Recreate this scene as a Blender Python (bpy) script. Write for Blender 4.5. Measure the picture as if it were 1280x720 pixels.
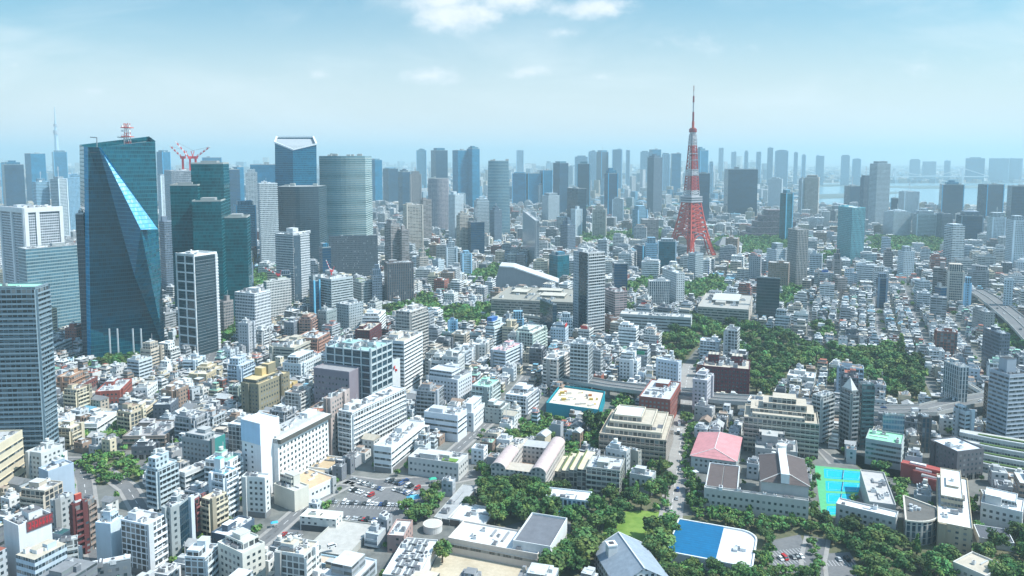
import bpy, math, random
import numpy as np
from mathutils import Vector, noise as mnoise
C = bpy.context.scene
for o in list(bpy.data.objects): bpy.data.objects.remove(o)
R = math.radians
rng = random.Random(7)
# ------------------------------------------------------------------ camera
CAM_H = 205.0; PITCH = R(5.5); FPX = 955.0          # eye height (m), downward pitch, focal length in 1280-px units
cp, sp = math.cos(PITCH), math.sin(PITCH)
PY = 197.0 + FPX * math.tan(PITCH)                   # row of the optical axis (the lens is shifted down a little)
cam = bpy.data.cameras.new('camera'); camo = bpy.data.objects.new('camera', cam); C.collection.objects.link(camo)
camo.location = (0, 0, CAM_H); camo.rotation_euler = (R(90) - PITCH, 0, 0)
cam.sensor_width = 36; cam.lens = 36 * FPX / 1280; cam.shift_y = -(360 - PY) / 1280; cam.clip_start = 1; cam.clip_end = 200000
C.camera = camo
# ------------------------------------------------------------------ light
SUN_EL, SUN_AZ = R(52), R(97)                         # azimuth measured from +Y (view axis) towards +X
W = bpy.data.worlds.new('World'); C.world = W; W.use_nodes = True
sun = bpy.data.lights.new('sun', 'SUN'); suno = bpy.data.objects.new('sun', sun); C.collection.objects.link(suno)
sun.energy = 4.7; sun.angle = R(0.5); sun.color = (1.0, 0.97, 0.93)
sdir = Vector((math.cos(SUN_EL) * math.sin(SUN_AZ), math.cos(SUN_EL) * math.cos(SUN_AZ), math.sin(SUN_EL)))
suno.rotation_euler = sdir.to_track_quat('Z', 'Y').to_euler(); suno.location = (0, 0, 900)
SKY_STRENGTH = 0.098
HAZE_DENSITY = 0.00012
C.view_settings.view_transform = 'Standard'; C.view_settings.look = 'None'
C.view_settings.exposure = 0.43; C.view_settings.gamma = 1
C.render.engine = 'CYCLES'
C.cycles.use_denoising = True
C.cycles.max_bounces = 5; C.cycles.diffuse_bounces = 2; C.cycles.glossy_bounces = 2; C.cycles.transmission_bounces = 2
C.cycles.volume_bounces = 2; C.cycles.transparent_max_bounces = 4
C.cycles.caustics_reflective = False; C.cycles.caustics_refractive = False

def nn(nt, typ, ins=None, **props):
    n = nt.nodes.new(typ)
    for k, v in props.items(): setattr(n, k, v)
    if ins:
        for k, v in ins.items():
            s = n.inputs[k]
            if hasattr(v, 'is_output') or isinstance(v, bpy.types.NodeSocket): nt.links.new(v, s)
            else: s.default_value = v
    return n
def M_(nt, op, a, b=None, c=None, clamp=False):
    n = nt.nodes.new('ShaderNodeMath'); n.operation = op; n.use_clamp = clamp
    for i, v in enumerate((a, b, c)):
        if v is None: continue
        if isinstance(v, bpy.types.NodeSocket): nt.links.new(v, n.inputs[i])
        else: n.inputs[i].default_value = v
    return n.outputs[0]
def MIX(nt, f, a, b, blend='MIX'):
    n = nt.nodes.new('ShaderNodeMix'); n.data_type = 'RGBA'; n.blend_type = blend
    for s, v in ((n.inputs[0], f), (n.inputs[6], a), (n.inputs[7], b)):
        if isinstance(v, bpy.types.NodeSocket): nt.links.new(v, s)
        else: s.default_value = v if not isinstance(v, tuple) or len(v) == 4 else (*v, 1)
    return n.outputs[2]

def px_dir(px, py):                                    # tan(azimuth), tan(elevation) of a sight line
    u, v = (px - 640) / FPX, (PY - py) / FPX
    y = cp + v * sp; z = v * cp - sp
    return u / y, z / y
def build_world():
    nt = W.node_tree; nt.nodes.clear()
    out = nt.nodes.new('ShaderNodeOutputWorld'); bg = nt.nodes.new('ShaderNodeBackground')
    sky = nn(nt, 'ShaderNodeTexSky', sky_type='NISHITA', sun_disc=False, sun_elevation=SUN_EL, sun_rotation=SUN_AZ,
             altitude=50, air_density=1.0, dust_density=1.6, ozone_density=2.0)
    tc = nn(nt, 'ShaderNodeTexCoord'); sx = nn(nt, 'ShaderNodeSeparateXYZ', {0: tc.outputs['Generated']})
    yy = M_(nt, 'MAXIMUM', sx.outputs[1], 0.05)
    a = M_(nt, 'DIVIDE', sx.outputs[0], yy); e = M_(nt, 'DIVIDE', sx.outputs[2], yy)
    ae = nn(nt, 'ShaderNodeCombineXYZ', {0: a, 1: e})
    blobs = [(572, 16, 80, 38, 1.2), (555, 2, 70, 28, 1.1), (640, -6, 95, 32, 1.15), (735, 10, 85, 22, 1.05), (706, 40, 40, 12, 0.75), (535, 95, 62, 20, 0.85), (660, 90, 46, 15, 0.85),
             (752, 96, 34, 13, 0.75), (400, 93, 26, 12, 0.7), (122, 114, 28, 10, 0.65), (330, 100, 20, 8, 0.35), (20, 82, 30, 9, 0.42), (215, 118, 18, 8, .35),
             (900, 55, 260, 40, 0.3), (1150, 85, 240, 50, 0.3)]
    tot = None
    for (px, py, wx, wy, s) in blobs:
        a0, e0 = px_dir(px, py)
        d = nn(nt, 'ShaderNodeVectorMath', {0: ae.outputs[0], 1: (a0, e0, 0)}, operation='SUBTRACT')
        q = nn(nt, 'ShaderNodeVectorMath', {0: d.outputs[0], 1: (FPX / wx, FPX / wy, 0)}, operation='MULTIPLY')
        l = nn(nt, 'ShaderNodeVectorMath', {0: q.outputs[0]}, operation='LENGTH')
        g = M_(nt, 'MULTIPLY', M_(nt, 'SUBTRACT', 1.0, l.outputs['Value'], clamp=True), s)
        tot = g if tot is None else M_(nt, 'MAXIMUM', tot, g)
    n1 = nn(nt, 'ShaderNodeTexNoise', {'Vector': nn(nt, 'ShaderNodeVectorMath', {0: ae.outputs[0], 1: (1, 1.7, 1)}, operation='MULTIPLY').outputs[0],
            'Scale': 22.0, 'Detail': 7.0, 'Roughness': 0.62})
    m = M_(nt, 'ADD', tot, M_(nt, 'MULTIPLY', M_(nt, 'SUBTRACT', n1.outputs[0], 0.5), 1.6))
    mr = nn(nt, 'ShaderNodeMapRange', {0: m, 1: 0.15, 2: 1.05, 3: 0.0, 4: 1.0}, interpolation_type='SMOOTHSTEP')
    mk = M_(nt, 'MULTIPLY', mr.outputs[0], M_(nt, 'MINIMUM', M_(nt, 'MULTIPLY', tot, 2.6), 1.0))
    n2 = nn(nt, 'ShaderNodeTexNoise', {'Vector': ae.outputs[0], 'Scale': 30.0, 'Detail': 4.0})
    ccol = MIX(nt, n2.outputs[0], (6.6, 7.3, 7.9, 1), (9.0, 9.2, 9.3, 1))
    up = nn(nt, 'ShaderNodeMapRange', {0: e, 1: 0.22, 2: 0.9, 3: 0.0, 4: 1.0})  # sky above the frame made brighter and bluer, added as ambient fill
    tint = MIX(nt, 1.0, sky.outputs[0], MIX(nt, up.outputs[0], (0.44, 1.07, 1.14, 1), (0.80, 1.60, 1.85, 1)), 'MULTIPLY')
    vf = nn(nt, 'ShaderNodeMapRange', {0: e, 1: 0.0, 2: 0.24, 3: 0.9, 4: 0.13}, interpolation_type='SMOOTHSTEP')
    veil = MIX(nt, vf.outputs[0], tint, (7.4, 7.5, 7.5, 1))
    wv = nn(nt, 'ShaderNodeVectorMath', {0: ae.outputs[0], 1: (1.0, 3.2, 1)}, operation='MULTIPLY')
    n3 = nn(nt, 'ShaderNodeTexNoise', {'Vector': wv.outputs[0], 'Scale': 3.1, 'Detail': 6.0, 'Roughness': .55, 'Distortion': .4})
    wisp = nn(nt, 'ShaderNodeMapRange', {0: n3.outputs[0], 1: .42, 2: .72, 3: 0.0, 4: .45}, interpolation_type='SMOOTHSTEP')
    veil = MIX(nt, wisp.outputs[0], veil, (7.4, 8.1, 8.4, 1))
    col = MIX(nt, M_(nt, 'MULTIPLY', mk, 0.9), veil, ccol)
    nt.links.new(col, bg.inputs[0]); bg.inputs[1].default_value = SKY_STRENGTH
    nt.links.new(bg.outputs[0], out.inputs[0])
build_world()

# ------------------------------------------------------------------ photograph geometry -> ground
def ground(px, py, z=0.0):
    k = (py - PY) / FPX; d = CAM_H - z
    Y = d * (cp - k * sp) / (sp + k * cp)
    return (px - 640) / FPX * (Y * cp + d * sp), Y
def zat(py, Y):
    k = (py - PY) / FPX
    return CAM_H - Y * (sp + k * cp) / (cp - k * sp)
def xat(px, Y, z): return (px - 640) / FPX * (Y * cp + (CAM_H - z) * sp)
def project(x, y, z):
    d = CAM_H - z; w = y * cp + d * sp
    return 640 + FPX * x / w, PY + FPX * (d * cp - y * sp) / w

# ------------------------------------------------------------------ object helpers
COL = C.collection
REG = []                                               # things that take part in automatic labelling
def link(o, parent=None):
    COL.objects.link(o)
    if parent is not None: o.parent = parent
    return o
def thing(name, loc=(0, 0, 0), rz=0.0, label=None, cat=None, group=None):
    o = bpy.data.objects.new(name, None); o.location = loc; o.rotation_euler = (0, 0, rz); o.empty_display_size = 1
    link(o); tag(o, label, cat, group); return o
def tag(o, label=None, cat=None, group=None, kind=None):
    if label: o['label'] = label
    if cat: o['category'] = cat
    if group: o['group'] = group
    if kind: o['kind'] = kind
    return o
def part(name, me, parent=None, loc=(0, 0, 0), rz=0.0, sc=None):
    o = bpy.data.objects.new(name, me); o.location = loc
    if rz: o.rotation_euler = (0, 0, rz)
    if sc: o.scale = sc
    return link(o, parent)
def set_mesh(name, co, loops, starts, midx, uv, fcol, mats):
    me = bpy.data.meshes.new(name)
    me.vertices.add(len(co)); me.vertices.foreach_set('co', np.asarray(co, np.float32).ravel())
    me.loops.add(len(loops)); me.loops.foreach_set('vertex_index', np.asarray(loops, np.int32))
    me.polygons.add(len(starts)); me.polygons.foreach_set('loop_start', np.asarray(starts, np.int32))
    me.polygons.foreach_set('material_index', np.asarray(midx, np.int32))
    me.uv_layers.new(name='UV').data.foreach_set('uv', np.asarray(uv, np.float32).ravel())
    a = me.attributes.new('Col', 'FLOAT_COLOR', 'FACE')
    c4 = np.ones((len(starts), 4), np.float32); c4[:, :3] = fcol; a.data.foreach_set('color', c4.ravel())
    me.polygons.foreach_set('use_smooth', np.zeros(len(starts), bool))
    for m in mats: me.materials.append(m)
    me.update(calc_edges=True)
    return me
def boxes(name, B, mats, bot=False):
    """B rows: cx,cy,sx,sy,rot,z0,z1,(wall rgb),(top rgb),wall mat,top mat -> one mesh"""
    A = np.array([[*b[:7], *b[7], *b[8], b[9], b[10]] for b in B], float)
    return np_boxes(name, A, mats, bot)
def np_boxes(name, A, mats, bot=False):
    n = len(A); c, s = np.cos(A[:, 4]), np.sin(A[:, 4])
    lx = np.array([-.5, .5, .5, -.5]); ly = np.array([-.5, -.5, .5, .5])
    X = A[:, 2:3] * lx; Y = A[:, 3:4] * ly
    gx = A[:, 0:1] + X * c[:, None] - Y * s[:, None]; gy = A[:, 1:2] + X * s[:, None] + Y * c[:, None]
    co = np.zeros((n, 8, 3)); co[:, :4, 0] = gx; co[:, 4:, 0] = gx; co[:, :4, 1] = gy; co[:, 4:, 1] = gy
    co[:, :4, 2] = A[:, 5:6]; co[:, 4:, 2] = A[:, 6:7]
    fa = [(0, 1, 5, 4), (1, 2, 6, 5), (2, 3, 7, 6), (3, 0, 4, 7), (4, 5, 6, 7)] + ([(3, 2, 1, 0)] if bot else [])
    fa = np.array(fa); nf = len(fa)
    loops = (np.arange(n)[:, None, None] * 8 + fa[None]).ravel(); starts = np.arange(n * nf) * 4
    uv = np.zeros((n, nf, 4, 2)); h = A[:, 6] - A[:, 5]
    for i in range(4):
        L = A[:, 2] if i % 2 == 0 else A[:, 3]
        uv[:, i, 1, 0] = L; uv[:, i, 2, 0] = L; uv[:, i, 2, 1] = h; uv[:, i, 3, 1] = h
    for i in range(4, nf):
        uv[:, i, :, 0] = X; uv[:, i, :, 1] = Y
    mi = np.zeros((n, nf)); mi[:, :4] = A[:, 13:14]; mi[:, 4:] = A[:, 14:15]
    fc = np.zeros((n, nf, 3)); fc[:, :4] = A[:, None, 7:10]; fc[:, 4:] = A[:, None, 10:13]
    return set_mesh(name, co.reshape(-1, 3), loops, starts, mi.ravel(), uv.reshape(-1, 2), fc.reshape(-1, 3), mats)
def poly(name, verts, faces, mats, cols, midx=None):
    """free mesh; cols: one rgb or one per face; metric UVs (x along the wall, y up)"""
    loops, starts, uv, fc, k = [], [], [], [], 0
    V = [Vector(v) for v in verts]
    for i, f in enumerate(faces):
        starts.append(k); k += len(f); loops += f
        nrm = Vector((0, 0, 0))
        for j in range(len(f)):
            a, b = V[f[j]], V[f[(j + 1) % len(f)]]; nrm += a.cross(b)
        nrm = nrm.normalized() if nrm.length > 1e-9 else Vector((0, 0, 1))
        if abs(nrm.z) > 0.75: uv += [(V[v].x, V[v].y) for v in f]
        else:
            t = Vector((-nrm.y, nrm.x, 0)).normalized(); uv += [(V[v].dot(t), V[v].z) for v in f]
        fc.append(cols[i] if isinstance(cols, list) else cols)
    return set_mesh(name, [tuple(v) for v in V], loops, starts, midx or [0] * len(faces), uv, fc, mats)
def prism(pts, z0, z1):
    n = len(pts); v = [(x, y, z0) for x, y in pts] + [(x, y, z1) for x, y in pts]
    f = [[i, (i + 1) % n, n + (i + 1) % n, n + i] for i in range(n)] + [list(range(n, 2 * n)), list(range(n))[::-1]]
    return v, f
class MB:                                              # mesh accumulator
    def __init__(s): s.v, s.f, s.c, s.m = [], [], [], []
    def add(s, v, f, col, m=0):
        k = len(s.v); s.v += [tuple(p) for p in v]; s.f += [[i + k for i in q] for q in f]
        s.c += [col] * len(f); s.m += [m] * len(f)
    def prism(s, pts, z0, z1, col, m=0, mtop=None, ctop=None):
        v, f = prism(pts, z0, z1); s.add(v, f[:-2], col, m); s.add(v, f[-2:], ctop or col, m if mtop is None else mtop)
    def box(s, x0, x1, y0, y1, z0, z1, col, m=0): s.prism([(x0, y0), (x1, y0), (x1, y1), (x0, y1)], z0, z1, col, m)
    def bar(s, a, b, r, col, m=0, n=4, r2=None):
        a, b = Vector(a), Vector(b); d = (b - a)
        if d.length < 1e-6: return
        z = d.normalized(); x = z.cross(Vector((0, 0, 1)) if abs(z.z) < .95 else Vector((1, 0, 0))).normalized(); y = z.cross(x)
        r2 = r if r2 is None else r2; v = []
        for (p, q) in ((a, r), (b, r2)):
            for i in range(n):
                t = 2 * math.pi * (i + .5) / n; v.append(p + x * (q * math.cos(t)) + y * (q * math.sin(t)))
        f = [[i, (i + 1) % n, n + (i + 1) % n, n + i] for i in range(n)] + [list(range(n))[::-1], list(range(n, 2 * n))]
        s.add(v, f, col, m)
    def cyl(s, x, y, r, z0, z1, col, m=0, n=14, r2=None):
        s.bar((x, y, z0), (x, y, z1), r, col, m, n, r2)
    def mesh(s, name, mats): return poly(name, s.v, s.f, mats, s.c, s.m)

# ------------------------------------------------------------------ materials
MAT = {}
def base_mat(name):
    m = bpy.data.materials.new(name); m.use_nodes = True; nt = m.node_tree
    MAT[name] = m
    return m, nt, nt.nodes['Principled BSDF']
def col_node(nt):
    return nn(nt, 'ShaderNodeAttribute', attribute_name='Col').outputs['Color']
def weather(nt, col, amp=0.26, sc=0.12, streak=0.24):
    g = nn(nt, 'ShaderNodeNewGeometry')
    n1 = nn(nt, 'ShaderNodeTexNoise', {'Vector': g.outputs['Position'], 'Scale': sc, 'Detail': 6.0, 'Roughness': .65})
    st = nn(nt, 'ShaderNodeMapping', {'Vector': g.outputs['Position'], 'Scale': (0.9, 0.9, 0.05)})
    n2 = nn(nt, 'ShaderNodeTexNoise', {'Vector': st.outputs[0], 'Scale': 0.6, 'Detail': 4.0})
    f = M_(nt, 'ADD', M_(nt, 'MULTIPLY', n1.outputs[0], amp * 2), M_(nt, 'MULTIPLY', n2.outputs[0], streak * 2))
    f = M_(nt, 'ADD', M_(nt, 'MULTIPLY', f, -1.0), 1.0 + amp + streak)
    n = nn(nt, 'ShaderNodeVectorMath', {0: col, 3: f}, operation='SCALE')
    return n.outputs[0]
def plain_mat(name, col=None, rough=.8, amp=.15, sc=.15, streak=.1, spec=.3, metal=0):
    m, nt, b = base_mat(name)
    c = col_node(nt) if col is None else nn(nt, 'ShaderNodeRGB').outputs[0]
    if col is not None: c.default_value = (*col, 1)
    nt.links.new(weather(nt, c, amp, sc, streak), b.inputs['Base Color'])
    b.inputs['Roughness'].default_value = rough; b.inputs['Specular IOR Level'].default_value = spec; b.inputs['Metallic'].default_value = metal
    return m
def facade(name, bay, w, fl, s0, s1, glass=(.035, .06, .075), var=.5, grough=.12, mull=0.0, skip=0.0, spandrel=None, gspec=.6, curtain=.25):
    """wall of colour 'Col' with a grid of window openings laid out in metres along the wall"""
    m, nt, b = base_mat(name)
    uv = nn(nt, 'ShaderNodeUVMap', uv_map='UV'); s = nn(nt, 'ShaderNodeSeparateXYZ', {0: uv.outputs[0]})
    ub = M_(nt, 'DIVIDE', s.outputs[0], bay); vb = M_(nt, 'DIVIDE', s.outputs[1], fl)
    fu = M_(nt, 'FRACT', ub); fv = M_(nt, 'FRACT', vb)
    iu = M_(nt, 'FLOOR', ub); iv = M_(nt, 'FLOOR', vb)
    mu = M_(nt, 'LESS_THAN', M_(nt, 'ABSOLUTE', M_(nt, 'SUBTRACT', fu, .5)), w / 2)
    mv = M_(nt, 'MULTIPLY', M_(nt, 'GREATER_THAN', fv, s0), M_(nt, 'LESS_THAN', fv, s1))
    mk = M_(nt, 'MULTIPLY', mu, mv)
    wn = nn(nt, 'ShaderNodeTexWhiteNoise', {'Vector': nn(nt, 'ShaderNodeCombineXYZ', {0: iu, 1: iv, 2: nn(nt, 'ShaderNodeObjectInfo').outputs['Random']}).outputs[0]}, noise_dimensions='3D')
    if skip: mk = M_(nt, 'MULTIPLY', mk, M_(nt, 'GREATER_THAN', wn.outputs[0], skip))
    wsep = nn(nt, 'ShaderNodeSeparateColor', {0: wn.outputs[1]})
    gl = nn(nt, 'ShaderNodeVectorMath', {0: (*glass,), 3: M_(nt, 'ADD', M_(nt, 'MULTIPLY', wsep.outputs[1], 2 * var), 1 - var)}, operation='SCALE').outputs[0]
    # a curtain or blind behind some panes
    gl = MIX(nt, M_(nt, 'MULTIPLY', M_(nt, 'GREATER_THAN', wsep.outputs[2], 1 - curtain), .55), gl, (.30, .32, .32, 1))
    if mull:
        mm = M_(nt, 'GREATER_THAN', M_(nt, 'ABSOLUTE', M_(nt, 'SUBTRACT', fu, .5)), .5 - mull / 2)
        mk = M_(nt, 'MULTIPLY', mk, M_(nt, 'SUBTRACT', 1.0, mm))
    wall = weather(nt, col_node(nt))
    if spandrel: wall = MIX(nt, 1.0, wall, (*spandrel, 1), 'MULTIPLY')
    nt.links.new(MIX(nt, mk, wall, gl), b.inputs['Base Color'])
    nt.links.new(M_(nt, 'ADD', M_(nt, 'MULTIPLY', mk, grough - .8), .8), b.inputs['Roughness'])
    nt.links.new(M_(nt, 'ADD', M_(nt, 'MULTIPLY', mk, gspec - .3), .3), b.inputs['Specular IOR Level'])
    bp = nn(nt, 'ShaderNodeBump', {'Strength': .6, 'Distance': .25, 'Height': M_(nt, 'SUBTRACT', 1.0, mk)})
    nt.links.new(bp.outputs[0], b.inputs['Normal'])
    return m
def curtain(name, bay, fl, glass, line, var=.35, rough=.08, lw=.10, lh=.22, spec=.8, ripple=.035, blinds=0.0):
    """glass curtain wall: tinted panes, mullions and slab lines; Col multiplies the glass tint"""
    m, nt, b = base_mat(name)
    uv = nn(nt, 'ShaderNodeUVMap', uv_map='UV'); s = nn(nt, 'ShaderNodeSeparateXYZ', {0: uv.outputs[0]})
    ub = M_(nt, 'DIVIDE', s.outputs[0], bay); vb = M_(nt, 'DIVIDE', s.outputs[1], fl)
    fu = M_(nt, 'FRACT', ub); fv = M_(nt, 'FRACT', vb)
    wn = nn(nt, 'ShaderNodeTexWhiteNoise', {'Vector': nn(nt, 'ShaderNodeCombineXYZ', {0: M_(nt, 'FLOOR', ub), 1: M_(nt, 'FLOOR', vb)}).outputs[0]}, noise_dimensions='3D')
    wl = nn(nt, 'ShaderNodeTexWhiteNoise', {'Vector': nn(nt, 'ShaderNodeCombineXYZ', {1: M_(nt, 'FLOOR', vb), 0: M_(nt, 'FLOOR', M_(nt, 'DIVIDE', s.outputs[0], bay * 7))}).outputs[0]}, noise_dimensions='3D')
    f = M_(nt, 'ADD', M_(nt, 'ADD', M_(nt, 'MULTIPLY', wn.outputs[0], var), M_(nt, 'MULTIPLY', wl.outputs[0], var)), 1 - var)
    g = nn(nt, 'ShaderNodeVectorMath', {0: (*glass,), 1: col_node(nt)}, operation='MULTIPLY')
    gl = nn(nt, 'ShaderNodeVectorMath', {0: g.outputs[0], 3: f}, operation='SCALE').outputs[0]
    if blinds:                                          # lighter panes: blinds down, curtains drawn
        ob = nn(nt, 'ShaderNodeObjectInfo').outputs['Random']
        lit = M_(nt, 'GREATER_THAN', M_(nt, 'FRACT', M_(nt, 'ADD', M_(nt, 'MULTIPLY', wn.outputs[0], 3.1), M_(nt, 'MULTIPLY', ob, 5.7))), 1 - blinds)
        gl = MIX(nt, M_(nt, 'MULTIPLY', lit, .6), gl, (.34, .36, .35, 1))
    pn = nn(nt, 'ShaderNodeTexNoise', {'Vector': nn(nt, 'ShaderNodeMapping', {'Vector': nn(nt, 'ShaderNodeNewGeometry').outputs['Position'], 'Scale': (.6, .6, 1.6)}).outputs[0], 'Scale': .035, 'Detail': 5.0})
    gl = nn(nt, 'ShaderNodeVectorMath', {0: gl, 3: M_(nt, 'ADD', .45, M_(nt, 'MULTIPLY', pn.outputs[0], 1.1))}, operation='SCALE').outputs[0]  # broad light and dark patches in the glass colour stand in for reflections
    ln = M_(nt, 'MAXIMUM', M_(nt, 'LESS_THAN', fu, lw), M_(nt, 'LESS_THAN', fv, lh))
    nt.links.new(MIX(nt, ln, gl, (*line, 1)), b.inputs['Base Color'])
    nt.links.new(M_(nt, 'ADD', M_(nt, 'MULTIPLY', ln, .35), rough), b.inputs['Roughness'])
    b.inputs['Specular IOR Level'].default_value = spec
    tilt = nn(nt, 'ShaderNodeVectorMath', {0: nn(nt, 'ShaderNodeVectorMath', {0: wn.outputs[1], 1: (.5, .5, .5)}, operation='SUBTRACT').outputs[0], 3: ripple}, operation='SCALE')
    gn = nn(nt, 'ShaderNodeNewGeometry')
    nv = nn(nt, 'ShaderNodeVectorMath', {0: nn(nt, 'ShaderNodeVectorMath', {0: gn.outputs['Normal'], 1: tilt.outputs[0]}).outputs[0]}, operation='NORMALIZE')
    nt.links.new(nv.outputs[0], b.inputs['Normal'])
    return m
plain_mat('wall'); plain_mat('paint', rough=.5, amp=.06, streak=.05); plain_mat('metal', rough=.45, amp=.08, streak=.05, spec=.5)
plain_mat('rooftop', rough=.9, amp=.3, sc=.25, streak=.12)
plain_mat('concrete', (.42, .42, .40), amp=.2)
def seam_mat(name, pitch, col=None):                    # standing seams / sheet joints across a roof
    m = plain_mat(name, rough=.65, amp=.28, sc=.22, streak=.2); nt = m.node_tree; b = nt.nodes['Principled BSDF']
    src = b.inputs['Base Color'].links[0].from_socket; s_ = nn(nt, 'ShaderNodeSeparateXYZ', {0: nn(nt, 'ShaderNodeUVMap', uv_map='UV').outputs[0]})
    f = M_(nt, 'LESS_THAN', M_(nt, 'FRACT', M_(nt, 'DIVIDE', s_.outputs[0], pitch)), .16)
    nt.links.new(nn(nt, 'ShaderNodeVectorMath', {0: src, 3: M_(nt, 'SUBTRACT', 1.0, M_(nt, 'MULTIPLY', f, .22))}, operation='SCALE').outputs[0], b.inputs['Base Color'])
seam_mat('sheet_roof', 2.4)
plain_mat('coating', rough=.7, amp=.22, sc=.35, streak=.12)
plain_mat('lawn_grass', None, rough=.95, amp=.45, sc=.12, streak=.3)
facade('punched', 2.9, .52, 3.15, .30, .76)
facade('small_windows', 3.6, .40, 3.0, .32, .72, skip=.25)
facade('ribbon', 1.6, 1.1, 3.4, .34, .80, mull=.10)
facade('balconied', 6.2, .93, 3.05, .40, .93, glass=(.06, .075, .08), curtain=.3)
facade('doors', 3.1, .80, 3.05, .02, .80, glass=(.05, .06, .065), curtain=.3)
facade('gridded', 2.2, .70, 3.4, .22, .82, glass=(.04, .065, .08), curtain=.07, var=.35)
facade('vertical_fins', 2.6, .62, 3.6, .08, .97, glass=(.03, .065, .09), curtain=.04, var=.3)
curtain('teal_glass', 1.6, 4.0, (.002, .075, .105), (.004, .10, .125), var=.55, spec=.45)
curtain('blue_glass', 1.6, 4.0, (.004, .105, .190), (.012, .17, .25), spec=.5)
curtain('dark_glass', 1.6, 3.8, (.012, .034, .050), (.035, .060, .075))
curtain('pale_glass', 1.8, 3.8, (.09, .20, .25), (.30, .41, .43), lh=.34)
curtain('window_glass', 1.5, 50., (.03, .05, .06), (.22, .23, .23), var=.5, rough=.1, lw=.07, lh=0, blinds=.24)
# ------------------------------------------------------------------ setting: haze, ground, water, roads
def structure(name, me, loc=(0, 0, 0)):
    o = part(name, me, None, loc); o['kind'] = 'structure'; return o
hz = MB(); hz.box(-42000, 42000, -42000, 42000, -2.0, 530.0, (1, 1, 1))
hm = bpy.data.materials.new('haze'); hm.use_nodes = True; nt = hm.node_tree; nt.nodes.clear()
ho = nt.nodes.new('ShaderNodeOutputMaterial')
hv = nn(nt, 'ShaderNodeVolumePrincipled', {'Color': (.56, .745, .80, 1), 'Density': HAZE_DENSITY, 'Anisotropy': 0.1})
nt.links.new(hv.outputs[0], ho.inputs['Volume'])
tag(part('haze', hz.mesh('haze', [hm])), 'pale blue summer haze hanging over the whole city', 'haze', kind='stuff')

def ground_mat(name, c1, c2, sc1=.03, sc2=.4, rough=.9):
    m, nt, b = base_mat(name)
    g = nn(nt, 'ShaderNodeNewGeometry')
    n1 = nn(nt, 'ShaderNodeTexNoise', {'Vector': g.outputs['Position'], 'Scale': sc1, 'Detail': 8.0, 'Roughness': .7})
    n2 = nn(nt, 'ShaderNodeTexNoise', {'Vector': g.outputs['Position'], 'Scale': sc2, 'Detail': 3.0})
    f = M_(nt, 'ADD', M_(nt, 'MULTIPLY', n1.outputs[0], .65), M_(nt, 'MULTIPLY', n2.outputs[0], .35))
    r = nn(nt, 'ShaderNodeMapRange', {0: f, 1: .35, 2: .65})
    nt.links.new(MIX(nt, r.outputs[0], (*c1, 1), (*c2, 1)), b.inputs['Base Color']); b.inputs['Roughness'].default_value = rough
    b.inputs['Specular IOR Level'].default_value = .2
    return m
G_CITY = ground_mat('city_ground', (.09, .10, .10), (.24, .24, .22), .02, .15)
G_ROAD = ground_mat('asphalt', (.13, .135, .14), (.20, .20, .20), .05, .6)
G_SAND = ground_mat('sand', (.42, .36, .26), (.58, .51, .39), .08, .5)
G_LAWN = ground_mat('lawn', (.10, .20, .03), (.22, .32, .07), .07, .3)
G_SOIL = ground_mat('soil', (.07, .09, .045), (.17, .16, .10), .06, .3)
G_PAVE = ground_mat('pavement', (.26, .25, .24), (.36, .35, .33), .1, .8)
WATER = base_mat('water')[0]; wb = WATER.node_tree.nodes['Principled BSDF']
wb.inputs['Base Color'].default_value = (.16, .30, .36, 1); wb.inputs['Roughness'].default_value = .22
structure('ground', poly('ground', [(-41000, -41000, 0), (41000, -41000, 0), (41000, 41000, 0), (-41000, 41000, 0)], [[0, 1, 2, 3]], [G_CITY], (.3, .3, .3)))

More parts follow.
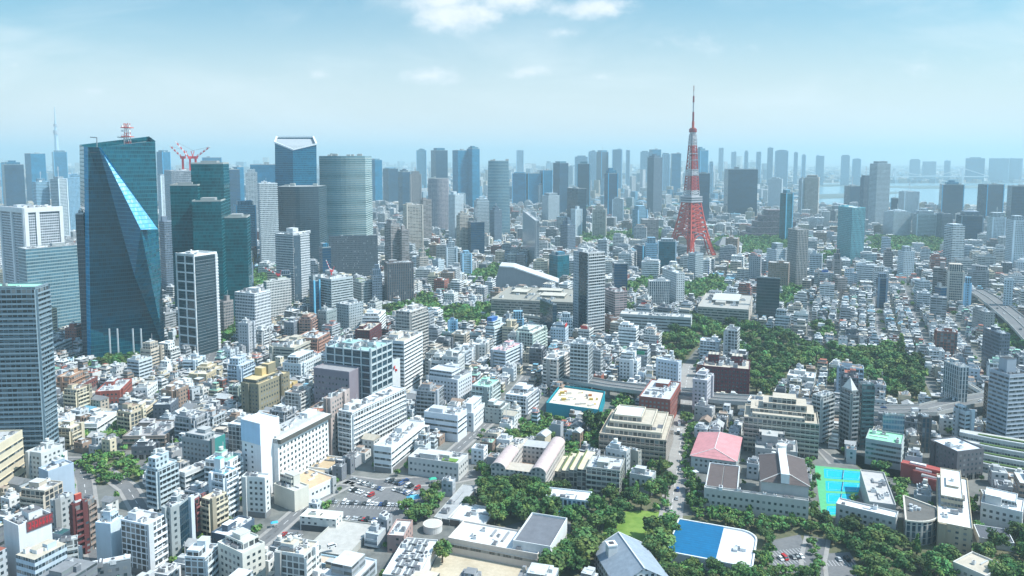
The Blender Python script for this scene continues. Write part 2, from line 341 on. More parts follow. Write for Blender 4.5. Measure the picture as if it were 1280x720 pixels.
EXCL = []                                              # polygons (world xy) where no filler building stands
def px_poly(pts, z=0.0): return [ground(x, y, z) for x, y in pts]
def patch(name, pts, mat, z, excl=True, kind='structure'):
    w = px_poly(pts); o = structure(name, poly(name, [(x, y, z) for x, y in w], [list(range(len(w)))[::1]], [mat], (.3, .3, .3)))
    if excl: EXCL.append(w)
    return o
def strip_pts(line, width):
    L, Rr = [], []
    for i, (x, y) in enumerate(line):
        a = line[max(i - 1, 0)]; b = line[min(i + 1, len(line) - 1)]
        d = Vector((b[0] - a[0], b[1] - a[1])).normalized(); n = Vector((-d.y, d.x)) * width / 2
        L.append((x + n.x, y + n.y)); Rr.append((x - n.x, y - n.y))
    return L, Rr
def road(name, pts, width, z=.012, mat=None, pave=2.2, dashes=True, excl=True):
    line = px_poly(pts); L, Rr = strip_pts(line, width); n = len(line)
    me = poly(name, [(x, y, z) for x, y in Rr] + [(x, y, z) for x, y in L], [[i, i + 1, n + i + 1, n + i] for i in range(n - 1)], [mat or G_ROAD], (.2, .2, .2))
    structure(name, me)
    if excl: EXCL.append(strip_pts(line, width + 2 * pave)[1] + strip_pts(line, width + 2 * pave)[0][::-1])
    if pave:
        mb = MB(); Lo, Ro = strip_pts(line, width + 2 * pave)
        for inn, out in ((L, Lo), (Rr, Ro)):
            for i in range(n - 1):
                q = [inn[i], inn[i + 1], out[i + 1], out[i]]
                if (q[1][0] - q[0][0]) * (q[2][1] - q[0][1]) - (q[1][1] - q[0][1]) * (q[2][0] - q[0][0]) < 0: q = q[::-1]
                mb.prism(q, .0, .14, (.3, .3, .3))
        structure('pavement', mb.mesh('pavement', [G_PAVE]))
    if dashes:
        mb = MB()
        for i in range(n - 1):
            a, b = Vector((*line[i], 0)), Vector((*line[i + 1], 0)); d = (b - a); ll = d.length; d.normalize(); nr = Vector((-d.y, d.x, 0))
            t = 2.0
            while t < ll - 5:
                p, q = a + d * t, a + d * (t + 5); mb.add([p - nr * .12 + Vector((0, 0, z + .004)), q - nr * .12 + Vector((0, 0, z + .004)), q + nr * .12 + Vector((0, 0, z + .004)), p + nr * .12 + Vector((0, 0, z + .004))], [[0, 1, 2, 3]], (.8, .8, .78)); t += 10
        if mb.v: structure('road_marking', mb.mesh('road_marking', [MAT['paint']]))
road('avenue', [(838, 648), (843, 610), (849, 570), (853, 530), (856, 490), (862, 455)], 9, mat=G_PAVE)
road('street', [(432, 600), (470, 605), (520, 602), (560, 600), (600, 592)], 11)
road('street', [(300, 700), (340, 668), (372, 640), (400, 622), (440, 602)], 7)
road('street', [(700, 655), (672, 640), (640, 612)], 5, pave=0, dashes=False)
road('street', [(560, 600), (556, 575), (590, 545), (625, 515), (660, 470)], 8)
road('boulevard', [(1013, 430), (1012, 400), (1008, 372)], 4.2, pave=0); road('boulevard', [(1098, 425), (1096, 395), (1092, 372)], 4.2, pave=0)
road('boulevard', [(1160, 440), (1145, 400), (1138, 380), (1128, 355)], 5.5, pave=0); road('street', [(1222, 455), (1200, 415), (1180, 385), (1165, 360)], 4.5, pave=0)
road('street', [(0, 585), (60, 575), (110, 575), (160, 610), (190, 660)], 8); road('street', [(130, 720), (112, 660), (105, 600), (95, 575)], 8)
road('street', [(300, 470), (345, 452), (400, 438), (470, 455), (520, 497), (600, 505), (660, 500)], 13)
road('street', [(250, 470), (268, 430), (300, 408), (345, 398)], 12)
road('street', [(1000, 580), (1005, 545), (1045, 580)], 6, dashes=False)
road('driveway', [(1018, 722), (1016, 700), (1022, 672)], 9, dashes=False)
patch('car_park', [(400, 660), (425, 628), (455, 598), (545, 598), (545, 618), (520, 640), (505, 662), (480, 650), (440, 672)], G_ROAD, .016)
patch('car_park', [(308, 690), (330, 662), (358, 655), (378, 662), (378, 684), (362, 692), (340, 697)], G_ROAD, .016)
patch('car_park', [(962, 676), (1000, 668), (1014, 700), (1006, 716), (962, 716)], G_ROAD, .016)
patch('car_park', [(1030, 692), (1062, 690), (1082, 722), (1028, 722)], G_ROAD, .016)
def stall_lines(p, q, n, depth, both=False):            # painted parking bays
    a, b = Vector((*ground(*p), 0)), Vector((*ground(*q), 0)); d = (b - a).normalized(); nr = Vector((-d.y, d.x, 0)); mb = MB()
    for i in range(n + 1):
        c = a.lerp(b, i / n); u = c + nr * (-depth if both else 0); v = c + nr * depth
        mb.add([u - d * .08 + Vector((0, 0, .021)), u + d * .08 + Vector((0, 0, .021)), v + d * .08 + Vector((0, 0, .021)), v - d * .08 + Vector((0, 0, .021))], [[0, 1, 2, 3]], (.75, .75, .74))
    structure('road_marking', mb.mesh('road_marking', [MAT['paint']]))
for a_ in (((413, 631), (535, 637), 24, 2.6, True), ((438, 614), (470, 624), 8, 2.6, True), ((484, 603), (524, 614), 10, 2.6, True), ((428, 650), (478, 654), 12, 2.6, True), ((968, 704), (1004, 700), 9, 2.6, True), ((966, 692), (1002, 688), 9, 2.6, True), ((1034, 704), (1068, 704), 8, 2.6, True), ((316, 692), (352, 698), 7, 2.6, True)): stall_lines(*a_)
patch('schoolyard', [(535, 722), (545, 697), (562, 690), (650, 705), (668, 712), (660, 740), (530, 740)], G_SAND, .016)
patch('lawn', [(756, 655), (770, 640), (800, 638), (845, 642), (838, 665), (828, 690), (800, 694), (768, 690), (752, 672)], G_LAWN, .016)
patch('garden', [(572, 640), (610, 590), (705, 590), (720, 640), (830, 580), (846, 610), (836, 640), (828, 720), (690, 735), (716, 655), (690, 640), (625, 660)], G_SOIL, .008)
patch('garden', [(845, 645), (1010, 640), (1130, 650), (1215, 690), (1280, 655), (1300, 760), (820, 760), (830, 700)], G_SOIL, .008)
patch('garden', [(92, 580), (140, 572), (176, 584), (174, 602), (124, 607)], G_SOIL, .008)
patch('park', [(1040, 448), (1100, 440), (1150, 462), (1166, 500), (1120, 505), (1080, 490), (1050, 470)], G_SOIL, .008)
patch('park', [(825, 432), (860, 402), (905, 400), (960, 416), (1000, 432), (1048, 442), (1060, 470), (1020, 462), (985, 470), (960, 505), (938, 500), (936, 462), (900, 440), (870, 436), (850, 462)], G_SOIL, .008)
patch('garden', [(1042, 560), (1080, 590), (1128, 600), (1132, 650), (1122, 600), (1110, 580), (1150, 590), (1160, 610), (1080, 588)], G_SOIL, .006)
structure('bay', poly('bay', [(*ground(985, 262), .006), (*ground(1400, 262), .006), (*ground(1500, 229), .006), (*ground(1000, 229), .006)], [[0, 1, 2, 3]], [WATER], (.3, .3, .3)))
EXCL.append(px_poly([(600, 600), (720, 600), (722, 655), (700, 700), (640, 690), (600, 660)])); EXCL.append(px_poly([(846, 316), (896, 316), (900, 336), (850, 331)]))
BAY = px_poly([(1018, 259), (1500, 259), (1500, 229), (1010, 229)])
EXCL.append(BAY)

# ------------------------------------------------------------------ buildings
FOOT = []                                              # footprints (cx, cy, rot, sx, sy)
WHITE, OFFW, CREAM, GREY, LGREY, DGREY = (.68, .70, .70), (.58, .59, .57), (.60, .53, .39), (.34, .35, .35), (.50, .52, .53), (.16, .17, .18)
BEIGE, BROWN, BRICK, MAROON, NAVY, PBLUE = (.48, .43, .35), (.20, .145, .115), (.33, .10, .075), (.115, .035, .04), (.05, .08, .12), (.46, .56, .62)
YELLOW, TEAL, MINT, PINK, LILAC, BLACK = (.56, .43, .20), (.05, .24, .22), (.33, .66, .49), (.58, .26, .27), (.33, .29, .32), (.04, .045, .05)
ROOFW, ROOFG, ROOFD, ROOFB = (.60, .62, .62), (.42, .43, .43), (.14, .14, .15), (.48, .43, .36)
def solve(spec, th=None):
    xc, yb, yt, xr, yr, xl = spec[:6]; yl = spec[6] if len(spec) > 6 else None
    Y0 = ground(xc, yb)[1]; h = zat(yt, Y0); X0 = xat(xc, Y0, h); d = CAM_H - h
    P0 = Vector((X0, Y0))
    if th is not None:                                  # th is measured against the sight line
        t_ = R(th) - math.atan2(X0, Y0); e1 = Vector((math.cos(t_), math.sin(t_)))
    elif yl is not None:
        if yr is not None:                              # both roof edges were read: take the mean direction
            ea = (Vector(ground(xr, yr, h)) - P0).normalized()
        e2 = (Vector(ground(xl, yl, h)) - P0).normalized(); e1 = Vector((e2.y, -e2.x))
        if yr is not None: e1 = (e1 + ea).normalized()
    else: e1 = (Vector(ground(xr, yr, h)) - P0).normalized()
    e2 = Vector((-e1.y, e1.x))
    def along(e, px):
        u = (px - 640) / FPX
        return (u * (Y0 * cp + d * sp) - X0) / (e.x - u * e.y * cp)
    if yl is not None and yr is not None:
        Lr = max(3, (Vector(ground(xr, yr, h)) - P0).dot(e1))
    else: Lr = -xr if xr < 0 and yr is None and (th is not None or yl is not None) else along(e1, xr)
    if yl is not None and yr is None: Lr = min(Lr, 20)
    Ll = -xl if (yl is None and xl < 0 and xl > -60) else along(e2, xl)
    Lr = min(max(Lr, 3.0), 260); Ll = min(max(Ll, 3.0), 260)
    c = P0 + e1 * Lr / 2 + e2 * Ll / 2
    return c.x, c.y, math.atan2(e1.y, e1.x), Lr, Ll, h
UNIT = {}
def unit_mesh(kind):
    if kind in UNIT: return UNIT[kind]
    mb = MB()
    if kind == 'air_conditioner':
        mb.box(-.5, .5, -.5, .5, 0, .9, (.62, .64, .64)); mb.cyl(0, 0, .38, .9, .96, (.07, .07, .08))
    elif kind == 'fan_unit':
        mb.box(-.5, .5, -.5, .5, .12, .8, (.30, .31, .32)); mb.box(-.46, .46, -.46, .46, .8, .84, (.12, .12, .13)); mb.box(-.5, -.4, -.5, .5, 0, .12, (.2, .2, .2)); mb.box(.4, .5, -.5, .5, 0, .12, (.2, .2, .2))
    elif kind == 'water_tank':
        for sx in (-.42, .42):
            for sy in (-.42, .42): mb.bar((sx, sy, 0), (sx, sy, .35), .06, (.4, .42, .42))
        mb.cyl(0, 0, .5, .3, .92, (.66, .66, .62), n=16); mb.cyl(0, 0, .5, .92, 1.0, (.66, .66, .62), n=16, r2=.15)
    elif kind == 'antenna':
        mb.bar((0, 0, 0), (0, 0, 1), .03, (.5, .5, .5))
        for z, l in ((.7, .18), (.8, .14), (.9, .1)): mb.bar((-l, 0, z), (l, 0, z), .012, (.5, .5, .5))
    UNIT[kind] = mb.mesh(kind, [MAT['metal']]); return UNIT[kind]
def tone(c, f): return tuple(min(.9, x * f) for x in c)
def parapet_boxes(sx, sy, z, hh, t, col):
    return [(0, -sy / 2 + t / 2 - .02, sx + .04, t, 0, z, z + hh, col, tone(col, 1.1), 0, 0), (0, sy / 2 - t / 2 + .02, sx + .04, t, 0, z, z + hh, col, tone(col, 1.1), 0, 0),
            (-sx / 2 + t / 2 - .02, 0, t, sy - 2 * t + .04, 0, z, z + hh, col, tone(col, 1.1), 0, 0), (sx / 2 - t / 2 + .02, 0, t, sy - 2 * t + .04, 0, z, z + hh, col, tone(col, 1.1), 0, 0)]
def rooftop(root, sx, sy, h, wall, roofc, n_ac=4, pent=True, tank=True, par=1.0, r=rng, ox=0., oy=0., pent_h=3.4, setb=0.0):
    t = .35 if min(sx, sy) > 6 else .2
    ro = part('roof', boxes('roof', [(ox, oy, sx - 2 * t, sy - 2 * t, 0, h, h + .12, roofc, roofc, 0, 0)], [MAT['rooftop']]), root)
    if par: 
        pb = [tuple([b[0] + ox, b[1] + oy, *b[2:]]) for b in parapet_boxes(sx, sy, h, par, t, tone(wall, 1.05))]
        part('parapet', boxes('parapet', pb, [MAT['wall']]), ro)
    if setb and r.random() < setb and min(sx, sy) > 6:   # a set back top storey
        a, b = sx * r.uniform(.5, .72), sy * r.uniform(.55, .8); u, w_ = ox + r.choice((-1, 1)) * (sx - a) * .36, oy + (sy - b) * r.uniform(-.1, .4); z = r.choice((2.9, 2.9, 5.8))
        us = part('upper_storey', boxes('upper_storey', [(u, w_, a, b, 0, h, h + z, wall, roofc, 0, 1)], [MAT[r.choice(('punched', 'doors', 'ribbon'))], MAT['rooftop']]), root)
        part('parapet', boxes('parapet', [tuple([q[0] + u, q[1] + w_, *q[2:]]) for q in parapet_boxes(a, b, h + z, .6, .25, tone(wall, 1.05))], [MAT['wall']]), us)
        pent_h += z * .6
    if pent and min(sx, sy) > 7:
        a, b = r.uniform(.18, .34) * sx + 1.5, r.uniform(.2, .36) * sy + 1.5
        a, b = min(a, 14), min(b, 12)
        px, py = ox + r.choice((-1, 1)) * (sx / 2 - a / 2 - 1) * r.uniform(.3, .9), oy + r.uniform(.0, .9) * (sy / 2 - b / 2 - 1)
        so = part('stair_tower', boxes('stair_tower', [(px, py, a, b, 0, h, h + pent_h, tone(wall, .97), roofc, 0, 0), (px, py, a + .3, b + .3, 0, h + pent_h, h + pent_h + .25, tone(wall, 1.05), roofc, 0, 0)], [MAT['wall']]), root)
        if tank and r.random() < .6:
            q = r.uniform(1.8, 2.8); part('water_tank', unit_mesh('water_tank'), root, (px, py, h + pent_h + .25), sc=(q, q, q))
        if r.random() < .35: q = r.uniform(4, 7); part('antenna', unit_mesh('antenna'), root, (px + a / 3, py, h + pent_h + .25), rz=r.random() * 3, sc=(q, q, q))
    if n_ac and min(sx, sy) > 6:                         # plinth strips, ducts and hatches
        B = []
        for i in range(1 + n_ac // 3):
            ln = r.uniform(.2, .55) * (sx if r.random() < .5 else sy); a = r.random() < .5; u, w_ = ox + r.uniform(-.22, .22) * sx, oy + r.uniform(-.22, .22) * sy; g_ = r.choice(((.55, .57, .57), (.3, .31, .32), (.18, .19, .2), (.62, .62, .6)))
            ln = min(ln, (sx if a else sy) * .5); B.append((u, w_, ln if a else r.uniform(.5, 1.4), r.uniform(.5, 1.4) if a else ln, 0, h + .12, h + r.uniform(.35, 1.1), g_, tone(g_, r.uniform(.7, 1.2)), 0, 0))
        for q_ in B: part('roof_duct', boxes('roof_duct', [q_], [MAT['metal']]), ro)
    for i in range(n_ac):
        q = r.uniform(1.3, 2.4) * (1.6 if min(sx, sy) > 25 else 1); 
        part('air_conditioner', unit_mesh('air_conditioner' if r.random() < .6 else 'fan_unit'), root, (ox + r.uniform(-.42, .42) * (sx - 2), oy + r.uniform(-.42, .42) * (sy - 2), h + .12), rz=r.choice((0, 1.57)), sc=(q * r.uniform(.8, 2.2), q, q * r.uniform(.7, 1.2)))
    return ro
def wall_parts(root, sx, sy, h, style, wall, fl=3.2, faces='rl', z0=0., ox=0., oy=0., near=True, base=4.0, fins=True):
    """window rows or balconies, one object per storey (they share one mesh)"""
    n = int((h - z0 - base * .6) / fl)
    if not near or n < 1: return
    n = min(n, 40); zb = z0 + (h - z0 - n * fl) * .75
    if style == 'ribbon':
        B = [(ox, oy - sy / 2 - .01, sx - 1.0, .1, 0, 0, 1.55, (1, 1, 1), wall, 0, 1), (ox - sx / 2 - .01, oy, .1, sy - 1.0, 0, 0, 1.55, (1, 1, 1), wall, 0, 1), (ox + sx / 2 + .01, oy, .1, sy - 1.0, 0, 0, 1.55, (1, 1, 1), wall, 0, 1), (ox, oy + sy / 2 + .01, sx - 1.0, .1, 0, 0, 1.55, (1, 1, 1), wall, 0, 1)]
        me = boxes('window_band', B, [MAT['window_glass'], MAT['wall']], True)
        B = [(ox, oy - sy / 2 - .10, sx + .5, .5, 0, 0, .22, tone(wall, 1.08), tone(wall, 1.08), 0, 0), (ox - sx / 2 - .1, oy + .2, .5, sy - .3, 0, 0, .22, tone(wall, 1.08), tone(wall, 1.08), 0, 0), (ox + sx / 2 + .1, oy + .2, .5, sy - .3, 0, 0, .22, tone(wall, 1.08), tone(wall, 1.08), 0, 0)]
        led = boxes('ledge', B, [MAT['wall']], True)
        for k in range(n):
            w = part('window_band', me, root, (0, 0, zb + k * fl + 1.05)); part('ledge', led, w, (0, 0, 1.6))
    elif style == 'punched':
        B = []; bay = 3.1
        for (L, fx) in ((sx, 0), (sy, 1), (sy, 2)):
            m = max(1, int((L - .8) / bay))
            for i in range(m):
                u = (i - (m - 1) / 2) * bay
                if fx == 0: B.append((ox + u, oy - sy / 2 - .01, 1.55, .08, 0, 0, 1.45, (1, 1, 1), wall, 0, 1))
                else: B.append((ox + (-1 if fx == 1 else 1) * (sx / 2 + .01), oy + u, .08, 1.55, 0, 0, 1.45, (1, 1, 1), wall, 0, 1))
        rows = [B] if len(B) <= 16 else [[b for b in B if b[2] > b[3]], [b for b in B if b[2] < b[3] and b[0] < ox], [b for b in B if b[2] < b[3] and b[0] > ox]]
        rows = [q for r0 in rows for q in ([r0] if len(r0) <= 16 else [r0[:len(r0) // 2], r0[len(r0) // 2:]])]
        if near and n * len(B) <= 100 and root.location.y < 520:
            unit = {}
            for b in B:
                kx = b[2] > b[3]
                if kx not in unit: unit[kx] = boxes('window', [(0, 0, b[2], b[3], 0, 0, 1.45, (1, 1, 1), wall, 0, 1)], [MAT['window_glass'], MAT['wall']], True)
                for k in range(n): part('window', unit[kx], root, (b[0], b[1], zb + k * fl + .95))
            rows = []
        for q in rows:
            if not q: continue
            me = boxes('window_row', q, [MAT['window_glass'], MAT['wall']], True)
            for k in range(n): part('window_row', me, root, (0, 0, zb + k * fl + .95))
    elif style == 'balconied':
        B = []; c = tone(wall, 1.08); dp = 1.35
        for ch in faces:
            if ch in 'rb':
                yy = oy - sy / 2 if ch == 'r' else oy + sy / 2; sg = -1 if ch == 'r' else 1
                B += [(ox, yy + sg * (dp / 2), sx, dp, 0, 0, .2, c, c, 0, 0), (ox, yy + sg * (dp - .07), sx + .02, .14, 0, .2, 1.2, c, c, 0, 0)]
                m = max(1, round(sx / 6.4))
                if not fins: m = 1
                B += [(ox + (i / m - .5) * (sx - .2), yy + sg * dp * .48, .16, dp * .9, 0, .2, fl - .01, c, c, 0, 0) for i in range(m + 1)]
            else:
                xx = ox - sx / 2 if ch == 'l' else ox + sx / 2; sg = -1 if ch == 'l' else 1
                B += [(xx + sg * (dp / 2), oy, dp, sy, 0, 0, .2, c, c, 0, 0), (xx + sg * (dp - .07), oy, .14, sy + .02, 0, .2, 1.2, c, c, 0, 0)]
                m = max(1, round(sy / 6.4))
                if not fins: m = 1
                B += [(xx + sg * dp * .48, oy + (i / m - .5) * (sy - .2), dp * .9, .16, 0, .2, fl - .01, c, c, 0, 0) for i in range(m + 1)]
        me = boxes('balcony', B, [MAT['wall']], True)
        for k in range(n): part('balcony', me, root, (0, 0, zb + k * fl))
STYLE_WALL = {'ribbon': 'wall', 'punched': 'wall', 'balconied': 'doors', 'plain': 'wall'}
def street_face(root, sx, sy, h, wall, r):
    """ground-floor shop front and a stair core standing proud of the wall"""
    if r.random() < .7:
        c = r.choice(((.08, .085, .09), (.14, .11, .09), (.2, .2, .2), (.10, .13, .15)))
        part('shop_front', boxes('shop_front', [(0, -sy / 2 - .08, sx * .94, .25, 0, .1, 3.3, c, c, 0, 0), (-sx / 2 - .08, 0, .25, sy * .94, 0, .1, 3.3, c, c, 0, 0)], [MAT['window_glass' if r.random() < .4 else 'wall']]), root)
    if r.random() < .55:
        c = tone(wall, r.choice((.55, .75, .9, 1.15))); x = r.choice((-.38, .38, .2)) * sx; w = r.uniform(2.2, 3.4)
        part('stair_core', boxes('stair_core', [(x, -sy / 2 - .75, w, 1.55, 0, 0, h + r.uniform(.9, 2.4), c, c, 0, 0)], [MAT[r.choice(('wall', 'small_windows'))]]), root)
    if r.random() < .4:
        c = tone(wall, r.choice((.6, .8, 1.1))); y = r.choice((-.3, .1, .36)) * sy; w = r.uniform(2.0, 3.6)
        part('side_panel', boxes('side_panel', [(-sx / 2 - .7, y, 1.45, w, 0, 0, h + .9, c, c, 0, 0)], [MAT['wall']]), root)
def building(label, cat, spec, style, wall, roofc=ROOFG, name=None, th=None, faces='rl', fl=3.2, pent=True, n_ac=None, par=1.0, anchor=None, near=None, roof=True, tank=True, pent_h=3.4, group=None, fins=False):
    cx, cy, rot, sx, sy, h = solve(spec, th)
    h = max(h, 3.2)
    root = thing(name or {'tower': 'tower_block', 'building': 'office_building', 'apartments': 'apartment_block', 'house': 'house', 'hall': 'hall'}.get(cat, 'building'), (cx, cy, 0), rot, label, cat, group)
    dist = math.hypot(cx, cy)
    if near is None: near = dist < 900
    if len(spec) > 6: faces = faces.replace('l', 'b').replace('r', 'l')
    wm = STYLE_WALL.get(style, style) if near else ('wall' if style == 'plain' else 'balconied' if style == 'balconied' else style)
    wo = part('wall', boxes('wall', [(0, 0, sx, sy, 0, 0, h, wall, wall, 0, 1)], [MAT[wm], MAT['wall']]), root)
    wall_parts(root, sx, sy, h, style, wall, fl, faces, near=near, fins=fins)
    if near and dist < 800 and cat in ('building', 'apartments') and style != 'plain' and len(spec) == 6: street_face(root, sx, sy, h, wall, rng)
    if roof: rooftop(root, sx, sy, h, wall if style not in ('teal_glass', 'blue_glass', 'dark_glass', 'pale_glass') else (.30, .34, .35), roofc, (n_ac if n_ac is not None else max(4, min(22, int(sx * sy / 42)))) if dist < 1300 else 2, pent, tank, par, pent_h=pent_h, setb=.35 if (pent and dist < 900 and cat != 'tower') else 0)
    FOOT.append((cx, cy, rot, sx, sy))
    REG.append(dict(o=root, x=cx, y=cy, h=h, s=(sx, sy), anchor=anchor, col=wall, rc=roofc, style=style, auto=label is None))
    return root, sx, sy, h
# ------------------------------------------------------------------ landmark towers built one by one
def extrude_custom(name, verts, faces, mats, cols, midx, root): return part(name, poly(name, verts, faces, mats, cols, midx), root)
# faceted dark glass skyscraper on the left
def faceted_tower():
    Yb = ground(150, 452)[1]; bl, br = ground(114, 452), ground(207, 441)
    h = zat(180, Yb)
    root = thing('skyscraper', (bl[0], bl[1], 0), 0, 'tall dark teal glass skyscraper with a bright folded diagonal facet', 'skyscraper')
    P = lambda px, py, dy=0: Vector((xat(px, Yb + dy, zat(py, Yb + dy)) - bl[0], Yb + dy - bl[1], zat(py, Yb + dy)))
    dw = 55
    A0, A1 = Vector((0, 0, 0)), P(110, 184)
    B0 = Vector((br[0] - bl[0], br[1] - bl[1], 0)); B1 = P(194, 176, br[1] - bl[1])
    T = P(123, 184); S = P(176, 287, -16); Q = P(198, 287, br[1] - bl[1] - 10); U = P(168, 345, -2.0)
    Bm = P(200, 345, br[1] - bl[1])
    C0, C1 = B0 + Vector((-30, dw, 0)), B1 + Vector((-32, dw, 6)); D0, D1 = A0 + Vector((-30, dw * .7, 0)), A1 + Vector((-30, dw * .7, 3))
    E0, E1 = A0 + Vector((-7.5, 6, 0)), A1 + Vector((-7.5, 6, 1))
    V = [A0, A1, B0, B1, T, S, Q, U, C0, C1, D0, D1, E0, E1]
    #   0   1   2   3  4  5  6  7  8   9   10  11  12  13
    g, b2 = MAT['teal_glass'], MAT['blue_glass']
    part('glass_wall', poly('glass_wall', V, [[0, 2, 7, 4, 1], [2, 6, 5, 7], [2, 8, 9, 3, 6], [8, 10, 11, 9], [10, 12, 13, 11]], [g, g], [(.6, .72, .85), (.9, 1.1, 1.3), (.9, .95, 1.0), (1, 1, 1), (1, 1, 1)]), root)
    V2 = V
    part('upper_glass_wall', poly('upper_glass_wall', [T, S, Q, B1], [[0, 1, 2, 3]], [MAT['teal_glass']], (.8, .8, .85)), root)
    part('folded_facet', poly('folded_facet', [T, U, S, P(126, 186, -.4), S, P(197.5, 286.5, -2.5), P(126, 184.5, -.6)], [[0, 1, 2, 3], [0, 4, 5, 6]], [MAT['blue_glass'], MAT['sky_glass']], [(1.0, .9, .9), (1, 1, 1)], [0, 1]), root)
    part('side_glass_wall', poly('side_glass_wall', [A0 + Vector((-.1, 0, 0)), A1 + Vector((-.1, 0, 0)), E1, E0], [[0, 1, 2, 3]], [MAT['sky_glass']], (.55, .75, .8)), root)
    ro = part('roof', poly('roof', [v - Vector((0, 0, 5)) for v in (A1, T, B1, C1, D1, E1)], [[0, 1, 2, 3, 4, 5]], [MAT['rooftop']], (.2, .22, .23)), root)
    mb = MB()
    for (px, py, dy) in ((121, 172, 10), (155, 172, 20)):
        p = P(px, 184, dy); q = P(px, py, dy); mb.bar(p - Vector((0, 0, 6)), q, .5, (.25, .27, .28)); mb.bar(q, q + Vector((-8, 3, .5)), .6, (.25, .27, .28))
    part('window_cleaning_crane', mb.mesh('window_cleaning_crane', [MAT['metal']]), root)
    mb = MB()
    for i, px in enumerate((143, 153, 172, 182)):
        p = P(px, 427, -.8); p.z = 12; mb.box(p.x - .6, p.x + .6, p.y - 9, p.y - 8.2, 0, 36, (.62, .64, .64))
    part('entrance_column', mb.mesh('entrance_column', [MAT['wall']]), root)
    # red and white antenna mast on the roof is a part of the tower
    mb = MB(); c = P(160, 183, 25); t = zat(154, Yb + 25); zz = c.z - 4
    for i in range(6):
        za, zb = zz + (t - zz) * i / 6, zz + (t - zz) * (i + 1) / 6; k = (.62, .12, .10) if i % 2 else (.75, .72, .72)
        for dx, dy in ((-2, -2), (2, -2), (2, 2), (-2, 2)): mb.bar((c.x + dx, c.y + dy, za), (c.x + dx, c.y + dy, zb), .35, k)
        mb.bar((c.x - 2, c.y - 2, za), (c.x + 2, c.y - 2, zb), .25, k); mb.bar((c.x + 2, c.y - 2, za), (c.x - 2, c.y - 2, zb), .25, k)
        if i in (3, 5): mb.box(c.x - 4.5, c.x + 4.5, c.y - 4.5, c.y + 4.5, za - .3, za + .5, k)
        for dx in (-3.5, 3.5):
            if i > 2: mb.cyl(c.x + dx, c.y - 3, 1.1, za + .6, za + 2.2, (.75, .75, .75), n=8)
    part('antenna_mast', mb.mesh('antenna_mast', [MAT['paint']]), root)
    cx, cy = (bl[0] + br[0]) / 2, (bl[1] + br[1]) / 2 + 25
    FOOT.append((cx, cy, 0, br[0] - bl[0] + 30, 90)); REG.append(dict(o=root, x=cx, y=cy, h=h, s=(50, 50), anchor='the faceted glass skyscraper', col=TEAL, rc=ROOFD, style='', auto=False))
curtain('sky_glass', 1.6, 4.0, (.004, .27, .47), (.006, .24, .40), rough=.25, spec=.35)  # bright pane colour carries the sky reflection of the tilted facet
faceted_tower()

def stepped_teal():
    Yb = ground(262, 408)[1]
    root = thing('skyscraper', (xat(262, Yb, 0), Yb, 0), R(12), 'stepped dark green glass tower of four joined blocks', 'skyscraper')
    for (x0, x1, yt, dy, d) in ((222, 254, 232, 16, 40), (250, 288, 205, 30, 46), (243, 277, 252, 0, 34), (284, 312, 273, 22, 34)):
        a = xat(x0, Yb + dy, 100) - root.location.x; b = xat(x1, Yb + dy, 100) - root.location.x; h = zat(yt, Yb + dy)
        s = part('glass_block', boxes('glass_block', [((a + b) / 2, dy + d / 2, b - a, d, 0, 0, h, (.6, 1.05, .92), (.2, .22, .22), 0, 1)], [MAT['teal_glass'], MAT['rooftop']]), root)
        part('roof_edge', boxes('roof_edge', parapet_boxes(b - a, d, 0, 1.8, .8, (.36, .38, .36)), [MAT['wall']]), s, ((a + b) / 2, dy + d / 2, h))
        part('cooling_plant', boxes('cooling_plant', [((a + b) / 2, dy + d / 2, (b - a) * .5, d * .5, 0, h, h + 4, (.3, .33, .33), (.35, .36, .36), 0, 0)], [MAT['wall']]), root)
    FOOT.append((root.location.x, Yb + 35, 0, 100, 90)); REG.append(dict(o=root, x=root.location.x, y=Yb, h=240, s=(80, 60), anchor='the stepped green glass tower', col=TEAL, rc=ROOFD, style='', auto=False))
stepped_teal()

def frame_tower(spec, label, anchor):
    """white structural grid on one face, dark glass on the other"""
    cx, cy, rot, sx, sy, h = solve(spec, 42); root = thing('apartment_tower', (cx, cy, 0), rot, label, 'tower')
    part('wall', boxes('wall', [(0, 0, sx, sy, 0, 0, h, (1.2, 1.1, 1), WHITE, 0, 1)], [MAT['dark_glass'], MAT['wall']]), root)
    B = []; x = -sx / 2 - .3
    for i in range(3): B.append((x, (i / 2 - .5) * (sy - 1.4), 1.0, 1.4, 0, 0, h + 3, WHITE, WHITE, 0, 0))
    n = 11
    for k in range(n + 1): B.append((x - .1, 0, 1.0, sy, 0, h * k / n + 1.4, h * k / n + 2.8, WHITE, WHITE, 0, 0))
    part('white_frame', boxes('white_frame', B, [MAT['wall']], True), root)
    B = [(sx / 2 - 1.6, -sy / 2 - .5, 3.2, 1.0, 0, 0, h, LGREY, LGREY, 0, 0)]
    for k in range(int(h / 3.2)): B.append((sx / 2 - 1.6, -sy / 2 - .75, 3.6, 1.4, 0, k * 3.2, k * 3.2 + 1.1, WHITE, WHITE, 0, 0))
    part('balcony_stack', boxes('balcony_stack', B, [MAT['wall']], True), root)
    me = boxes('floor_edge', [(-1.5, -sy / 2 - .02, sx - 4, .2, 0, 0, .35, (.22, .25, .27), (.22, .25, .27), 0, 0)], [MAT['wall']], True)
    for k in range(1, int(h / 3.2)): part('floor_edge', me, root, (0, 0, k * 3.2))
    rooftop(root, sx, sy, h, WHITE, ROOFW, 4, True, True, 2.2)
    FOOT.append((cx, cy, rot, sx, sy)); REG.append(dict(o=root, x=cx, y=cy, h=h, s=(sx, sy), anchor=anchor, col=WHITE, rc=ROOFW, style='', auto=False))
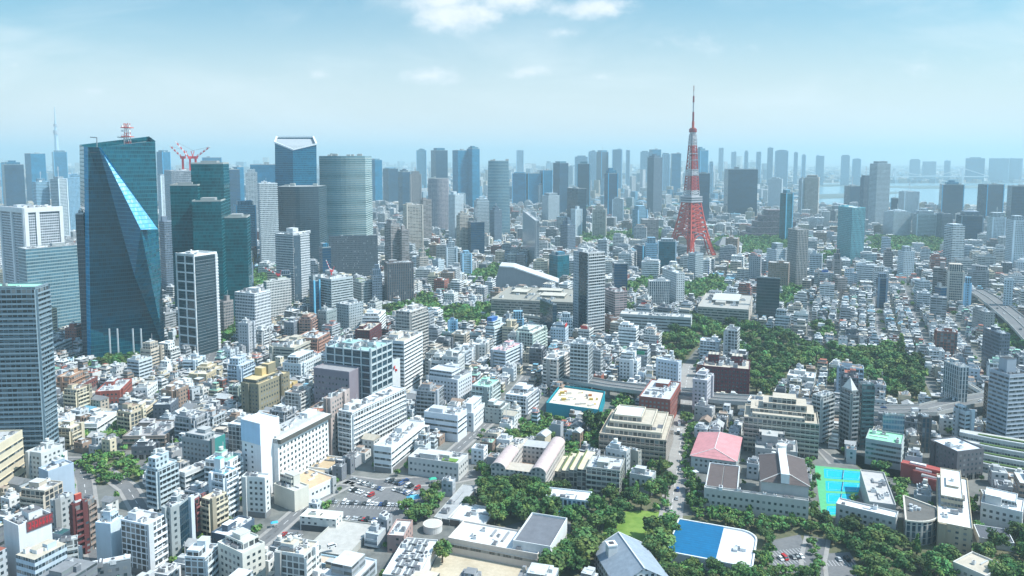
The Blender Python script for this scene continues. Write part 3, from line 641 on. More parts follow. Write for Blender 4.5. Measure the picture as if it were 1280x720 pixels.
frame_tower((243, 446, 321, 271, 322, 220), 'dark apartment tower with a white square grid up its left side', 'the white gridded apartment tower')

def notched_tower():
    Yb = ground(370, 332)[1]; root = thing('skyscraper', (xat(370, Yb, 120), Yb, 0), 0, 'blue glass skyscraper with a notched white edged roof', 'skyscraper')
    P = lambda px, py, dy=0: Vector((xat(px, Yb + dy, zat(py, Yb + dy)) - root.location.x, dy, zat(py, Yb + dy)))
    def B(px, dy): v = P(px, 250, dy); v.z = 0; return v
    b = [B(343, 12), B(366, -8), B(395, 6), B(391, 80), B(347, 84)]
    t = [P(343.5, 178, 12), P(366, 187, -8), P(395.5, 180, 6), P(391.5, 171, 80), P(346, 171, 84)]
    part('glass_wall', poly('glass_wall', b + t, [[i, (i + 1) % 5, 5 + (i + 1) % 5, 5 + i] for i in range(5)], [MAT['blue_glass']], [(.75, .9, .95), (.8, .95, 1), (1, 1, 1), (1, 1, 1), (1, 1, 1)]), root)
    part('roof', poly('roof', [v - Vector((0, 0, 4)) for v in t], [[0, 1, 2], [0, 2, 3], [0, 3, 4]], [MAT['rooftop']], (.34, .38, .4)), root)
    mb = MB()
    for i in range(5): mb.bar(t[i], t[(i + 1) % 5], 2.0, (.75, .78, .78))
    part('roof_trim', mb.mesh('roof_trim', [MAT['paint']]), root)
    FOOT.append((root.location.x, Yb + 35, 0, 110, 110)); REG.append(dict(o=root, x=root.location.x, y=Yb, h=220, s=(70, 60), anchor='the notched roof skyscraper', col=PBLUE, rc=ROOFD, style='', auto=False))
notched_tower()

def rounded_tower(xl, xr, yb, yt, label, anchor, mat, col, bulge=.35, crown=None, nm='skyscraper', depth=None, band=None, taper=1.0):
    """tower with a bowed front"""
    Yb = ground((xl + xr) / 2, yb)[1]; h = zat(yt, Yb); x0 = xat(xl, Yb, h * .6); x1 = xat(xr, Yb, h * .6); w = x1 - x0; d = depth or w * .8
    root = thing(nm, ((x0 + x1) / 2, Yb, 0), 0, label, 'skyscraper')
    pts = [(w * (i / 10 - .5), -bulge * w * .35 * math.sin(math.pi * i / 10)) for i in range(11)] + [(w / 2, d), (-w / 2, d)]
    n = len(pts); v = [(x, y, 0) for x, y in pts] + [(x * taper, y * taper + (1 - taper) * d * .3, h) for x, y in pts]
    f = [[i, (i + 1) % n, n + (i + 1) % n, n + i] for i in range(n)] + [list(range(n, 2 * n))]
    # continuous metric uv is made per face, storeys line up because v is height
    part('glass_wall', poly('glass_wall', v, f, [MAT[mat], MAT['rooftop']], [col] * n + [(.3, .32, .32)], [0] * n + [1]), root)
    if band:
        m2 = MB()
        p2 = [(x * 1.012, y * 1.012 - .4) for x, y in pts]; m2.prism(p2, 0, band[1], band[2]); me = m2.mesh('floor_band', [MAT['wall']])
        for k in range(1, int(h / band[0])):
            s = 1 + (taper - 1) * k * band[0] / h; part('floor_band', me, root, (0, 0, k * band[0]), sc=(s, s, 1))
    m3 = MB(); rr = random.Random(3)
    if crown:
        for i in range(crown): 
            a, b = rr.uniform(-.38, .3) * w, rr.uniform(.1, .6) * d; m3.box(a, a + rr.uniform(3, 9), b, b + rr.uniform(3, 8), h, h + rr.uniform(2, 6), (.4, .42, .4))
        part('roof_plant', m3.mesh('roof_plant', [MAT['wall']]), root)
    FOOT.append(((x0 + x1) / 2, Yb + d / 2, 0, w + 8, d + 8)); REG.append(dict(o=root, x=(x0 + x1) / 2, y=Yb, h=h, s=(w, d), anchor=anchor, col=LGREY, rc=ROOFD, style='', auto=False))
    return root
rounded_tower(400, 457, 322, 195, 'pale green tower with close white floor bands and a bowed front', 'the pale green banded tower', 'pale_glass', (.62, .80, .74), crown=9, band=(4.4, 1.3, (.40, .46, .42)))
rounded_tower(347, 399, 338, 233, 'dark grey tower with rounded shoulders beside the banded green tower', 'the dark rounded tower', 'dark_glass', (1.1, 1.05, 1.1), bulge=.6, crown=4)
rounded_tower(608, 638, 296, 201, 'tapering pale blue glass tower in the middle distance', 'the tapering glass tower', 'pale_glass', (.62, .75, .85), bulge=.2, crown=3, taper=.84)
rounded_tower(534, 561, 292, 223, 'lilac grey tower with a rounded top and pale right edge', 'the lilac round topped tower', 'gridded', (.36, .34, .37), bulge=.5, crown=2, taper=.9)

# red and white lattice tower
def lattice_tower():
    Yb = 1610.0; c = (xat(864, Yb, 100), Yb)
    root = thing('lattice_tower', (c[0], c[1], 0), R(33), 'tall red and white steel lattice tower with two observation decks', 'tower')
    red, wht, dark, mid_ = (.50, .062, .038), (.42, .42, .44), (.26, .035, .04), (.36, .045, .04)
    mpx = Yb * cp / FPX * 1.06
    prof = [(322, 29), (312, 24.5), (300, 20.5), (286, 16.5), (270, 13), (254, 10), (243, 8.2), (236, 7.6), (222, 6.6), (206, 5.6), (196, 5.0), (184, 4.3), (168, 3.4)]
    Z = lambda py: zat(py, Yb)
    def hw(z):
        zs = [Z(p[0]) for p in prof]
        for i in range(len(prof) - 1):
            if z <= zs[i + 1]: 
                t = (z - zs[i]) / (zs[i + 1] - zs[i]); return max(.5, (prof[i][1] + t * (prof[i + 1][1] - prof[i][1])) * mpx / 1.3)
        return prof[-1][1] * mpx / 1.3
    z0 = Z(322); cor = ((-1, -1), (1, -1), (1, 1), (-1, 1))
    pt = lambda k, z: Vector((cor[k % 4][0] * hw(z), cor[k % 4][1] * hw(z), z))
    zleg = Z(292); zdk = Z(252)
    for k in range(4):                                  # splayed legs, each a braced pair of chords
        mb = MB(); n = 5; zs = [0 if i == 0 else z0 + (zleg - z0) * i / n for i in range(n + 1)]
        inn = lambda z: Vector((cor[k][0] * hw(z) * .72, cor[k][1] * hw(z) * .72, z))
        for i in range(n):
            a, b = zs[i], zs[i + 1]; o1, o2 = pt(k, max(a, z0)), pt(k, b); o1.z = a; i1, i2 = inn(max(a, z0)), inn(b); i1.z = a
            l1 = Vector((o1.x, i1.y, a)); l2 = Vector((o2.x, i2.y, b)); r1 = Vector((i1.x, o1.y, a)); r2 = Vector((i2.x, o2.y, b))
            for p, q, w in ((o1, o2, 1.9), (l1, l2, 1.5), (r1, r2, 1.5), (i1, i2, 1.3), (o1, l2, .8), (l1, o2, .8), (o1, r2, .8), (r1, o2, .8), (l2, o2, .8), (r2, o2, .8), (i2, l2, .7), (i2, r2, .7)): mb.bar(p, q, w, red)
        part('leg', mb.mesh('leg', [MAT['paint']]), root)
    mb = MB()                                           # arches between the legs
    for k in range(4):
        a, b = pt(k, z0 + 8), pt(k + 1, z0 + 8); prev = None
        for i in range(13):
            t = i / 12; p = a.lerp(b, t); p.z = z0 + 8 + (zleg - z0 - 10) * math.sin(math.pi * t) ** .7; s = hw(p.z) / hw(z0 + 8)
            p.x *= .97; p.y *= .97
            if abs(cor[k][0] - cor[(k + 1) % 4][0]) > 0: p.y = cor[k][1] * hw(p.z)
            else: p.x = cor[k][0] * hw(p.z)
            if prev is not None: mb.bar(prev, p, 1.2, red)
            prev = p
    part('arch', mb.mesh('arch', [MAT['paint']]), root)
    def section(za, zb, n, col, rc, rb):
        mb = MB()
        for i in range(n):
            a, b = za + (zb - za) * i / n, za + (zb - za) * (i + 1) / n
            for k in range(4):
                mb.bar(pt(k, a), pt(k, b), rc, col); mb.bar(pt(k, a), pt(k + 1, b), rb, col); mb.bar(pt(k + 1, a), pt(k, b), rb, col); mb.bar(pt(k, b), pt(k + 1, b), rb, col)
                m1 = (pt(k, a) + pt(k + 1, a)) / 2; m2 = (pt(k, b) + pt(k + 1, b)) / 2; mb.bar(m1, m2, rb, col)
        part('lattice_section', mb.mesh('lattice_section', [MAT['paint']]), root)
    section(zleg, zdk, 7, red, 1.9, 1.0)
    for (y0, y1, n, col) in ((243, 238, 2, wht), (238, 220, 5, mid_), (220, 212, 3, wht), (212, 182, 6, mid_), (182, 168, 4, wht)):
        section(Z(y0), Z(y1), n, col, 1.2, .7)
    mb = MB(); mb.cyl(0, 0, 5.5, 0, zdk, dark, n=8); mb.cyl(0, 0, 3.2, zdk, Z(168), dark, n=8); part('lift_shaft', mb.mesh('lift_shaft', [MAT['paint']]), root)
    mb = MB(); q = 11.5 * mpx * .80
    mb.box(-q, q, -q, q, zdk - 1, zdk + 2, wht); mb.box(-q * .96, q * .96, -q * .96, q * .96, zdk + 2, zdk + 4.5, (.10, .13, .15)); mb.box(-q, q, -q, q, zdk + 4.5, zdk + 6.5, wht)
    mb.box(-q * .94, q * .94, -q * .94, q * .94, zdk + 6.5, zdk + 9, (.10, .13, .15)); mb.box(-q * .98, q * .98, -q * .98, q * .98, zdk + 9, zdk + 11.5, wht); mb.box(-q * .7, q * .7, -q * .7, q * .7, zdk + 11.5, zdk + 14, wht)
    part('observation_deck', mb.mesh('observation_deck', [MAT['paint']]), root)
    mb = MB(); za = Z(166.5); mb.cyl(0, 0, 6.5, za - 3, za + 2, wht, n=12); mb.cyl(0, 0, 8, za + 2, za + 9, dark, n=12); mb.cyl(0, 0, 6, za + 9, za + 11, (.5, .1, .08), n=12)
    part('upper_deck', mb.mesh('upper_deck', [MAT['paint']]), root)
    mb = MB()
    for (y0, y1, r, col) in ((160, 152, 2.8, red), (152, 140, 2.1, dark), (140, 128, 1.6, wht), (128, 120, 1.9, dark), (120, 114, 1.0, wht), (114, 107, .8, dark)):
        mb.cyl(0, 0, r, Z(y0), Z(y1), col, n=8)
    part('antenna_mast', mb.mesh('antenna_mast', [MAT['paint']]), root)
    for y in (212, 218, 200, 192, 178, 174):            # rings of dish antennas
        mb = MB(); z = Z(y); w = hw(z) + 1.2
        for k in range(4): mb.bar((cor[k][0] * w, cor[k][1] * w, z), (cor[(k + 1) % 4][0] * w, cor[(k + 1) % 4][1] * w, z), .7, wht)
        part('gallery', mb.mesh('gallery', [MAT['paint']]), root)
    mb = MB(); mb.box(-26, 26, -20, 20, 0, 19, (.55, .56, .55)); part('base_building', mb.mesh('base_building', [MAT['gridded']]), root)
    FOOT.append((c[0], c[1], .6, 100, 100)); REG.append(dict(o=root, x=c[0], y=c[1], h=320, s=(60, 60), anchor='the red lattice tower', col=BRICK, rc=ROOFG, style='', auto=False))
lattice_tower()
# needle tower far away; the paleness of haze is put into its base colour
def needle():
    Yb = 4700.0; x = xat(70.5, Yb, 300); root = thing('broadcasting_tower', (x, Yb, 0), 0, 'very tall pale needle tower fading into the haze on the skyline', 'tower')
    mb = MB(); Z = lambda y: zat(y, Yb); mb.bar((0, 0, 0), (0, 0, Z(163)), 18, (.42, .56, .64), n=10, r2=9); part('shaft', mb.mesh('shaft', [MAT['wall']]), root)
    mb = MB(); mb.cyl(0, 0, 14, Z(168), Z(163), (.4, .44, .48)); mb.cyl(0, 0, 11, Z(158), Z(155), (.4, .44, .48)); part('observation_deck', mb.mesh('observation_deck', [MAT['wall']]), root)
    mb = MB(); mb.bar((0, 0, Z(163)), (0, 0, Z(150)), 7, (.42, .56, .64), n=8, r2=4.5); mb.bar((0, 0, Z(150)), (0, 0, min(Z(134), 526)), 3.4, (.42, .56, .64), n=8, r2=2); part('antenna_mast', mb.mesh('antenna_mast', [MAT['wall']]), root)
    REG.append(dict(o=root, x=x, y=Yb, h=600, s=(50, 50), anchor='the far needle tower', col=PBLUE, rc=ROOFG, style='', auto=False))
needle()
# tower under construction with three red cranes
def crane(x, y, z, jib, lean, rz, label, s=1.0, mast=10):
    root = thing('tower_crane', (x, y, z), rz, label, 'crane', )
    red, wh = (.62, .06, .07), (.72, .70, .70)
    mb = MB(); mb.box(-1 * s, 1 * s, -1 * s, 1 * s, 0, mast * s, red); part('mast', mb.mesh('mast', [MAT['paint']]), root)
    mb = MB(); mb.box(-2.2 * s, 3 * s, -1.8 * s, 1.8 * s, mast * s, (mast + 3) * s, red); part('cab', mb.mesh('cab', [MAT['paint']]), root)
    mb = MB(); n = 8
    for i in range(n):
        a, b = Vector((-1.5 * s - lean[0] * jib * i / n, 0, (mast + 2) * s + lean[1] * jib * i / n)), Vector((-1.5 * s - lean[0] * jib * (i + 1) / n, 0, (mast + 2) * s + lean[1] * jib * (i + 1) / n))
        mb.bar(a, b, .9 * s, red if i % 2 == 0 else wh); mb.bar(a + Vector((0, 0, 1.8 * s)), b + Vector((0, 0, 1.8 * s * (1 - i / n))), .3 * s, red if i % 2 == 0 else wh)
    part('jib', mb.mesh('jib', [MAT['paint']]), root)
    mb = MB(); mb.bar((3 * s, 0, (mast + 2) * s), (5 * s, 0, (mast + 9) * s), .5 * s, red); mb.bar((5 * s, 0, (mast + 9) * s), (-1.5 * s - lean[0] * jib, 0, (mast + 2) * s + lean[1] * jib), .2 * s, (.3, .3, .3)); part('counter_frame', mb.mesh('counter_frame', [MAT['paint']]), root)
rt, sx, sy, h = building('grey tower block under construction below three red cranes', 'tower', (214, 345, 214, 250, 214, 205), 'gridded', (.30, .34, .38), ROOFG, th=8, anchor='the tower under construction', near=False)
yb = rt.location.y
for px, jl, ln, rz, lab in ((229, 26, (.75, .75), 0, 'leftmost red tower crane on the unfinished tower, jib to the left'), (238, 34, (.6, .8), .5, 'middle red tower crane on the unfinished tower, jib to the left'), (245, 30, (.8, .6), math.pi, 'rightmost red tower crane on the unfinished tower, jib to the right')):
    crane(xat(px, yb, h), yb, h + .3, jl, ln, rz, lab, 1.5, 14)

# ------------------------------------------------------------------ buildings read off the photograph
T = True
HAND = [
 # label, category, (corner x, base y, roof y, right end x, roof y, left end x), style, wall, roof, anchor, options
 ('grey residential tower with many balconies at the left edge of the view', 'tower', (44, 592, 360, 60, 357, -70), 'balconied', (.19, .26, .30), MINT, 'the grey residential tower at the left edge', dict(faces='lr', n_ac=4, pent_h=10, th=62)),
 ('very slim dark slab standing against the faceted glass skyscraper', 'tower', (104, 450, 268, 108, None, 94), 'dark_glass', (.8, .9, 1), ROOFD, None, dict(th=70, near=False)),
 ('white framed hotel tower with dark recessed panels at the left edge', 'tower', (30, 400, 262, 77, 262, 0), 'gridded', (.50, .54, .58), ROOFW, 'the white framed hotel', dict(th=22, near=False, fl=3.4)),
 ('pale glass office tower with horizontal bands left of the faceted skyscraper', 'tower', (32, 424, 312, 104, 300, 22), 'pale_glass', (.75, .85, .92), ROOFW, 'the pale banded office tower', dict(th=20, near=False)),
 ('small white terraced block at the foot of the pale banded office tower', 'building', (62, 452, 436, 90, 424, 58), 'ribbon', WHITE, ROOFW, None, {}),
 ('dark block with a square grid front and pale roof edge', 'tower', (411, 352, 296, 472, 295, 408), 'gridded', (.10, .12, .14), LGREY, 'the dark square grid block', dict(th=-2, near=False)),
 ('slim tower with a white gridded right side and white crown', 'tower', (366, 385, 294, 387, 291, 344), 'gridded', (.55, .58, .60), WHITE, 'the slim white crowned tower', dict(near=False, th=46, pent_h=7)),
 ('slender pale tower with a fine white grid', 'tower', (324, 345, 230, 347, None, 322), 'gridded', (.55, .60, .62), ROOFW, None, dict(th=5, near=False)),
 ('mid rise office with white window grid and planted roof below a red crane', 'building', (333, 402, 353, 364, 350, 329), 'gridded', OFFW, (.16, .22, .10), 'the planted roof office', dict(th=30, near=False)),
 ('grey office block with pale window bands and a dark set back top storey', 'building', (414, 402, 350, 441, 341, 386), 'ribbon', (.42, .47, .48), ROOFG, 'the banded office with a dark top', dict(near=T, th=36, pent_h=6)),
 ('squat office with a white grid and a green roof', 'building', (452, 392, 354, 471, 350, 441), 'gridded', (.48, .51, .50), (.16, .22, .10), None, dict(near=False, th=30)),
 ('plain dark brown tower block among trees', 'tower', (484, 382, 330, 517, 326, 480), 'vertical_fins', (.15, .13, .13), ROOFG, 'the dark brown block', dict(th=12, near=False)),
 ('white apartment tower with rows of small windows', 'tower', (318, 436, 368, 338, 362, 293), 'gridded', (.62, .64, .66), ROOFW, 'the white windowed apartment tower', dict(th=48, near=False)),
 ('dark navy and pale striped twin apartment block', 'apartments', (436, 418, 382, 454, 378, 420), 'punched', (.36, .41, .43), ROOFG, None, {}),
 ('grey green apartment slab beside the terracotta terraces', 'apartments', (408, 424, 390, 421, 386, 397), 'punched', (.27, .32, .32), ROOFG, None, {}),
 ('white block with dark ribbon windows in the middle distance', 'building', (474, 424, 396, 482, 388, 453), 'ribbon', WHITE, ROOFW, None, {}),
 ('dark red brick office with a stepped roof', 'building', (462, 436, 414, 477, 404, 444), 'punched', MAROON, BEIGE, 'the dark red stepped office', {}),
 ('pink brown terraced apartment house, upper block', 'apartments', (389, 428, 400, 399, 394, 374), 'balconied', (.40, .24, .19), ROOFB, 'the pink brown terraces', {}),
 ('terracotta terraced apartment house with pale balconies', 'apartments', (397, 450, 424, 412, 416, 369), 'balconied', (.42, .24, .18), LGREY, None, {}),
 ('wide low beige office with horizontal bands', 'building', (368, 460, 436, 392, 425, 336), 'ribbon', (.42, .41, .35), BEIGE, 'the wide low beige office', {}),
 ('white and pale blue office wing with a flat white roof', 'building', (376, 478, 456, 403, 443, 353), 'punched', (.58, .64, .66), ROOFW, None, {}),
 ('slate grey small block with sunlit flat roof', 'apartments', (367, 430, 404, 376, 400, 355), 'punched', (.17, .19, .22), LGREY, None, {}),
 ('tall brown grey apartment tower with pale balcony rows', 'tower', (513, 458, 391, 534, 384, 495), 'balconied', (.46, .44, .41), ROOFW, 'the brown grey balconied tower', dict(near=T)),
 ('white office tower striped by dark window bands', 'tower', (505, 494, 428, 528, 416, 477), 'ribbon', (.66, .68, .68), BEIGE, 'the white striped office tower', dict(fl=3.3)),
 ('slim white sign tower with a red mark near the top', 'building', (487, 500, 452, 500, 449, 484), 'plain', WHITE, WHITE, 'the white sign tower', dict(n_ac=1)),
 ('long white apartment block with wavy rows of balconies', 'apartments', (440, 572, 517, 506, 486, 423), 'balconied', WHITE, ROOFW, 'the long white balcony block', dict(faces='rl', fl=3.4)),
 ('tall narrow pinkish brown office beside the white slab hotel', 'building', (413, 572, 500, 437, 487, 404), 'punched', (.40, .33, .30), ROOFG, 'the pinkish brown narrow office', {}),
 ('white school wing with two long window bands, left arm of the courtyard', 'building', (489, 592, 561, 531, 528, 467), 'ribbon', WHITE, LGREY, 'the white courtyard school', dict(fl=4.2)),
 ('white school wing closing the far side of the courtyard', 'building', (572, 553, 521, 580, 512, 530, 513), 'ribbon', (.62, .66, .70), LGREY, None, dict(fl=4.2)),
 ('low grey concrete building with a patch of grass on its roof', 'building', (573, 602, 581, 587, 569, 510, 574), 'punched', (.50, .50, .48), LGREY, 'the low building with a grassy roof patch', dict(fl=4)),
 ('white complex with a recessed grey courtyard front', 'building', (572, 512, 476, 590, 466, 533), 'punched', (.58, .61, .64), LGREY, 'the white recessed front complex', {}),
 ('pale green roofed white apartment block', 'apartments', (612, 512, 485, 624, 476, 590), 'balconied', (.56, .64, .62), MINT, 'the pale green roofed block', {}),
 ('white apartment block with a dark window front', 'apartments', (658, 522, 497, 672, 486, 632), 'balconied', (.60, .62, .64), ROOFW, 'the white block with the dark front', {}),
 ('grey box with a plain flat white roof', 'hall', (627, 530, 513, 638, 504, 606), 'small_windows', (.34, .38, .37), ROOFW, None, {}),
 ('narrow white terrace house standing on the street corner', 'house', (592, 540, 518, 606, 505, 578), 'punched', WHITE, ROOFW, None, {}),
 ('white office with a pink roof patch', 'building', (632, 468, 440, 653, 430, 613), 'ribbon', (.54, .60, .65), (.62, .38, .38), 'the pink topped white office', {}),
 ('small striped office with a blue sign box on its roof', 'building', (618, 436, 410, 634, 404, 607), 'ribbon', (.58, .66, .68), ROOFW, 'the office with a blue roof sign', {}),
 ('white cubic building with small square windows', 'building', (590, 461, 440, 593, 432, 572), 'punched', WHITE, ROOFW, None, {}),
 ('cream narrow block on the far side of the white cube', 'building', (607, 454, 432, 612, 425, 590), 'punched', OFFW, ROOFW, None, {}),
 ('brown grey office with a rooftop car park', 'building', (548, 472, 443, 563, 435, 531), 'ribbon', (.36, .31, .27), ROOFB, None, {}),
 ('long hall with a pale turquoise roof', 'hall', (600, 433, 418, 601, None, 548, 416), 'ribbon', (.36, .42, .42), (.36, .66, .70), 'the turquoise roofed hall', dict(pent=False)),
 # left foreground
 ('white office block with a red lettered sign band along its roof', 'building', (23, 752, 661, 64, 645, 4), 'plain', (.64, .65, .65), ROOFD, 'the block with the red sign band', dict(n_ac=5, par=1.6)),
 ('slim dark red apartment tower with an orange roof hut', 'apartments', (93, 696, 632, 106, 627, 89), 'balconied', (.16, .05, .05), (.50, .17, .10), 'the slim dark red tower', dict(n_ac=1)),
 ('grey glass fronted office left of the slim dark red tower', 'building', (67, 682, 628, 91, 618, 63), 'punched', (.40, .42, .42), ROOFG, None, {}),
 ('slim brown apartment tower right of the dark red one', 'apartments', (108, 690, 628, 118, 622, 106), 'balconied', (.30, .23, .19), ROOFG, None, {}),
 ('grey white tower with a sloping glass front', 'building', (73, 730, 679, 97, 674, 65), 'balconied', (.52, .55, .54), ROOFW, None, dict(faces='r')),
 ('white office tower striped with deep dark window bays', 'building', (183, 722, 658, 206, 645, 151), 'balconied', (.72, .75, .77), LGREY, 'the white deep striped tower', dict(faces='r', fl=3.6)),
 ('pale blue white plain sided office beside the deep striped tower', 'building', (138, 712, 657, 153, 647, 119), 'plain', (.55, .65, .72), ROOFW, None, {}),
 ('grey glass office tower squeezed behind the white striped tower', 'building', (213, 708, 637, 224, 632, 206), 'punched', (.30, .33, .33), ROOFG, None, {}),
 ('black glass office with a white vertical edge', 'building', (224, 694, 633, 239, 621, 207), 'dark_glass', (1, 1.1, 1.2), LGREY, 'the black glass office', dict(n_ac=6)),
 ('narrow maroon apartment building with a pink roof sign', 'apartments', (243, 672, 626, 254, 620, 239), 'balconied', (.26, .10, .10), (.55, .25, .26), None, {}),
 ('cream apartment block with pale balconies', 'apartments', (263, 672, 627, 283, 617, 252), 'balconied', CREAM, (.58, .50, .42), 'the cream balconied block', {}),
 ('slender white tower with a cyan roof terrace', 'apartments', (281, 652, 595, 296, 587, 262), 'balconied', (.66, .70, .72), (.16, .55, .72), 'the slender tower with the cyan roof', dict(pent_h=8)),
 ('pale grey block with chamfered corner and striped right side', 'building', (256, 748, 699, 273, 682, 231), 'balconied', (.60, .66, .68), LGREY, None, dict(faces='r')),
 ('white roofed block with a navy wall', 'building', (284, 690, 672, 318, 650, 264), 'punched', (.08, .115, .16), WHITE, 'the white roofed navy block', {}),
 ('cream white block with rounded stair towers at the bottom edge', 'building', (303, 752, 694, 331, 680, 272), 'punched', (.60, .60, .54), LGREY, None, {}),
 ('grey slab whose end wall is painted plain teal green', 'building', (262, 600, 553, 281, 544, 227), 'punched', (.30, .33, .34), ROOFG, 'the slab with the teal end wall', dict(n_ac=8)),
 ('pale grey office with white corner frames', 'building', (197, 640, 588, 221, 577, 184), 'balconied', (.44, .52, .55), ROOFW, None, dict(faces='rl')),
 ('white parking style block with long dark bands', 'building', (231, 628, 593, 262, 580, 222), 'ribbon', (.56, .58, .58), LGREY, None, {}),
 ('blue grey windowless block with ribbed metal sides', 'building', (60, 640, 591, 92, 580, 48), 'plain', (.36, .44, .52), LGREY, 'the windowless blue grey block', dict(n_ac=7)),
 ('cream office with two long window bands at the left edge', 'building', (-24, 640, 571, 28, 539, -60), 'ribbon', CREAM, ROOFG, 'the cream office at the left edge', dict(fl=5.5)),
 ('low hall with a mint green roof', 'hall', (28, 636, 626, 50, 613, 20), 'plain', (.4, .5, .46), MINT, None, dict(pent=False, n_ac=0, par=.3)),
 ('dark grey building with white roof beams at the bottom left', 'building', (100, 775, 714, 163, 702, 68), 'punched', (.17, .20, .22), ROOFD, None, dict(n_ac=10)),
 ('brick red block with a dark left side', 'building', (150, 508, 489, 165, 474, 119), 'punched', BRICK, LGREY, 'the brick red block', {}),
 ('brown walled house block with a white flat roof', 'building', (104, 496, 481, 122, 471, 98), 'punched', (.18, .07, .06), ROOFW, None, {}),
 ('orange brown stepped apartments near the faceted skyscraper', 'apartments', (87, 498, 472, 104, 464, 71), 'balconied', (.40, .24, .16), ROOFB, None, {}),
 ('white villa apartments with long dark terraces', 'apartments', (121, 546, 531, 146, 515, 104), 'ribbon', WHITE, ROOFW, 'the white villa apartments', dict(fl=3.6)),
 ('cream apartment house beside the grey residential tower', 'apartments', (88, 562, 537, 103, 530, 67), 'balconied', CREAM, ROOFW, None, {}),
 ('white roofed cream striped apartments right of the brick red block', 'apartments', (180, 530, 514, 198, 500, 164), 'ribbon', CREAM, ROOFW, None, {}),
 ('dark navy block with square windows', 'building', (213, 530, 507, 223, 499, 191), 'punched', (.10, .12, .15), LGREY, None, {}),
 ('wide low building with a grey brown flat roof', 'building', (206, 562, 546, 229, 526, 153), 'ribbon', (.26, .22, .19), (.36, .35, .35), 'the wide grey brown roofed building', {}),
 ('small dark block with a white roof', 'building', (192, 574, 559, 198, 553, 164), 'punched', (.12, .13, .15), ROOFW, None, {}),
 ('hall with a beige gravel roof behind the teal ended slab', 'hall', (288, 566, 549, 301, 540, 257), 'punched', (.20, .2, .2), (.54, .48, .40), None, dict(n_ac=2)),
 ('small white house block with two dark windows', 'house', (184, 504, 486, 197, 477, 167), 'punched', WHITE, ROOFB, None, {}),
 ('cream and tan rectangular office with dark windows', 'building', (258, 486, 469, 278, 458, 236), 'punched', (.50, .43, .29), (.60, .55, .45), 'the cream tan office', {}),
 ('pale blue white office near the gridded apartment tower', 'building', (247, 468, 451, 257, 445, 228), 'ribbon', (.56, .64, .68), ROOFW, None, {}),
 ('tall dark tan office block with yellow roof terraces', 'building', (323, 528, 482, 362, 466, 301), 'punched', (.25, .23, .16), (.60, .48, .28), 'the yellow topped office', dict(pent_h=9)),
 ('yellow wing with dark window bands', 'building', (350, 515, 489, 372, 477, 336), 'ribbon', YELLOW, BEIGE, None, {}),
 ('slim striped block with a mint green roof', 'apartments', (298, 512, 484, 303, 481, 286), 'balconied', (.34, .40, .36), MINT, None, dict(faces='lr')),
 # hotel surroundings
 ('low white annex with dotted square windows at the foot of the hotel', 'building', (331, 648, 599, 337, 594, 302), 'punched', (.64, .66, .64), ROOFW, None, {}),
 ('low white building with terracotta planted roof beside the hotel', 'building', (411, 597, 588, 430, 573, 372), 'punched', WHITE, (.46, .35, .22), None, dict(pent=False)),
 ('low white building with an orange tan roof', 'building', (386, 630, 614, 420, 598, 352), 'punched', WHITE, (.58, .42, .27), 'the orange tan roofed building', dict(pent=False, n_ac=2)),
 ('beige and white hall with a dark entrance below', 'hall', (368, 640, 616, 386, 608, 342), 'plain', (.60, .58, .50), LGREY, None, {}),
 ('white service building with a cream yellow roof end', 'building', (420, 667, 650, 429, 640, 375), 'small_windows', (.66, .67, .63), (.72, .68, .52), 'the cream roofed service building', dict(pent=False, n_ac=1, par=.3)),
 ('flat grey concrete parking deck', 'parking deck', (433, 704, 697, 470, 657, 380), 'plain', (.40, .40, .37), (.44, .43, .40), 'the grey parking deck', dict(pent=False, n_ac=0, par=.8)),
 ('white four storey house with balconies', 'house', (377, 724, 690, 390, 678, 356), 'balconied', WHITE, ROOFW, None, {}),
 ('pale blue house with a rust stained roof', 'house', (412, 727, 708, 422, 698, 388), 'punched', (.42, .62, .72), (.58, .46, .36), None, dict(pent=False, n_ac=1)),
 ('small building with a clean white roof at the bottom', 'house', (458, 728, 713, 471, 702, 424), 'punched', (.50, .58, .62), WHITE, None, dict(pent=False, n_ac=1)),
 ('white roofed house with a reddish brown lower wall', 'house', (505, 692, 672, 516, 652, 484), 'small_windows', (.40, .27, .24), ROOFW, None, dict(pent=False)),
 # school in the middle
 ('long low school wing with a white roof full of air conditioners', 'school', (524, 738, 724, 548, 677, 478), 'ribbon', (.60, .61, .60), ROOFW, 'the long white school wing', dict(pent=False, n_ac=16, fl=4)),
 ('white roofed main school building facing the sandy yard', 'school', (672, 713, 695, 690, None, 560, 674), 'ribbon', (.58, .53, .48), ROOFW, 'the main school building', dict(pent=False, n_ac=10, fl=4)),
 ('gymnasium with a flat dark grey roof and white rim', 'gymnasium', (688, 712, 686, 709, 650, 641), 'plain', (.62, .64, .64), (.15, .16, .18), 'the grey roofed gymnasium', dict(pent=False, n_ac=0, par=1.2)),
 ('long low building with a weathered grey roof running into the trees', 'building', (562, 657, 652, 597, 610, 542), 'small_windows', (.4, .4, .38), (.36, .37, .37), None, dict(pent=False, n_ac=4, par=.4)),
 ('low building with a plain white square roof', 'building', (606, 664, 660, 622, 640, 560), 'punched', (.56, .56, .53), ROOFW, None, dict(pent=False, n_ac=2)),
 ('white roofed glass gallery among the trees', 'building', (736, 643, 628, 740, None, 682, 622), 'vertical_fins', (.52, .58, .6), WHITE, None, dict(pent=False, n_ac=3, fl=6)),
 # middle
 ('round cornered grey apartment tower with white balcony bands', 'tower', (736, 494, 432, 741, None, 713, 430), 'balconied', (.46, .50, .51), ROOFW, 'the round cornered apartment tower', dict(near=T, faces='r')),
 ('small pale gridded block hugging the round cornered tower', 'apartments', (751, 474, 440, 754, None, 740, 438), 'gridded', (.50, .52, .52), ROOFW, None, {}),
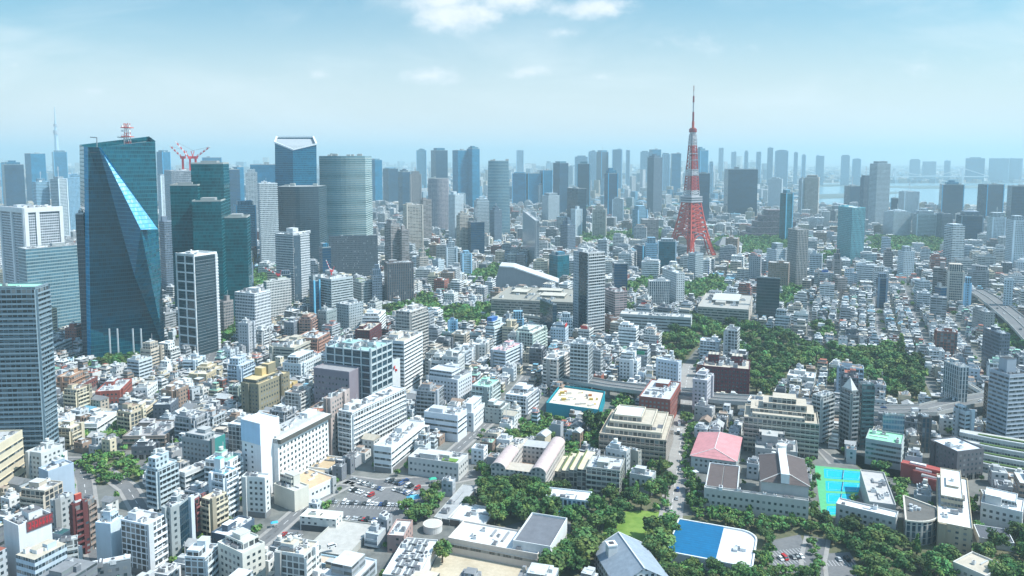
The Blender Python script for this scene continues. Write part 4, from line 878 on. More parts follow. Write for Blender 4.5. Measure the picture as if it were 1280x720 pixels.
 ('stepped beige white apartment house with sunlit balconies', 'apartments', (697, 492, 451, 713, 440, 679), 'balconied', (.62, .58, .54), ROOFW, 'the stepped beige apartment house', {}),
 ('pale green white apartment block with a plain left side', 'apartments', (665, 450, 417, 683, 408, 645), 'balconied', (.58, .65, .58), ROOFW, 'the pale green white apartments', dict(faces='r')),
 ('plain dark grey slab tower in front of the tan campus', 'tower', (691, 424, 381, 696, 379, 675), 'dark_glass', (1.2, 1.2, 1.3), DGREY, 'the plain dark grey slab', dict(near=False, th=25)),
 ('tall slim tower, dark left side and white balconied right side', 'tower', (735, 424, 317, 756, 319, 717), 'balconied', (.54, .55, .55), LGREY, 'the tall dark and white tower', dict(near=T, faces='r', th=38, fl=3.4)),
 ('maroon and white terraced apartments behind the dark and white tower', 'apartments', (769, 402, 366, 784, 374, 755), 'balconied', (.36, .28, .28), ROOFG, None, dict(th=30)),
 ('small brown office below the maroon terraces', 'building', (764, 418, 399, 774, 397, 754), 'punched', (.25, .15, .12), DGREY, None, dict(th=25)),
 ('long low school front with regular grey windows', 'school', (864, 422, 398, 866, None, 775, 393), 'ribbon', (.42, .45, .44), (.5, .5, .48), 'the long grey school', dict(pent=False, fl=3.6, near=T)),
 ('upper roof block of the long grey school', 'school', (862, 402, 388, 864, None, 810, 384), 'ribbon', (.46, .47, .44), ROOFB, None, dict(pent=False, near=T)),
 ('beige campus block with dark window bands and a roof court', 'building', (936, 412, 388, 942, 370, 872, 384), 'ribbon', (.38, .35, .31), (.38, .37, .34), 'the beige campus block', dict(near=T)),
 ('wide cream roofed campus building', 'building', (717, 406, 379, 716, 362, 614, 371), 'ribbon', (.36, .33, .28), (.30, .29, .25), 'the wide cream campus', dict(near=T)),
 ('lower cream campus wing with a flat roof', 'building', (677, 412, 397, 680, None, 638, 392), 'ribbon', (.42, .42, .37), (.56, .52, .44), None, dict(near=T)),
 ('blue grey tower with white vertical stripes', 'tower', (669, 338, 276, 674, None, 632, 274), 'vertical_fins', (.50, .53, .55), ROOFG, 'the white striped blue tower', dict(th=6, near=False)),
 ('dark slab tower of two joined halves', 'tower', (722, 296, 236, 733, None, 709), 'dark_glass', (1.1, 1.2, 1.4), DGREY, 'the dark double slab', dict(th=30, near=False)),
 ('white apartment tower with ribbed front left of the red lattice tower', 'tower', (812, 388, 352, 838, 350, 810), 'vertical_fins', (.55, .56, .55), ROOFW, 'the white ribbed tower', dict(th=8, near=False)),
 ('pale apartment tower behind the ribbed white one', 'tower', (846, 385, 342, 856, 341, 828), 'punched', (.56, .60, .60), ROOFW, None, dict(th=24, near=False)),
 ('dark brown glass tower standing beside the beige campus block', 'tower', (946, 404, 347, 975, 348, 943), 'dark_glass', (1.5, 1.35, 1.2), DGREY, 'the dark brown glass tower', dict(th=-4, near=False)),
 ('tall tower with a dark blue left face and beige ribbed right face', 'tower', (997, 362, 288, 1011, 286, 985), 'vertical_fins', (.40, .38, .35), ROOFG, 'the two toned tall tower', dict(th=34, near=False)),
 ('teal tower with bright vertical stripes and a white crown', 'tower', (1066, 330, 260, 1082, None, 1048), 'vertical_fins', (.20, .52, .58), WHITE, 'the teal striped tower', dict(th=30, near=False)),
 # right hand side
 ('pink hip roofed school building', 'school', (920, 596, 577, 925, 547, 864, 569), 'punched', (.44, .48, .48), PINK, 'the pink roofed school building', dict(roof=False)),
 ('school hall with a dark brown hipped roof and white ridge walkway', 'school', (1011, 650, 608, 1007, 575, 952, 602), 'plain', (.42, .42, .40), (.12, .095, .09), 'the brown roofed school hall', dict(roof=False)),
 ('lower school block with two dark brown roof panels', 'school', (922, 642, 617, 922, 584, 881, 611), 'plain', (.44, .44, .41), (.12, .095, .09), None, dict(roof=False)),
 ('long pale stone school front with arched dark windows', 'school', (1011, 655, 628, 1014, None, 880, 611), 'punched', (.46, .45, .42), LGREY, 'the pale stone school front', dict(fl=4, pent=False, n_ac=8)),
 ('pale school block in front of the blue tennis courts', 'school', (1120, 674, 649, 1123, None, 1045, 631), 'punched', (.44, .45, .44), WHITE, 'the school block by the tennis courts', dict(pent=False, n_ac=2)),
 ('school wing with a long roof terrace right of the tennis courts', 'school', (1120, 656, 633, 1105, 592, 1087), 'punched', (.42, .42, .40), (.46, .44, .42), None, dict(pent=False, n_ac=8)),
 ('long tan building with bright white roofs beside the drum building', 'building', (1216, 694, 663, 1209, 600, 1172), 'small_windows', (.42, .36, .26), WHITE, 'the tan building with white roofs', dict(n_ac=8)),
 ('low building with a dark slate grey flat roof and white trim', 'building', (1268, 690, 680, -16, None, 1224, 673), 'plain', (.6, .62, .62), (.10, .11, .13), None, dict(pent=False, n_ac=0, par=.6)),
 ('small white block partly hidden by trees at the bottom right', 'building', (1232, 740, 722, -18, None, 1191, 704), 'punched', (.55, .54, .50), BEIGE, None, dict(pent=False, n_ac=1)),
 ('white building with roof terraces at the right edge', 'building', (1278, 668, 642, -22, None, 1226, 630), 'punched', (.58, .60, .60), WHITE, None, dict(n_ac=6)),
 ('modern dark grey block with a light flat roof', 'building', (1197, 602, 566, 1230, 562, 1163), 'punched', (.13, .13, .14), (.58, .63, .67), 'the modern dark block', dict(n_ac=4, pent=False)),
 ('slim dark brown tower beside the modern dark block', 'tower', (1153, 566, 523, 1165, None, 1147), 'vertical_fins', (.10, .09, .09), DGREY, None, dict(th=20)),
 ('slender glass office with a light roof next to the elevated road', 'building', (1207, 556, 516, 1216, None, 1192), 'ribbon', (.44, .50, .53), ROOFW, None, dict(th=48)),
 ('long office with a mint green roof and dark window bands', 'building', (1127, 588, 557, 1133, 545, 1082, 550), 'ribbon', (.34, .38, .38), (.28, .66, .40), 'the mint roofed office', dict(pent=False, n_ac=5)),
 ('pale glass block with green roof edges behind the mint roofed office', 'building', (1131, 566, 521, 1140, None, 1104, 519), 'pale_glass', (.9, 1.1, 1.15), MINT, None, dict(pent=False)),
 ('dark tower with pale horizontal bands and a black crown at the right edge', 'tower', (1262, 562, 470, 1290, 468, 1237), 'ribbon', (.34, .39, .44), BLACK, 'the banded tower with a black crown', dict(pent_h=10, near=T, fl=3.1)),
 ('grey tower with a pale left face and a tan roof', 'tower', (1200, 520, 460, 1211, None, 1180), 'vertical_fins', (.40, .46, .48), (.62, .52, .42), 'the grey tower with the tan roof', dict(th=36)),
 ('white diagonal apartment row behind the banded dark tower', 'apartments', (1235, 512, 496, 1238, None, 1206, 478), 'ribbon', OFFW, ROOFB, None, dict(near=T)),
 ('dark blue pair of apartment towers', 'tower', (1250, 470, 418, 1263, None, 1229), 'gridded', (.13, .16, .20), ROOFW, 'the dark blue pair of towers', dict(th=30, near=False)),
 ('grey apartment tower with a white edge', 'tower', (1232, 420, 391, 1244, None, 1216), 'punched', (.30, .31, .31), LGREY, None, dict(th=30, near=False)),
 ('grey apartment tower with a pyramid roof', 'tower', (1065, 562, 490, 1073, None, 1052), 'balconied', (.28, .29, .29), LGREY, 'the pyramid roofed tower', dict(th=40, faces='rl', pent=False, n_ac=0, near=T)),
 ('dark teal apartment tower beside the pyramid roofed tower', 'tower', (1078, 560, 482, 1093, None, 1073), 'balconied', (.08, .15, .16), LGREY, None, dict(th=24, faces='r', near=T)),
 ('grey balconied tower left of the pyramid roofed tower', 'tower', (1027, 556, 497, 1042, 492, 1016), 'balconied', (.42, .44, .44), ROOFW, 'the grey balconied tower', dict(near=T, faces='rl')),
 ('large stepped apartment house with beige terraces', 'apartments', (1024, 574, 532, 1015, 514, 930, 519), 'balconied', (.40, .38, .32), BEIGE, 'the large stepped apartment house', dict(faces='r', n_ac=6)),
 ('low building with a grey roof and a black water tank', 'building', (997, 588, 567, 992, 541, 944, 560), 'punched', (.34, .34, .33), (.42, .42, .40), None, {}),
 ('white villa with a dark roof terrace standing among the park trees', 'building', (1056, 470, 459, 1068, None, 1036, 456), 'ribbon', OFFW, LGREY, None, dict(n_ac=4)),
 ('cluster house with pale grey roofs at the park edge', 'building', (1018, 486, 474, 1030, None, 984, 470), 'punched', OFFW, ROOFW, None, dict(n_ac=6)),
 ('low white row house between the two groves', 'building', (930, 446, 438, 940, None, 908, 428), 'punched', OFFW, LGREY, None, dict(n_ac=3)),
 ('maroon tiled apartment slab with twin roof blocks', 'apartments', (937, 504, 463, 934, 451, 879, 457), 'punched', (.135, .035, .045), ROOFB, 'the maroon slab', dict(pent=False, fl=3.1)),
 ('narrow lilac white tower in front of the maroon slab', 'apartments', (884, 520, 477, 892, 468, 866), 'punched', (.48, .47, .50), ROOFW, 'the narrow lilac tower', {}),
 ('grey cube with a flat roof below the narrow lilac tower', 'building', (890, 532, 512, 894, None, 868, 508), 'small_windows', (.44, .44, .44), LGREY, None, {}),
 ('wide white blue apartment block left of the grove', 'apartments', (848, 486, 454, 852, None, 820, 449), 'punched', (.52, .60, .68), ROOFW, 'the white blue apartment block', {}),
 ('cream and brown apartment house stepping up to a white roof', 'apartments', (833, 584, 552, 828, 519, 749, 538), 'balconied', (.42, .34, .27), BEIGE, 'the cream stepped apartment house', dict(faces='r', pent=False)),
 ('red brick apartment house with planted roof terraces', 'apartments', (838, 534, 501, 842, 478, 799, 495), 'punched', (.28, .095, .075), LGREY, 'the red brick apartment house', {}),
 ('grey terraced apartment block with pale balcony rows in the trees', 'apartments', (775, 622, 590, 782, None, 733, 585), 'balconied', (.38, .38, .34), LGREY, 'the grey terraced block', dict(faces='r')),
 ('taller part of the grey terraces with a white blue roof', 'apartments', (783, 605, 566, 788, None, 757, 561), 'punched', (.40, .42, .42), (.62, .70, .76), None, {}),
 ('grey stair tower next to the terraced block', 'building', (798, 598, 566, 802, None, 784, 562), 'small_windows', (.34, .33, .29), BEIGE, None, {}),
 ('small grey office with square windows at the garden edge', 'building', (815, 620, 598, 820, None, 787, 593), 'punched', (.36, .38, .38), LGREY, None, {}),
]
HB = {}
for lab, cat, spec, style, wall, roofc, anchor, opt in HAND:
    HB[lab] = building(lab, cat, spec, style, wall, roofc, anchor=anchor, **opt)
def hip(key, col, ridge=.45, rise=4.5, over=.8, walk=None):
    root, sx, sy, h = HB[key]
    a, b = sx / 2 + over, sy / 2 + over; r = min(ridge * sx, sx / 2) 
    v = [(-a, -b, h + .1), (a, -b, h + .1), (a, b, h + .1), (-a, b, h + .1), (-a + r * .35, 0, h + rise), (a - r * .35, 0, h + rise)]
    ro = part('roof', poly('roof', v, [[0, 1, 5, 4], [1, 2, 5], [2, 3, 4, 5], [3, 0, 4], [3, 2, 1, 0]], [MAT['sheet_roof']], col), root)
    mb = MB()
    for i, j in ((0, 4), (1, 5), (2, 5), (3, 4), (4, 5)): mb.bar(v[i], v[j], .28, (.6, .58, .55))
    part('ridge_cap', mb.mesh('ridge_cap', [MAT['wall']]), ro)
    return root, sx, sy, h, ro
m = plain_mat('tiled_roof', rough=.75, amp=.25, sc=.3, streak=.2)
hip('pink hip roofed school building', PINK)
r_, sx, sy, h, ro = hip('school hall with a dark brown hipped roof and white ridge walkway', (.11, .085, .08), rise=5)
part('ridge_walkway', boxes('ridge_walkway', [(0, 0, sx + 1.2, 4.5, 0, h, h + 5.8, WHITE, WHITE, 0, 0)], [MAT['wall']]), ro)
part('water_tank', unit_mesh('water_tank'), r_, (sx / 2 + 3, 0, h), sc=(6, 6, 8))
r_, sx, sy, h = HB['lower school block with two dark brown roof panels']
part('roof', boxes('roof', [(0, -sy * .24, sx - 1.5, sy * .45, 0, h, h + .5, (.115, .09, .085), (.115, .09, .085), 0, 0), (0, sy * .24, sx - 1.5, sy * .45, 0, h, h + .5, (.115, .09, .085), (.115, .09, .085), 0, 0)], [MAT['tiled_roof']]), r_)
part('parapet', boxes('parapet', parapet_boxes(sx, sy, h, 1.0, .6, LGREY), [MAT['wall']]), r_)
r_, sx, sy, h = HB['grey apartment tower with a pyramid roof']
part('pyramid_roof', poly('pyramid_roof', [(-sx / 2, -sy / 2, h), (sx / 2, -sy / 2, h), (sx / 2, sy / 2, h), (-sx / 2, sy / 2, h), (0, 0, h + 9)], [[0, 1, 4], [1, 2, 4], [2, 3, 4], [3, 0, 4]], [MAT['wall']], OFFW), r_)
r_, sx, sy, h = HB['maroon tiled apartment slab with twin roof blocks']
for fx in (-.30, .22):
    part('roof_block', boxes('roof_block', [(2, -fx * sy, 9, sy * .24, 0, h, h + 8, (.135, .035, .045), BEIGE, 0, 0)], [MAT['punched']]), r_)
r_, sx, sy, h = HB['cream and brown apartment house stepping up to a white roof']
for k, (q, z) in enumerate(((.84, 3.2), (.64, 6.4), (.42, 9.2))):
    part('upper_storey', boxes('upper_storey', [(0, sy * .06 * k, sx * q, sy * q, 0, h if k == 0 else h + (3.2, 6.4)[k - 1], h + z, (.50, .44, .36), ROOFW if k == 2 else BEIGE, 0, 1)], [MAT['doors'], MAT['rooftop']]), r_)
    part('parapet', boxes('parapet', parapet_boxes(sx * q, sy * q, 0, .9, .4, (.62, .56, .44)), [MAT['wall']]), r_, (0, sy * .06 * k, h + z))
r_, sx, sy, h = HB['large stepped apartment house with beige terraces']
for k, (x0, x1, z) in enumerate(((-.42, .44, 5), (-.25, .34, 9.5), (-.12, .2, 13))):
    part('upper_storey', boxes('upper_storey', [(3, -(x0 + x1) / 2 * sy, max(6, sx * (.7 - .14 * k)), (x1 - x0) * sy, 0, h, h + z, (.38, .37, .32), BEIGE, 0, 1)], [MAT['doors'], MAT['rooftop']]), r_)
r_, sx, sy, h = HB['grey terraced apartment block with pale balcony rows in the trees']
for k in range(4):                                      # terraces stepping down to the left
    part('terrace', boxes('terrace', [(8 + 5 * k, sy / 2 + 3.5 + 6.2 * k, 30, 6.1, 0, 0, h - 2.5 - 3.2 * k, (.36, .36, .32), (.60, .54, .40), 0, 1)], [MAT['doors'], MAT['rooftop']]), r_)
    part('planter', boxes('planter', [(8 + 5 * k, sy / 2 + 6.2 + 6.2 * k, 30, .9, 0, h - 2.5 - 3.2 * k, h - 1.5 - 3.2 * k, (.55, .50, .38), (.12, .17, .06), 0, 0)], [MAT['wall']]), r_)
FOOT.append((r_.location.x - 20, r_.location.y + 14, r_.rotation_euler[2], 36, 44))
r_, sx, sy, h = HB['white office block with a red lettered sign band along its roof']
sg = part('sign', boxes('sign', [(2, -sy / 2 - .25, sx * .8, .4, 0, h - 3.2, h + 1.8, (.15, .06, .065), (.1, .1, .1), 0, 0)], [MAT['paint']], True), r_)
B = []; rr = random.Random(5)
for i in range(7):                                      # illegible red characters
    x = 2 + (i - 3) * sx * .105; w = sx * .075
    B += [(x, -sy / 2 - .5, w, .12, 0, h + .6, h + 1.1, (.42, .03, .04), (.42, .03, .04), 0, 0), (x + rr.choice((-.3, 0, .3)) * w, -sy / 2 - .52, .5, .12, 0, h - 2.2, h + 1.1, (.42, .03, .04), (.42, .03, .04), 0, 0), (x, -sy / 2 - .5, w, .12, 0, h - 2.4 + rr.random(), h - 1.2 + rr.random() * .5, (.42, .03, .04), (.42, .03, .04), 0, 0)]
part('lettering', boxes('lettering', B, [MAT['paint']], True), sg)
r_, sx, sy, h = HB['slim white sign tower with a red mark near the top']
part('red_mark', boxes('red_mark', [(0, -sy / 2 - .15, sx * .4, .2, .6, h - 7, h - 4.5, (.65, .05, .04), (.6, .05, .05), 0, 0), (.3, -sy / 2 - .15, sx * .3, .2, -.5, h - 9.5, h - 7.5, (.65, .05, .04), (.6, .05, .05), 0, 0)], [MAT['paint']], True), r_)
r_, sx, sy, h = HB['small striped office with a blue sign box on its roof']
part('roof_sign', boxes('roof_sign', [(-sx * .2, 2, sx * .45, 6, 0, h + 1, h + 10, (.03, .12, .36), (.1, .2, .4), 0, 0)], [MAT['paint']]), r_)
r_, sx, sy, h = HB['grey slab whose end wall is painted plain teal green']
part('end_wall', boxes('end_wall', [(0, -sy / 2 - .15, sx + .1, .2, 0, 0, h + 1.02, (.045, .24, .22), (.1, .3, .28), 0, 0)], [MAT['wall']]), r_)
r_, sx, sy, h = HB['slim dark red apartment tower with an orange roof hut']
part('roof_hut', boxes('roof_hut', [(0, 0, sx * .6, sy * .5, 0, h, h + 5, (.34, .05, .04), (.62, .20, .12), 0, 0)], [MAT['wall']]), r_)
r_, sx, sy, h = HB['tall dark tan office block with yellow roof terraces']
part('yellow_tower', boxes('yellow_tower', [(sx * .05, sy * .2, sx * .34, sy * .42, 0, h, h + 9, YELLOW, (.60, .50, .32), 0, 0)], [MAT['wall']]), r_)
r_, sx, sy, h = HB['dark building with white roof beams at the bottom left'] if 'dark building with white roof beams at the bottom left' in HB else HB['dark grey building with white roof beams at the bottom left']
part('roof_frame', boxes('roof_frame', [(0, y * sy, sx, .7, 0, h + 1.4, h + 2.1, (.7, .72, .72), (.7, .72, .72), 0, 0) for y in (-.4, -.1, .2, .45)] + [(x * sx, 0, .7, sy, 0, h + 2.1, h + 2.7, (.66, .68, .68), (.66, .68, .68), 0, 0) for x in (-.45, -.1, .4)], [MAT['wall']], True), r_)

r_, sx, sy, h = HB['white framed hotel tower with dark recessed panels at the left edge']
B = []
for x in (-.5, -.18, .5): B.append((x * (sx - 3), -sy / 2 - .8, 4.2, 1.6, 0, 0, h + 2, WHITE, WHITE, 0, 0))
for y in (-.5, .0, .5): B.append((-sx / 2 - .8, y * (sy - 3), 1.6, 4.2, 0, 0, h + 2, WHITE, WHITE, 0, 0))
B += [(0, -sy / 2 - .85, sx, 1.7, 0, h - 4, h + 2.1, WHITE, WHITE, 0, 0), (-sx / 2 - .85, 0, 1.7, sy, 0, h - 4, h + 2.1, WHITE, WHITE, 0, 0)]
part('white_frame', boxes('white_frame', B, [MAT['wall']], True), r_)
r_, sx, sy, h = HB['slim tower with a white gridded right side and white crown']
part('crown_frame', boxes('crown_frame', [(0, -sy / 2 - .5, sx + 1, 1, 0, h + 2.5, h + 4, WHITE, WHITE, 0, 0), (-sx / 2 - .5, 0, 1, sy, 0, h + 2.5, h + 4, WHITE, WHITE, 0, 0)] + [(x * sx, -sy / 2 - .5, 1, 1, 0, h, h + 2.5, WHITE, WHITE, 0, 0) for x in (-.5, -.17, .17, .5)], [MAT['wall']], True), r_)
part('dark_strip', boxes('dark_strip', [(-sx * .28, -sy / 2 - .2, sx * .40, .4, 0, 0, h - 1, (.07, .10, .13), DGREY, 0, 0)], [MAT['vertical_fins']]), r_)
for key, nm, jl, ln, rz in (('mid rise office with white window grid and planted roof below a red crane', 'red tower crane on the roof of the planted roof office', 20, (.85, .5), 0.2), ('grey office block with pale window bands and a dark set back top storey', 'red and white crane jib on the banded office with dark top', 15, (.35, .95), 0.4)):
    r_, sx, sy, h = HB[key]; crane(r_.location.x, r_.location.y + 4, h + .3, jl, ln, rz, nm, .75, 7)
r_, sx, sy, h = HB['low grey concrete building with a patch of grass on its roof']
part('roof_garden', boxes('roof_garden', [(-sx * .22, -sy * .28, sx * .28, sy * .28, 0, h + .12, h + .7, (.12, .2, .05), (.14, .26, .05), 0, 0)], [MAT['lawn_grass']]), r_)
part('roof_terrace', boxes('roof_terrace', [(sx * .05, 0, sx * .36, sy * .5, 0, h + .13, h + 2.6, (.5, .5, .48), (.56, .57, .56), 0, 0)], [MAT['wall']]), r_)
r_, sx, sy, h = HB['beige campus block with dark window bands and a roof court']
part('roof_hall', boxes('roof_hall', [(sx * .1, 0, sx * .5, sy * .55, 0, h + .12, h + 4, (.40, .36, .31), (.50, .52, .50), 0, 1)], [MAT['ribbon'], MAT['rooftop']]), r_)
r_, sx, sy, h = HB['wide cream roofed campus building']
for x, y, a, b in ((.1, .25, .3, .2), (-.1, -.2, .25, .3), (.25, -.1, .2, .3)): part('roof_storey', boxes('roof_storey', [(x * sx, y * sy, a * sx, b * sy, 0, h + .12, h + 3.5, (.42, .38, .31), (.5, .47, .4), 0, 1)], [MAT['ribbon'], MAT['rooftop']]), r_)
r_, sx, sy, h = HB['tall slim tower, dark left side and white balconied right side']
part('dark_glass_wall', boxes('dark_glass_wall', [(-sx / 2 - .2, -sy * .18, .4, sy * .50, 0, 0, h + .5, (.8, .9, 1), DGREY, 0, 0)], [MAT['dark_glass']], True), r_)
part('side_wall', boxes('side_wall', [(-sx / 2 - .25, sy * .30, .5, sy * .38, 0, 0, h + .9, (.34, .40, .44), DGREY, 0, 0)], [MAT['punched']], True), r_)
r_, sx, sy, h = HB['long low school wing with a white roof full of air conditioners']
for k in range(5):
    for j in (-1, 1):
        x = (k / 5 - .42) * sx; y = j * sy * .16
        part('air_conditioner_bank', boxes('air_conditioner_bank', [(x, y, 5.2, 3.2, 0, h + .1, h + 1.6, (.12, .13, .14), (.20, .21, .22), 0, 0), (x, y, 5.6, .7, 0, h + 1.6, h + 1.9, (.5, .52, .52), (.55, .57, .57), 0, 0)], [MAT['metal']]), r_)
# white slab hotel: blank service tower and a long slab of square windows
def hotel():
    cx, cy, rot, sx, sy, h = solve((325, 622, 531, 349, 522, 301)); cx2, cy2, rot2, sx2, sy2, h2 = solve((347, 616, 550, 410, 518, -15))
    root = thing('hotel', (cx2, cy2, 0), rot2, 'white slab hotel with rows of small square windows and a blank service tower', 'hotel')
    q = Vector((cx - cx2, cy - cy2)); q.rotate(__import__('mathutils').Matrix.Rotation(-rot2, 2)); dr = rot - rot2
    st = part('service_tower', boxes('service_tower', [(0, 0, sx, sy, 0, 0, h, (.74, .75, .75), (.66, .70, .73), 0, 0)], [MAT['wall']]), root, (q.x, q.y, 0), rz=dr)
    part('blue_panel', boxes('blue_panel', [(-sx / 2 - .12, 0, .2, sy + .06, 0, h * .72, h, (.42, .60, .76), (.5, .6, .7), 0, 0)], [MAT['wall']], True), st)
    me = boxes('window', [(-sx / 2 - .03, 0, .12, 1.5, 0, 0, 1.4, (1, 1, 1), DGREY, 0, 0)], [MAT['window_glass']], True)
    for k in range(9): part('window', me, st, (0, sy * .28, 4 + k * 3.2))
    for k in range(9): part('window', me, st, (0, -sy * .05, 4 + k * 3.2))
    part('roof', boxes('roof', parapet_boxes(sx, sy, h, .7, .4, WHITE), [MAT['wall']]), st)
    part('wall', boxes('wall', [(0, 0, sx2, sy2, 0, 0, h2, (.74, .75, .74), (.5, .52, .52), 0, 0)], [MAT['wall']]), root)
    nx, nz = 14, 7; me = boxes('window', [(0, 0, 1.7, .12, 0, 0, 1.7, (1, 1, 1), DGREY, 0, 0)], [MAT['window_glass']], True)
    for i in range(nx):
        for k in range(nz): part('window', me, root, ((i - (nx - 1) / 2) * sx2 / (nx + .3), -sy2 / 2 - .04, 5.0 + k * (h2 - 8) / nz))
    part('cornice', boxes('cornice', [(.5, -1.0, sx2 + 1, sy2 + 2.4, 0, h2 - 2.4, h2 + .4, (.10, .10, .09), (.60, .60, .56), 0, 0)], [MAT['wall']], True), root)  # dark sides carry the shadow under the overhang in their colour
    ro = part('roof', boxes('roof', [(0, .6, sx2 - 2, sy2 - 2.5, 0, h2 + .4, h2 + 1.6, LGREY, ROOFG, 0, 0), (sx2 * .3, .6, sx2 * .2, 6, 0, h2 + 1.6, h2 + 4.5, WHITE, ROOFW, 0, 0), (-sx2 * .2, 1, sx2 * .3, 5, 0, h2 + 1.6, h2 + 3, (.45, .42, .38), ROOFG, 0, 0)], [MAT['rooftop']]), root)
    for i in range(10): part('air_conditioner', unit_mesh('air_conditioner'), root, ((rng.random() - .5) * sx2 * .9, rng.uniform(-3, 4), h2 + 1.6), sc=(rng.uniform(2, 4), 2, 1.8))
    part('podium', boxes('podium', [(0, -sy2 / 2 - 6, sx2 * 1.02, 12, 0, 0, 4.5, (.5, .44, .36), (.46, .38, .27), 0, 0)], [MAT['wall']]), root)
    FOOT.append((cx, cy, rot, sx + 2, sy + 2)); FOOT.append((cx2, cy2 - 3, rot2, sx2 + 4, sy2 + 14))
    REG.append(dict(o=root, x=cx2, y=cy2, h=h2, s=(sx2, sy2), anchor='the white slab hotel', col=WHITE, rc=ROOFG, style='', auto=False))
hotel()

# purple grey office with a framed glass wing rising behind
def framed_office():
    cx, cy, rot, sx, sy, h = solve((463, 520, 440, 489, 429, 408)); root = thing('office_building', (cx, cy, 0), rot, 'framed glass office with a lower purple grey windowed wing in front', 'office')
    part('glass_wall', boxes('glass_wall', [(0, 0, sx, sy, 0, 0, h, (1.3, 1.5, 1.5), ROOFG, 0, 1)], [MAT['dark_glass'], MAT['rooftop']]), root)
    B = []; c = (.46, .52, .53); n = max(2, round(sx / 7)); nl = max(3, round(sy / 8)); nf = 9
    for i in range(n + 1): B.append(((i / n - .5) * sx, -sy / 2 - .5, .9, .9, 0, 0, h + 3, c, c, 0, 0))
    for i in range(nl + 1): B.append((-sx / 2 - .5, (i / nl - .5) * sy, .9, .9, 0, 0, h + 3, c, c, 0, 0))
    for k in range(nf + 1):
        z = h * k / nf
        B.append((0, -sy / 2 - .45, sx, .7, 0, z, z + 1.4, c, c, 0, 0)); B.append((-sx / 2 - .45, 0, .7, sy, 0, z, z + .8, c, c, 0, 0))
    part('frame', boxes('frame', B, [MAT['wall']], True), root)
    rooftop(root, sx - 2, sy - 2, h, LGREY, (.30, .48, .46), 14, True, True, .5)
    # lower wing along the left face
    w = sy * .80; d = 15
    lw = part('lower_wing', boxes('lower_wing', [(-sx / 2 - d / 2 - 1.2, sy * .12, d, w, 0, 0, h * .74, (.235, .205, .235), (.3, .3, .31), 0, 1)], [MAT['wall'], MAT['rooftop']]), root)
    me = boxes('window', [(-sx / 2 - d - 1.24, 0, .1, 1.5, 0, 0, 1.6, (1, 1, 1), DGREY, 0, 0)], [MAT['window_glass']], True)
    for i in range(10):
        for k in range(7): part('window', me, lw, (0, sy * .12 + (i - 4.5) * w / 10.5, 4 + k * (h * .74 - 6) / 7))
    part('parapet', boxes('parapet', parapet_boxes(d, w, 0, .8, .4, (.3, .27, .3)), [MAT['wall']]), lw, (-sx / 2 - d / 2 - 1.2, sy * .12, h * .74))
    FOOT.append((cx, cy, rot, sx + 4, sy + 4)); c2 = Vector((-sx / 2 - d / 2, sy * .12)); c2.rotate(__import__('mathutils').Matrix.Rotation(rot, 2)); FOOT.append((cx + c2.x, cy + c2.y, rot, d + 4, w + 4))
    REG.append(dict(o=root, x=cx, y=cy, h=h, s=(sx, sy), anchor='the framed glass office', col=LILAC, rc=ROOFG, style='', auto=False))
framed_office()

# pool hall with a blue roof half
def pool_hall():
    cx, cy, rot, sx, sy, h = solve((940, 724, 711, 946, 667, 833, 690)); root = thing('pool_hall', (cx, cy, 0), rot, 'swimming pool hall with one bright blue and one white roof half', 'hall')
    a, b = sx / 2, sy / 2; pts = [(-a, -b)] + [(a - 9 + 9 * math.cos(t), -b + 9 + 9 * math.sin(t)) for t in np.linspace(-math.pi / 2, -.1, 7)] + [(a, b), (-a, b)]
    mb = MB(); mb.prism(pts, 0, h, (.62, .66, .68)); part('wall', mb.mesh('wall', [MAT['wall']]), root)
    mb = MB(); mb.prism([(x * .985, y * .985) for x, y in pts], h, h + .15, (.60, .61, .62)); ro = part('roof', mb.mesh('roof', [MAT['rooftop']]), root)
    part('blue_cover', boxes('blue_cover', [(0, b * .41, sx * .96, b * 1.14, 0, h + .15, h + .75, (.002, .12, .27), (.001, .125, .275), 0, 0)], [MAT['sheet_roof']]), ro)
    mb = MB()
    for i in range(len(pts)): p, q = pts[i], pts[(i + 1) % len(pts)]; mb.bar((*p, h + .6), (*q, h + .6), .5, (.72, .75, .76))
    part('parapet', mb.mesh('parapet', [MAT['wall']]), ro)
    mb = MB(); mb.cyl(0, -b * .62, 1.6, h, h + 1.6, WHITE); mb.box(-a * .3, -a * .1, -b * .6, -b * .5, h, h + 1.4, LGREY); mb.box(-a * .2, a * .1, -b * .8, -b * .66, h, h + 1.8, WHITE); part('ventilator', mb.mesh('ventilator', [MAT['metal']]), ro)
    FOOT.append((cx, cy, rot, sx, sy)); REG.append(dict(o=root, x=cx, y=cy, h=h, s=(sx, sy), anchor='the blue roofed pool hall', col=PBLUE, rc=(.0, .2, .4), style='', auto=False))
pool_hall()

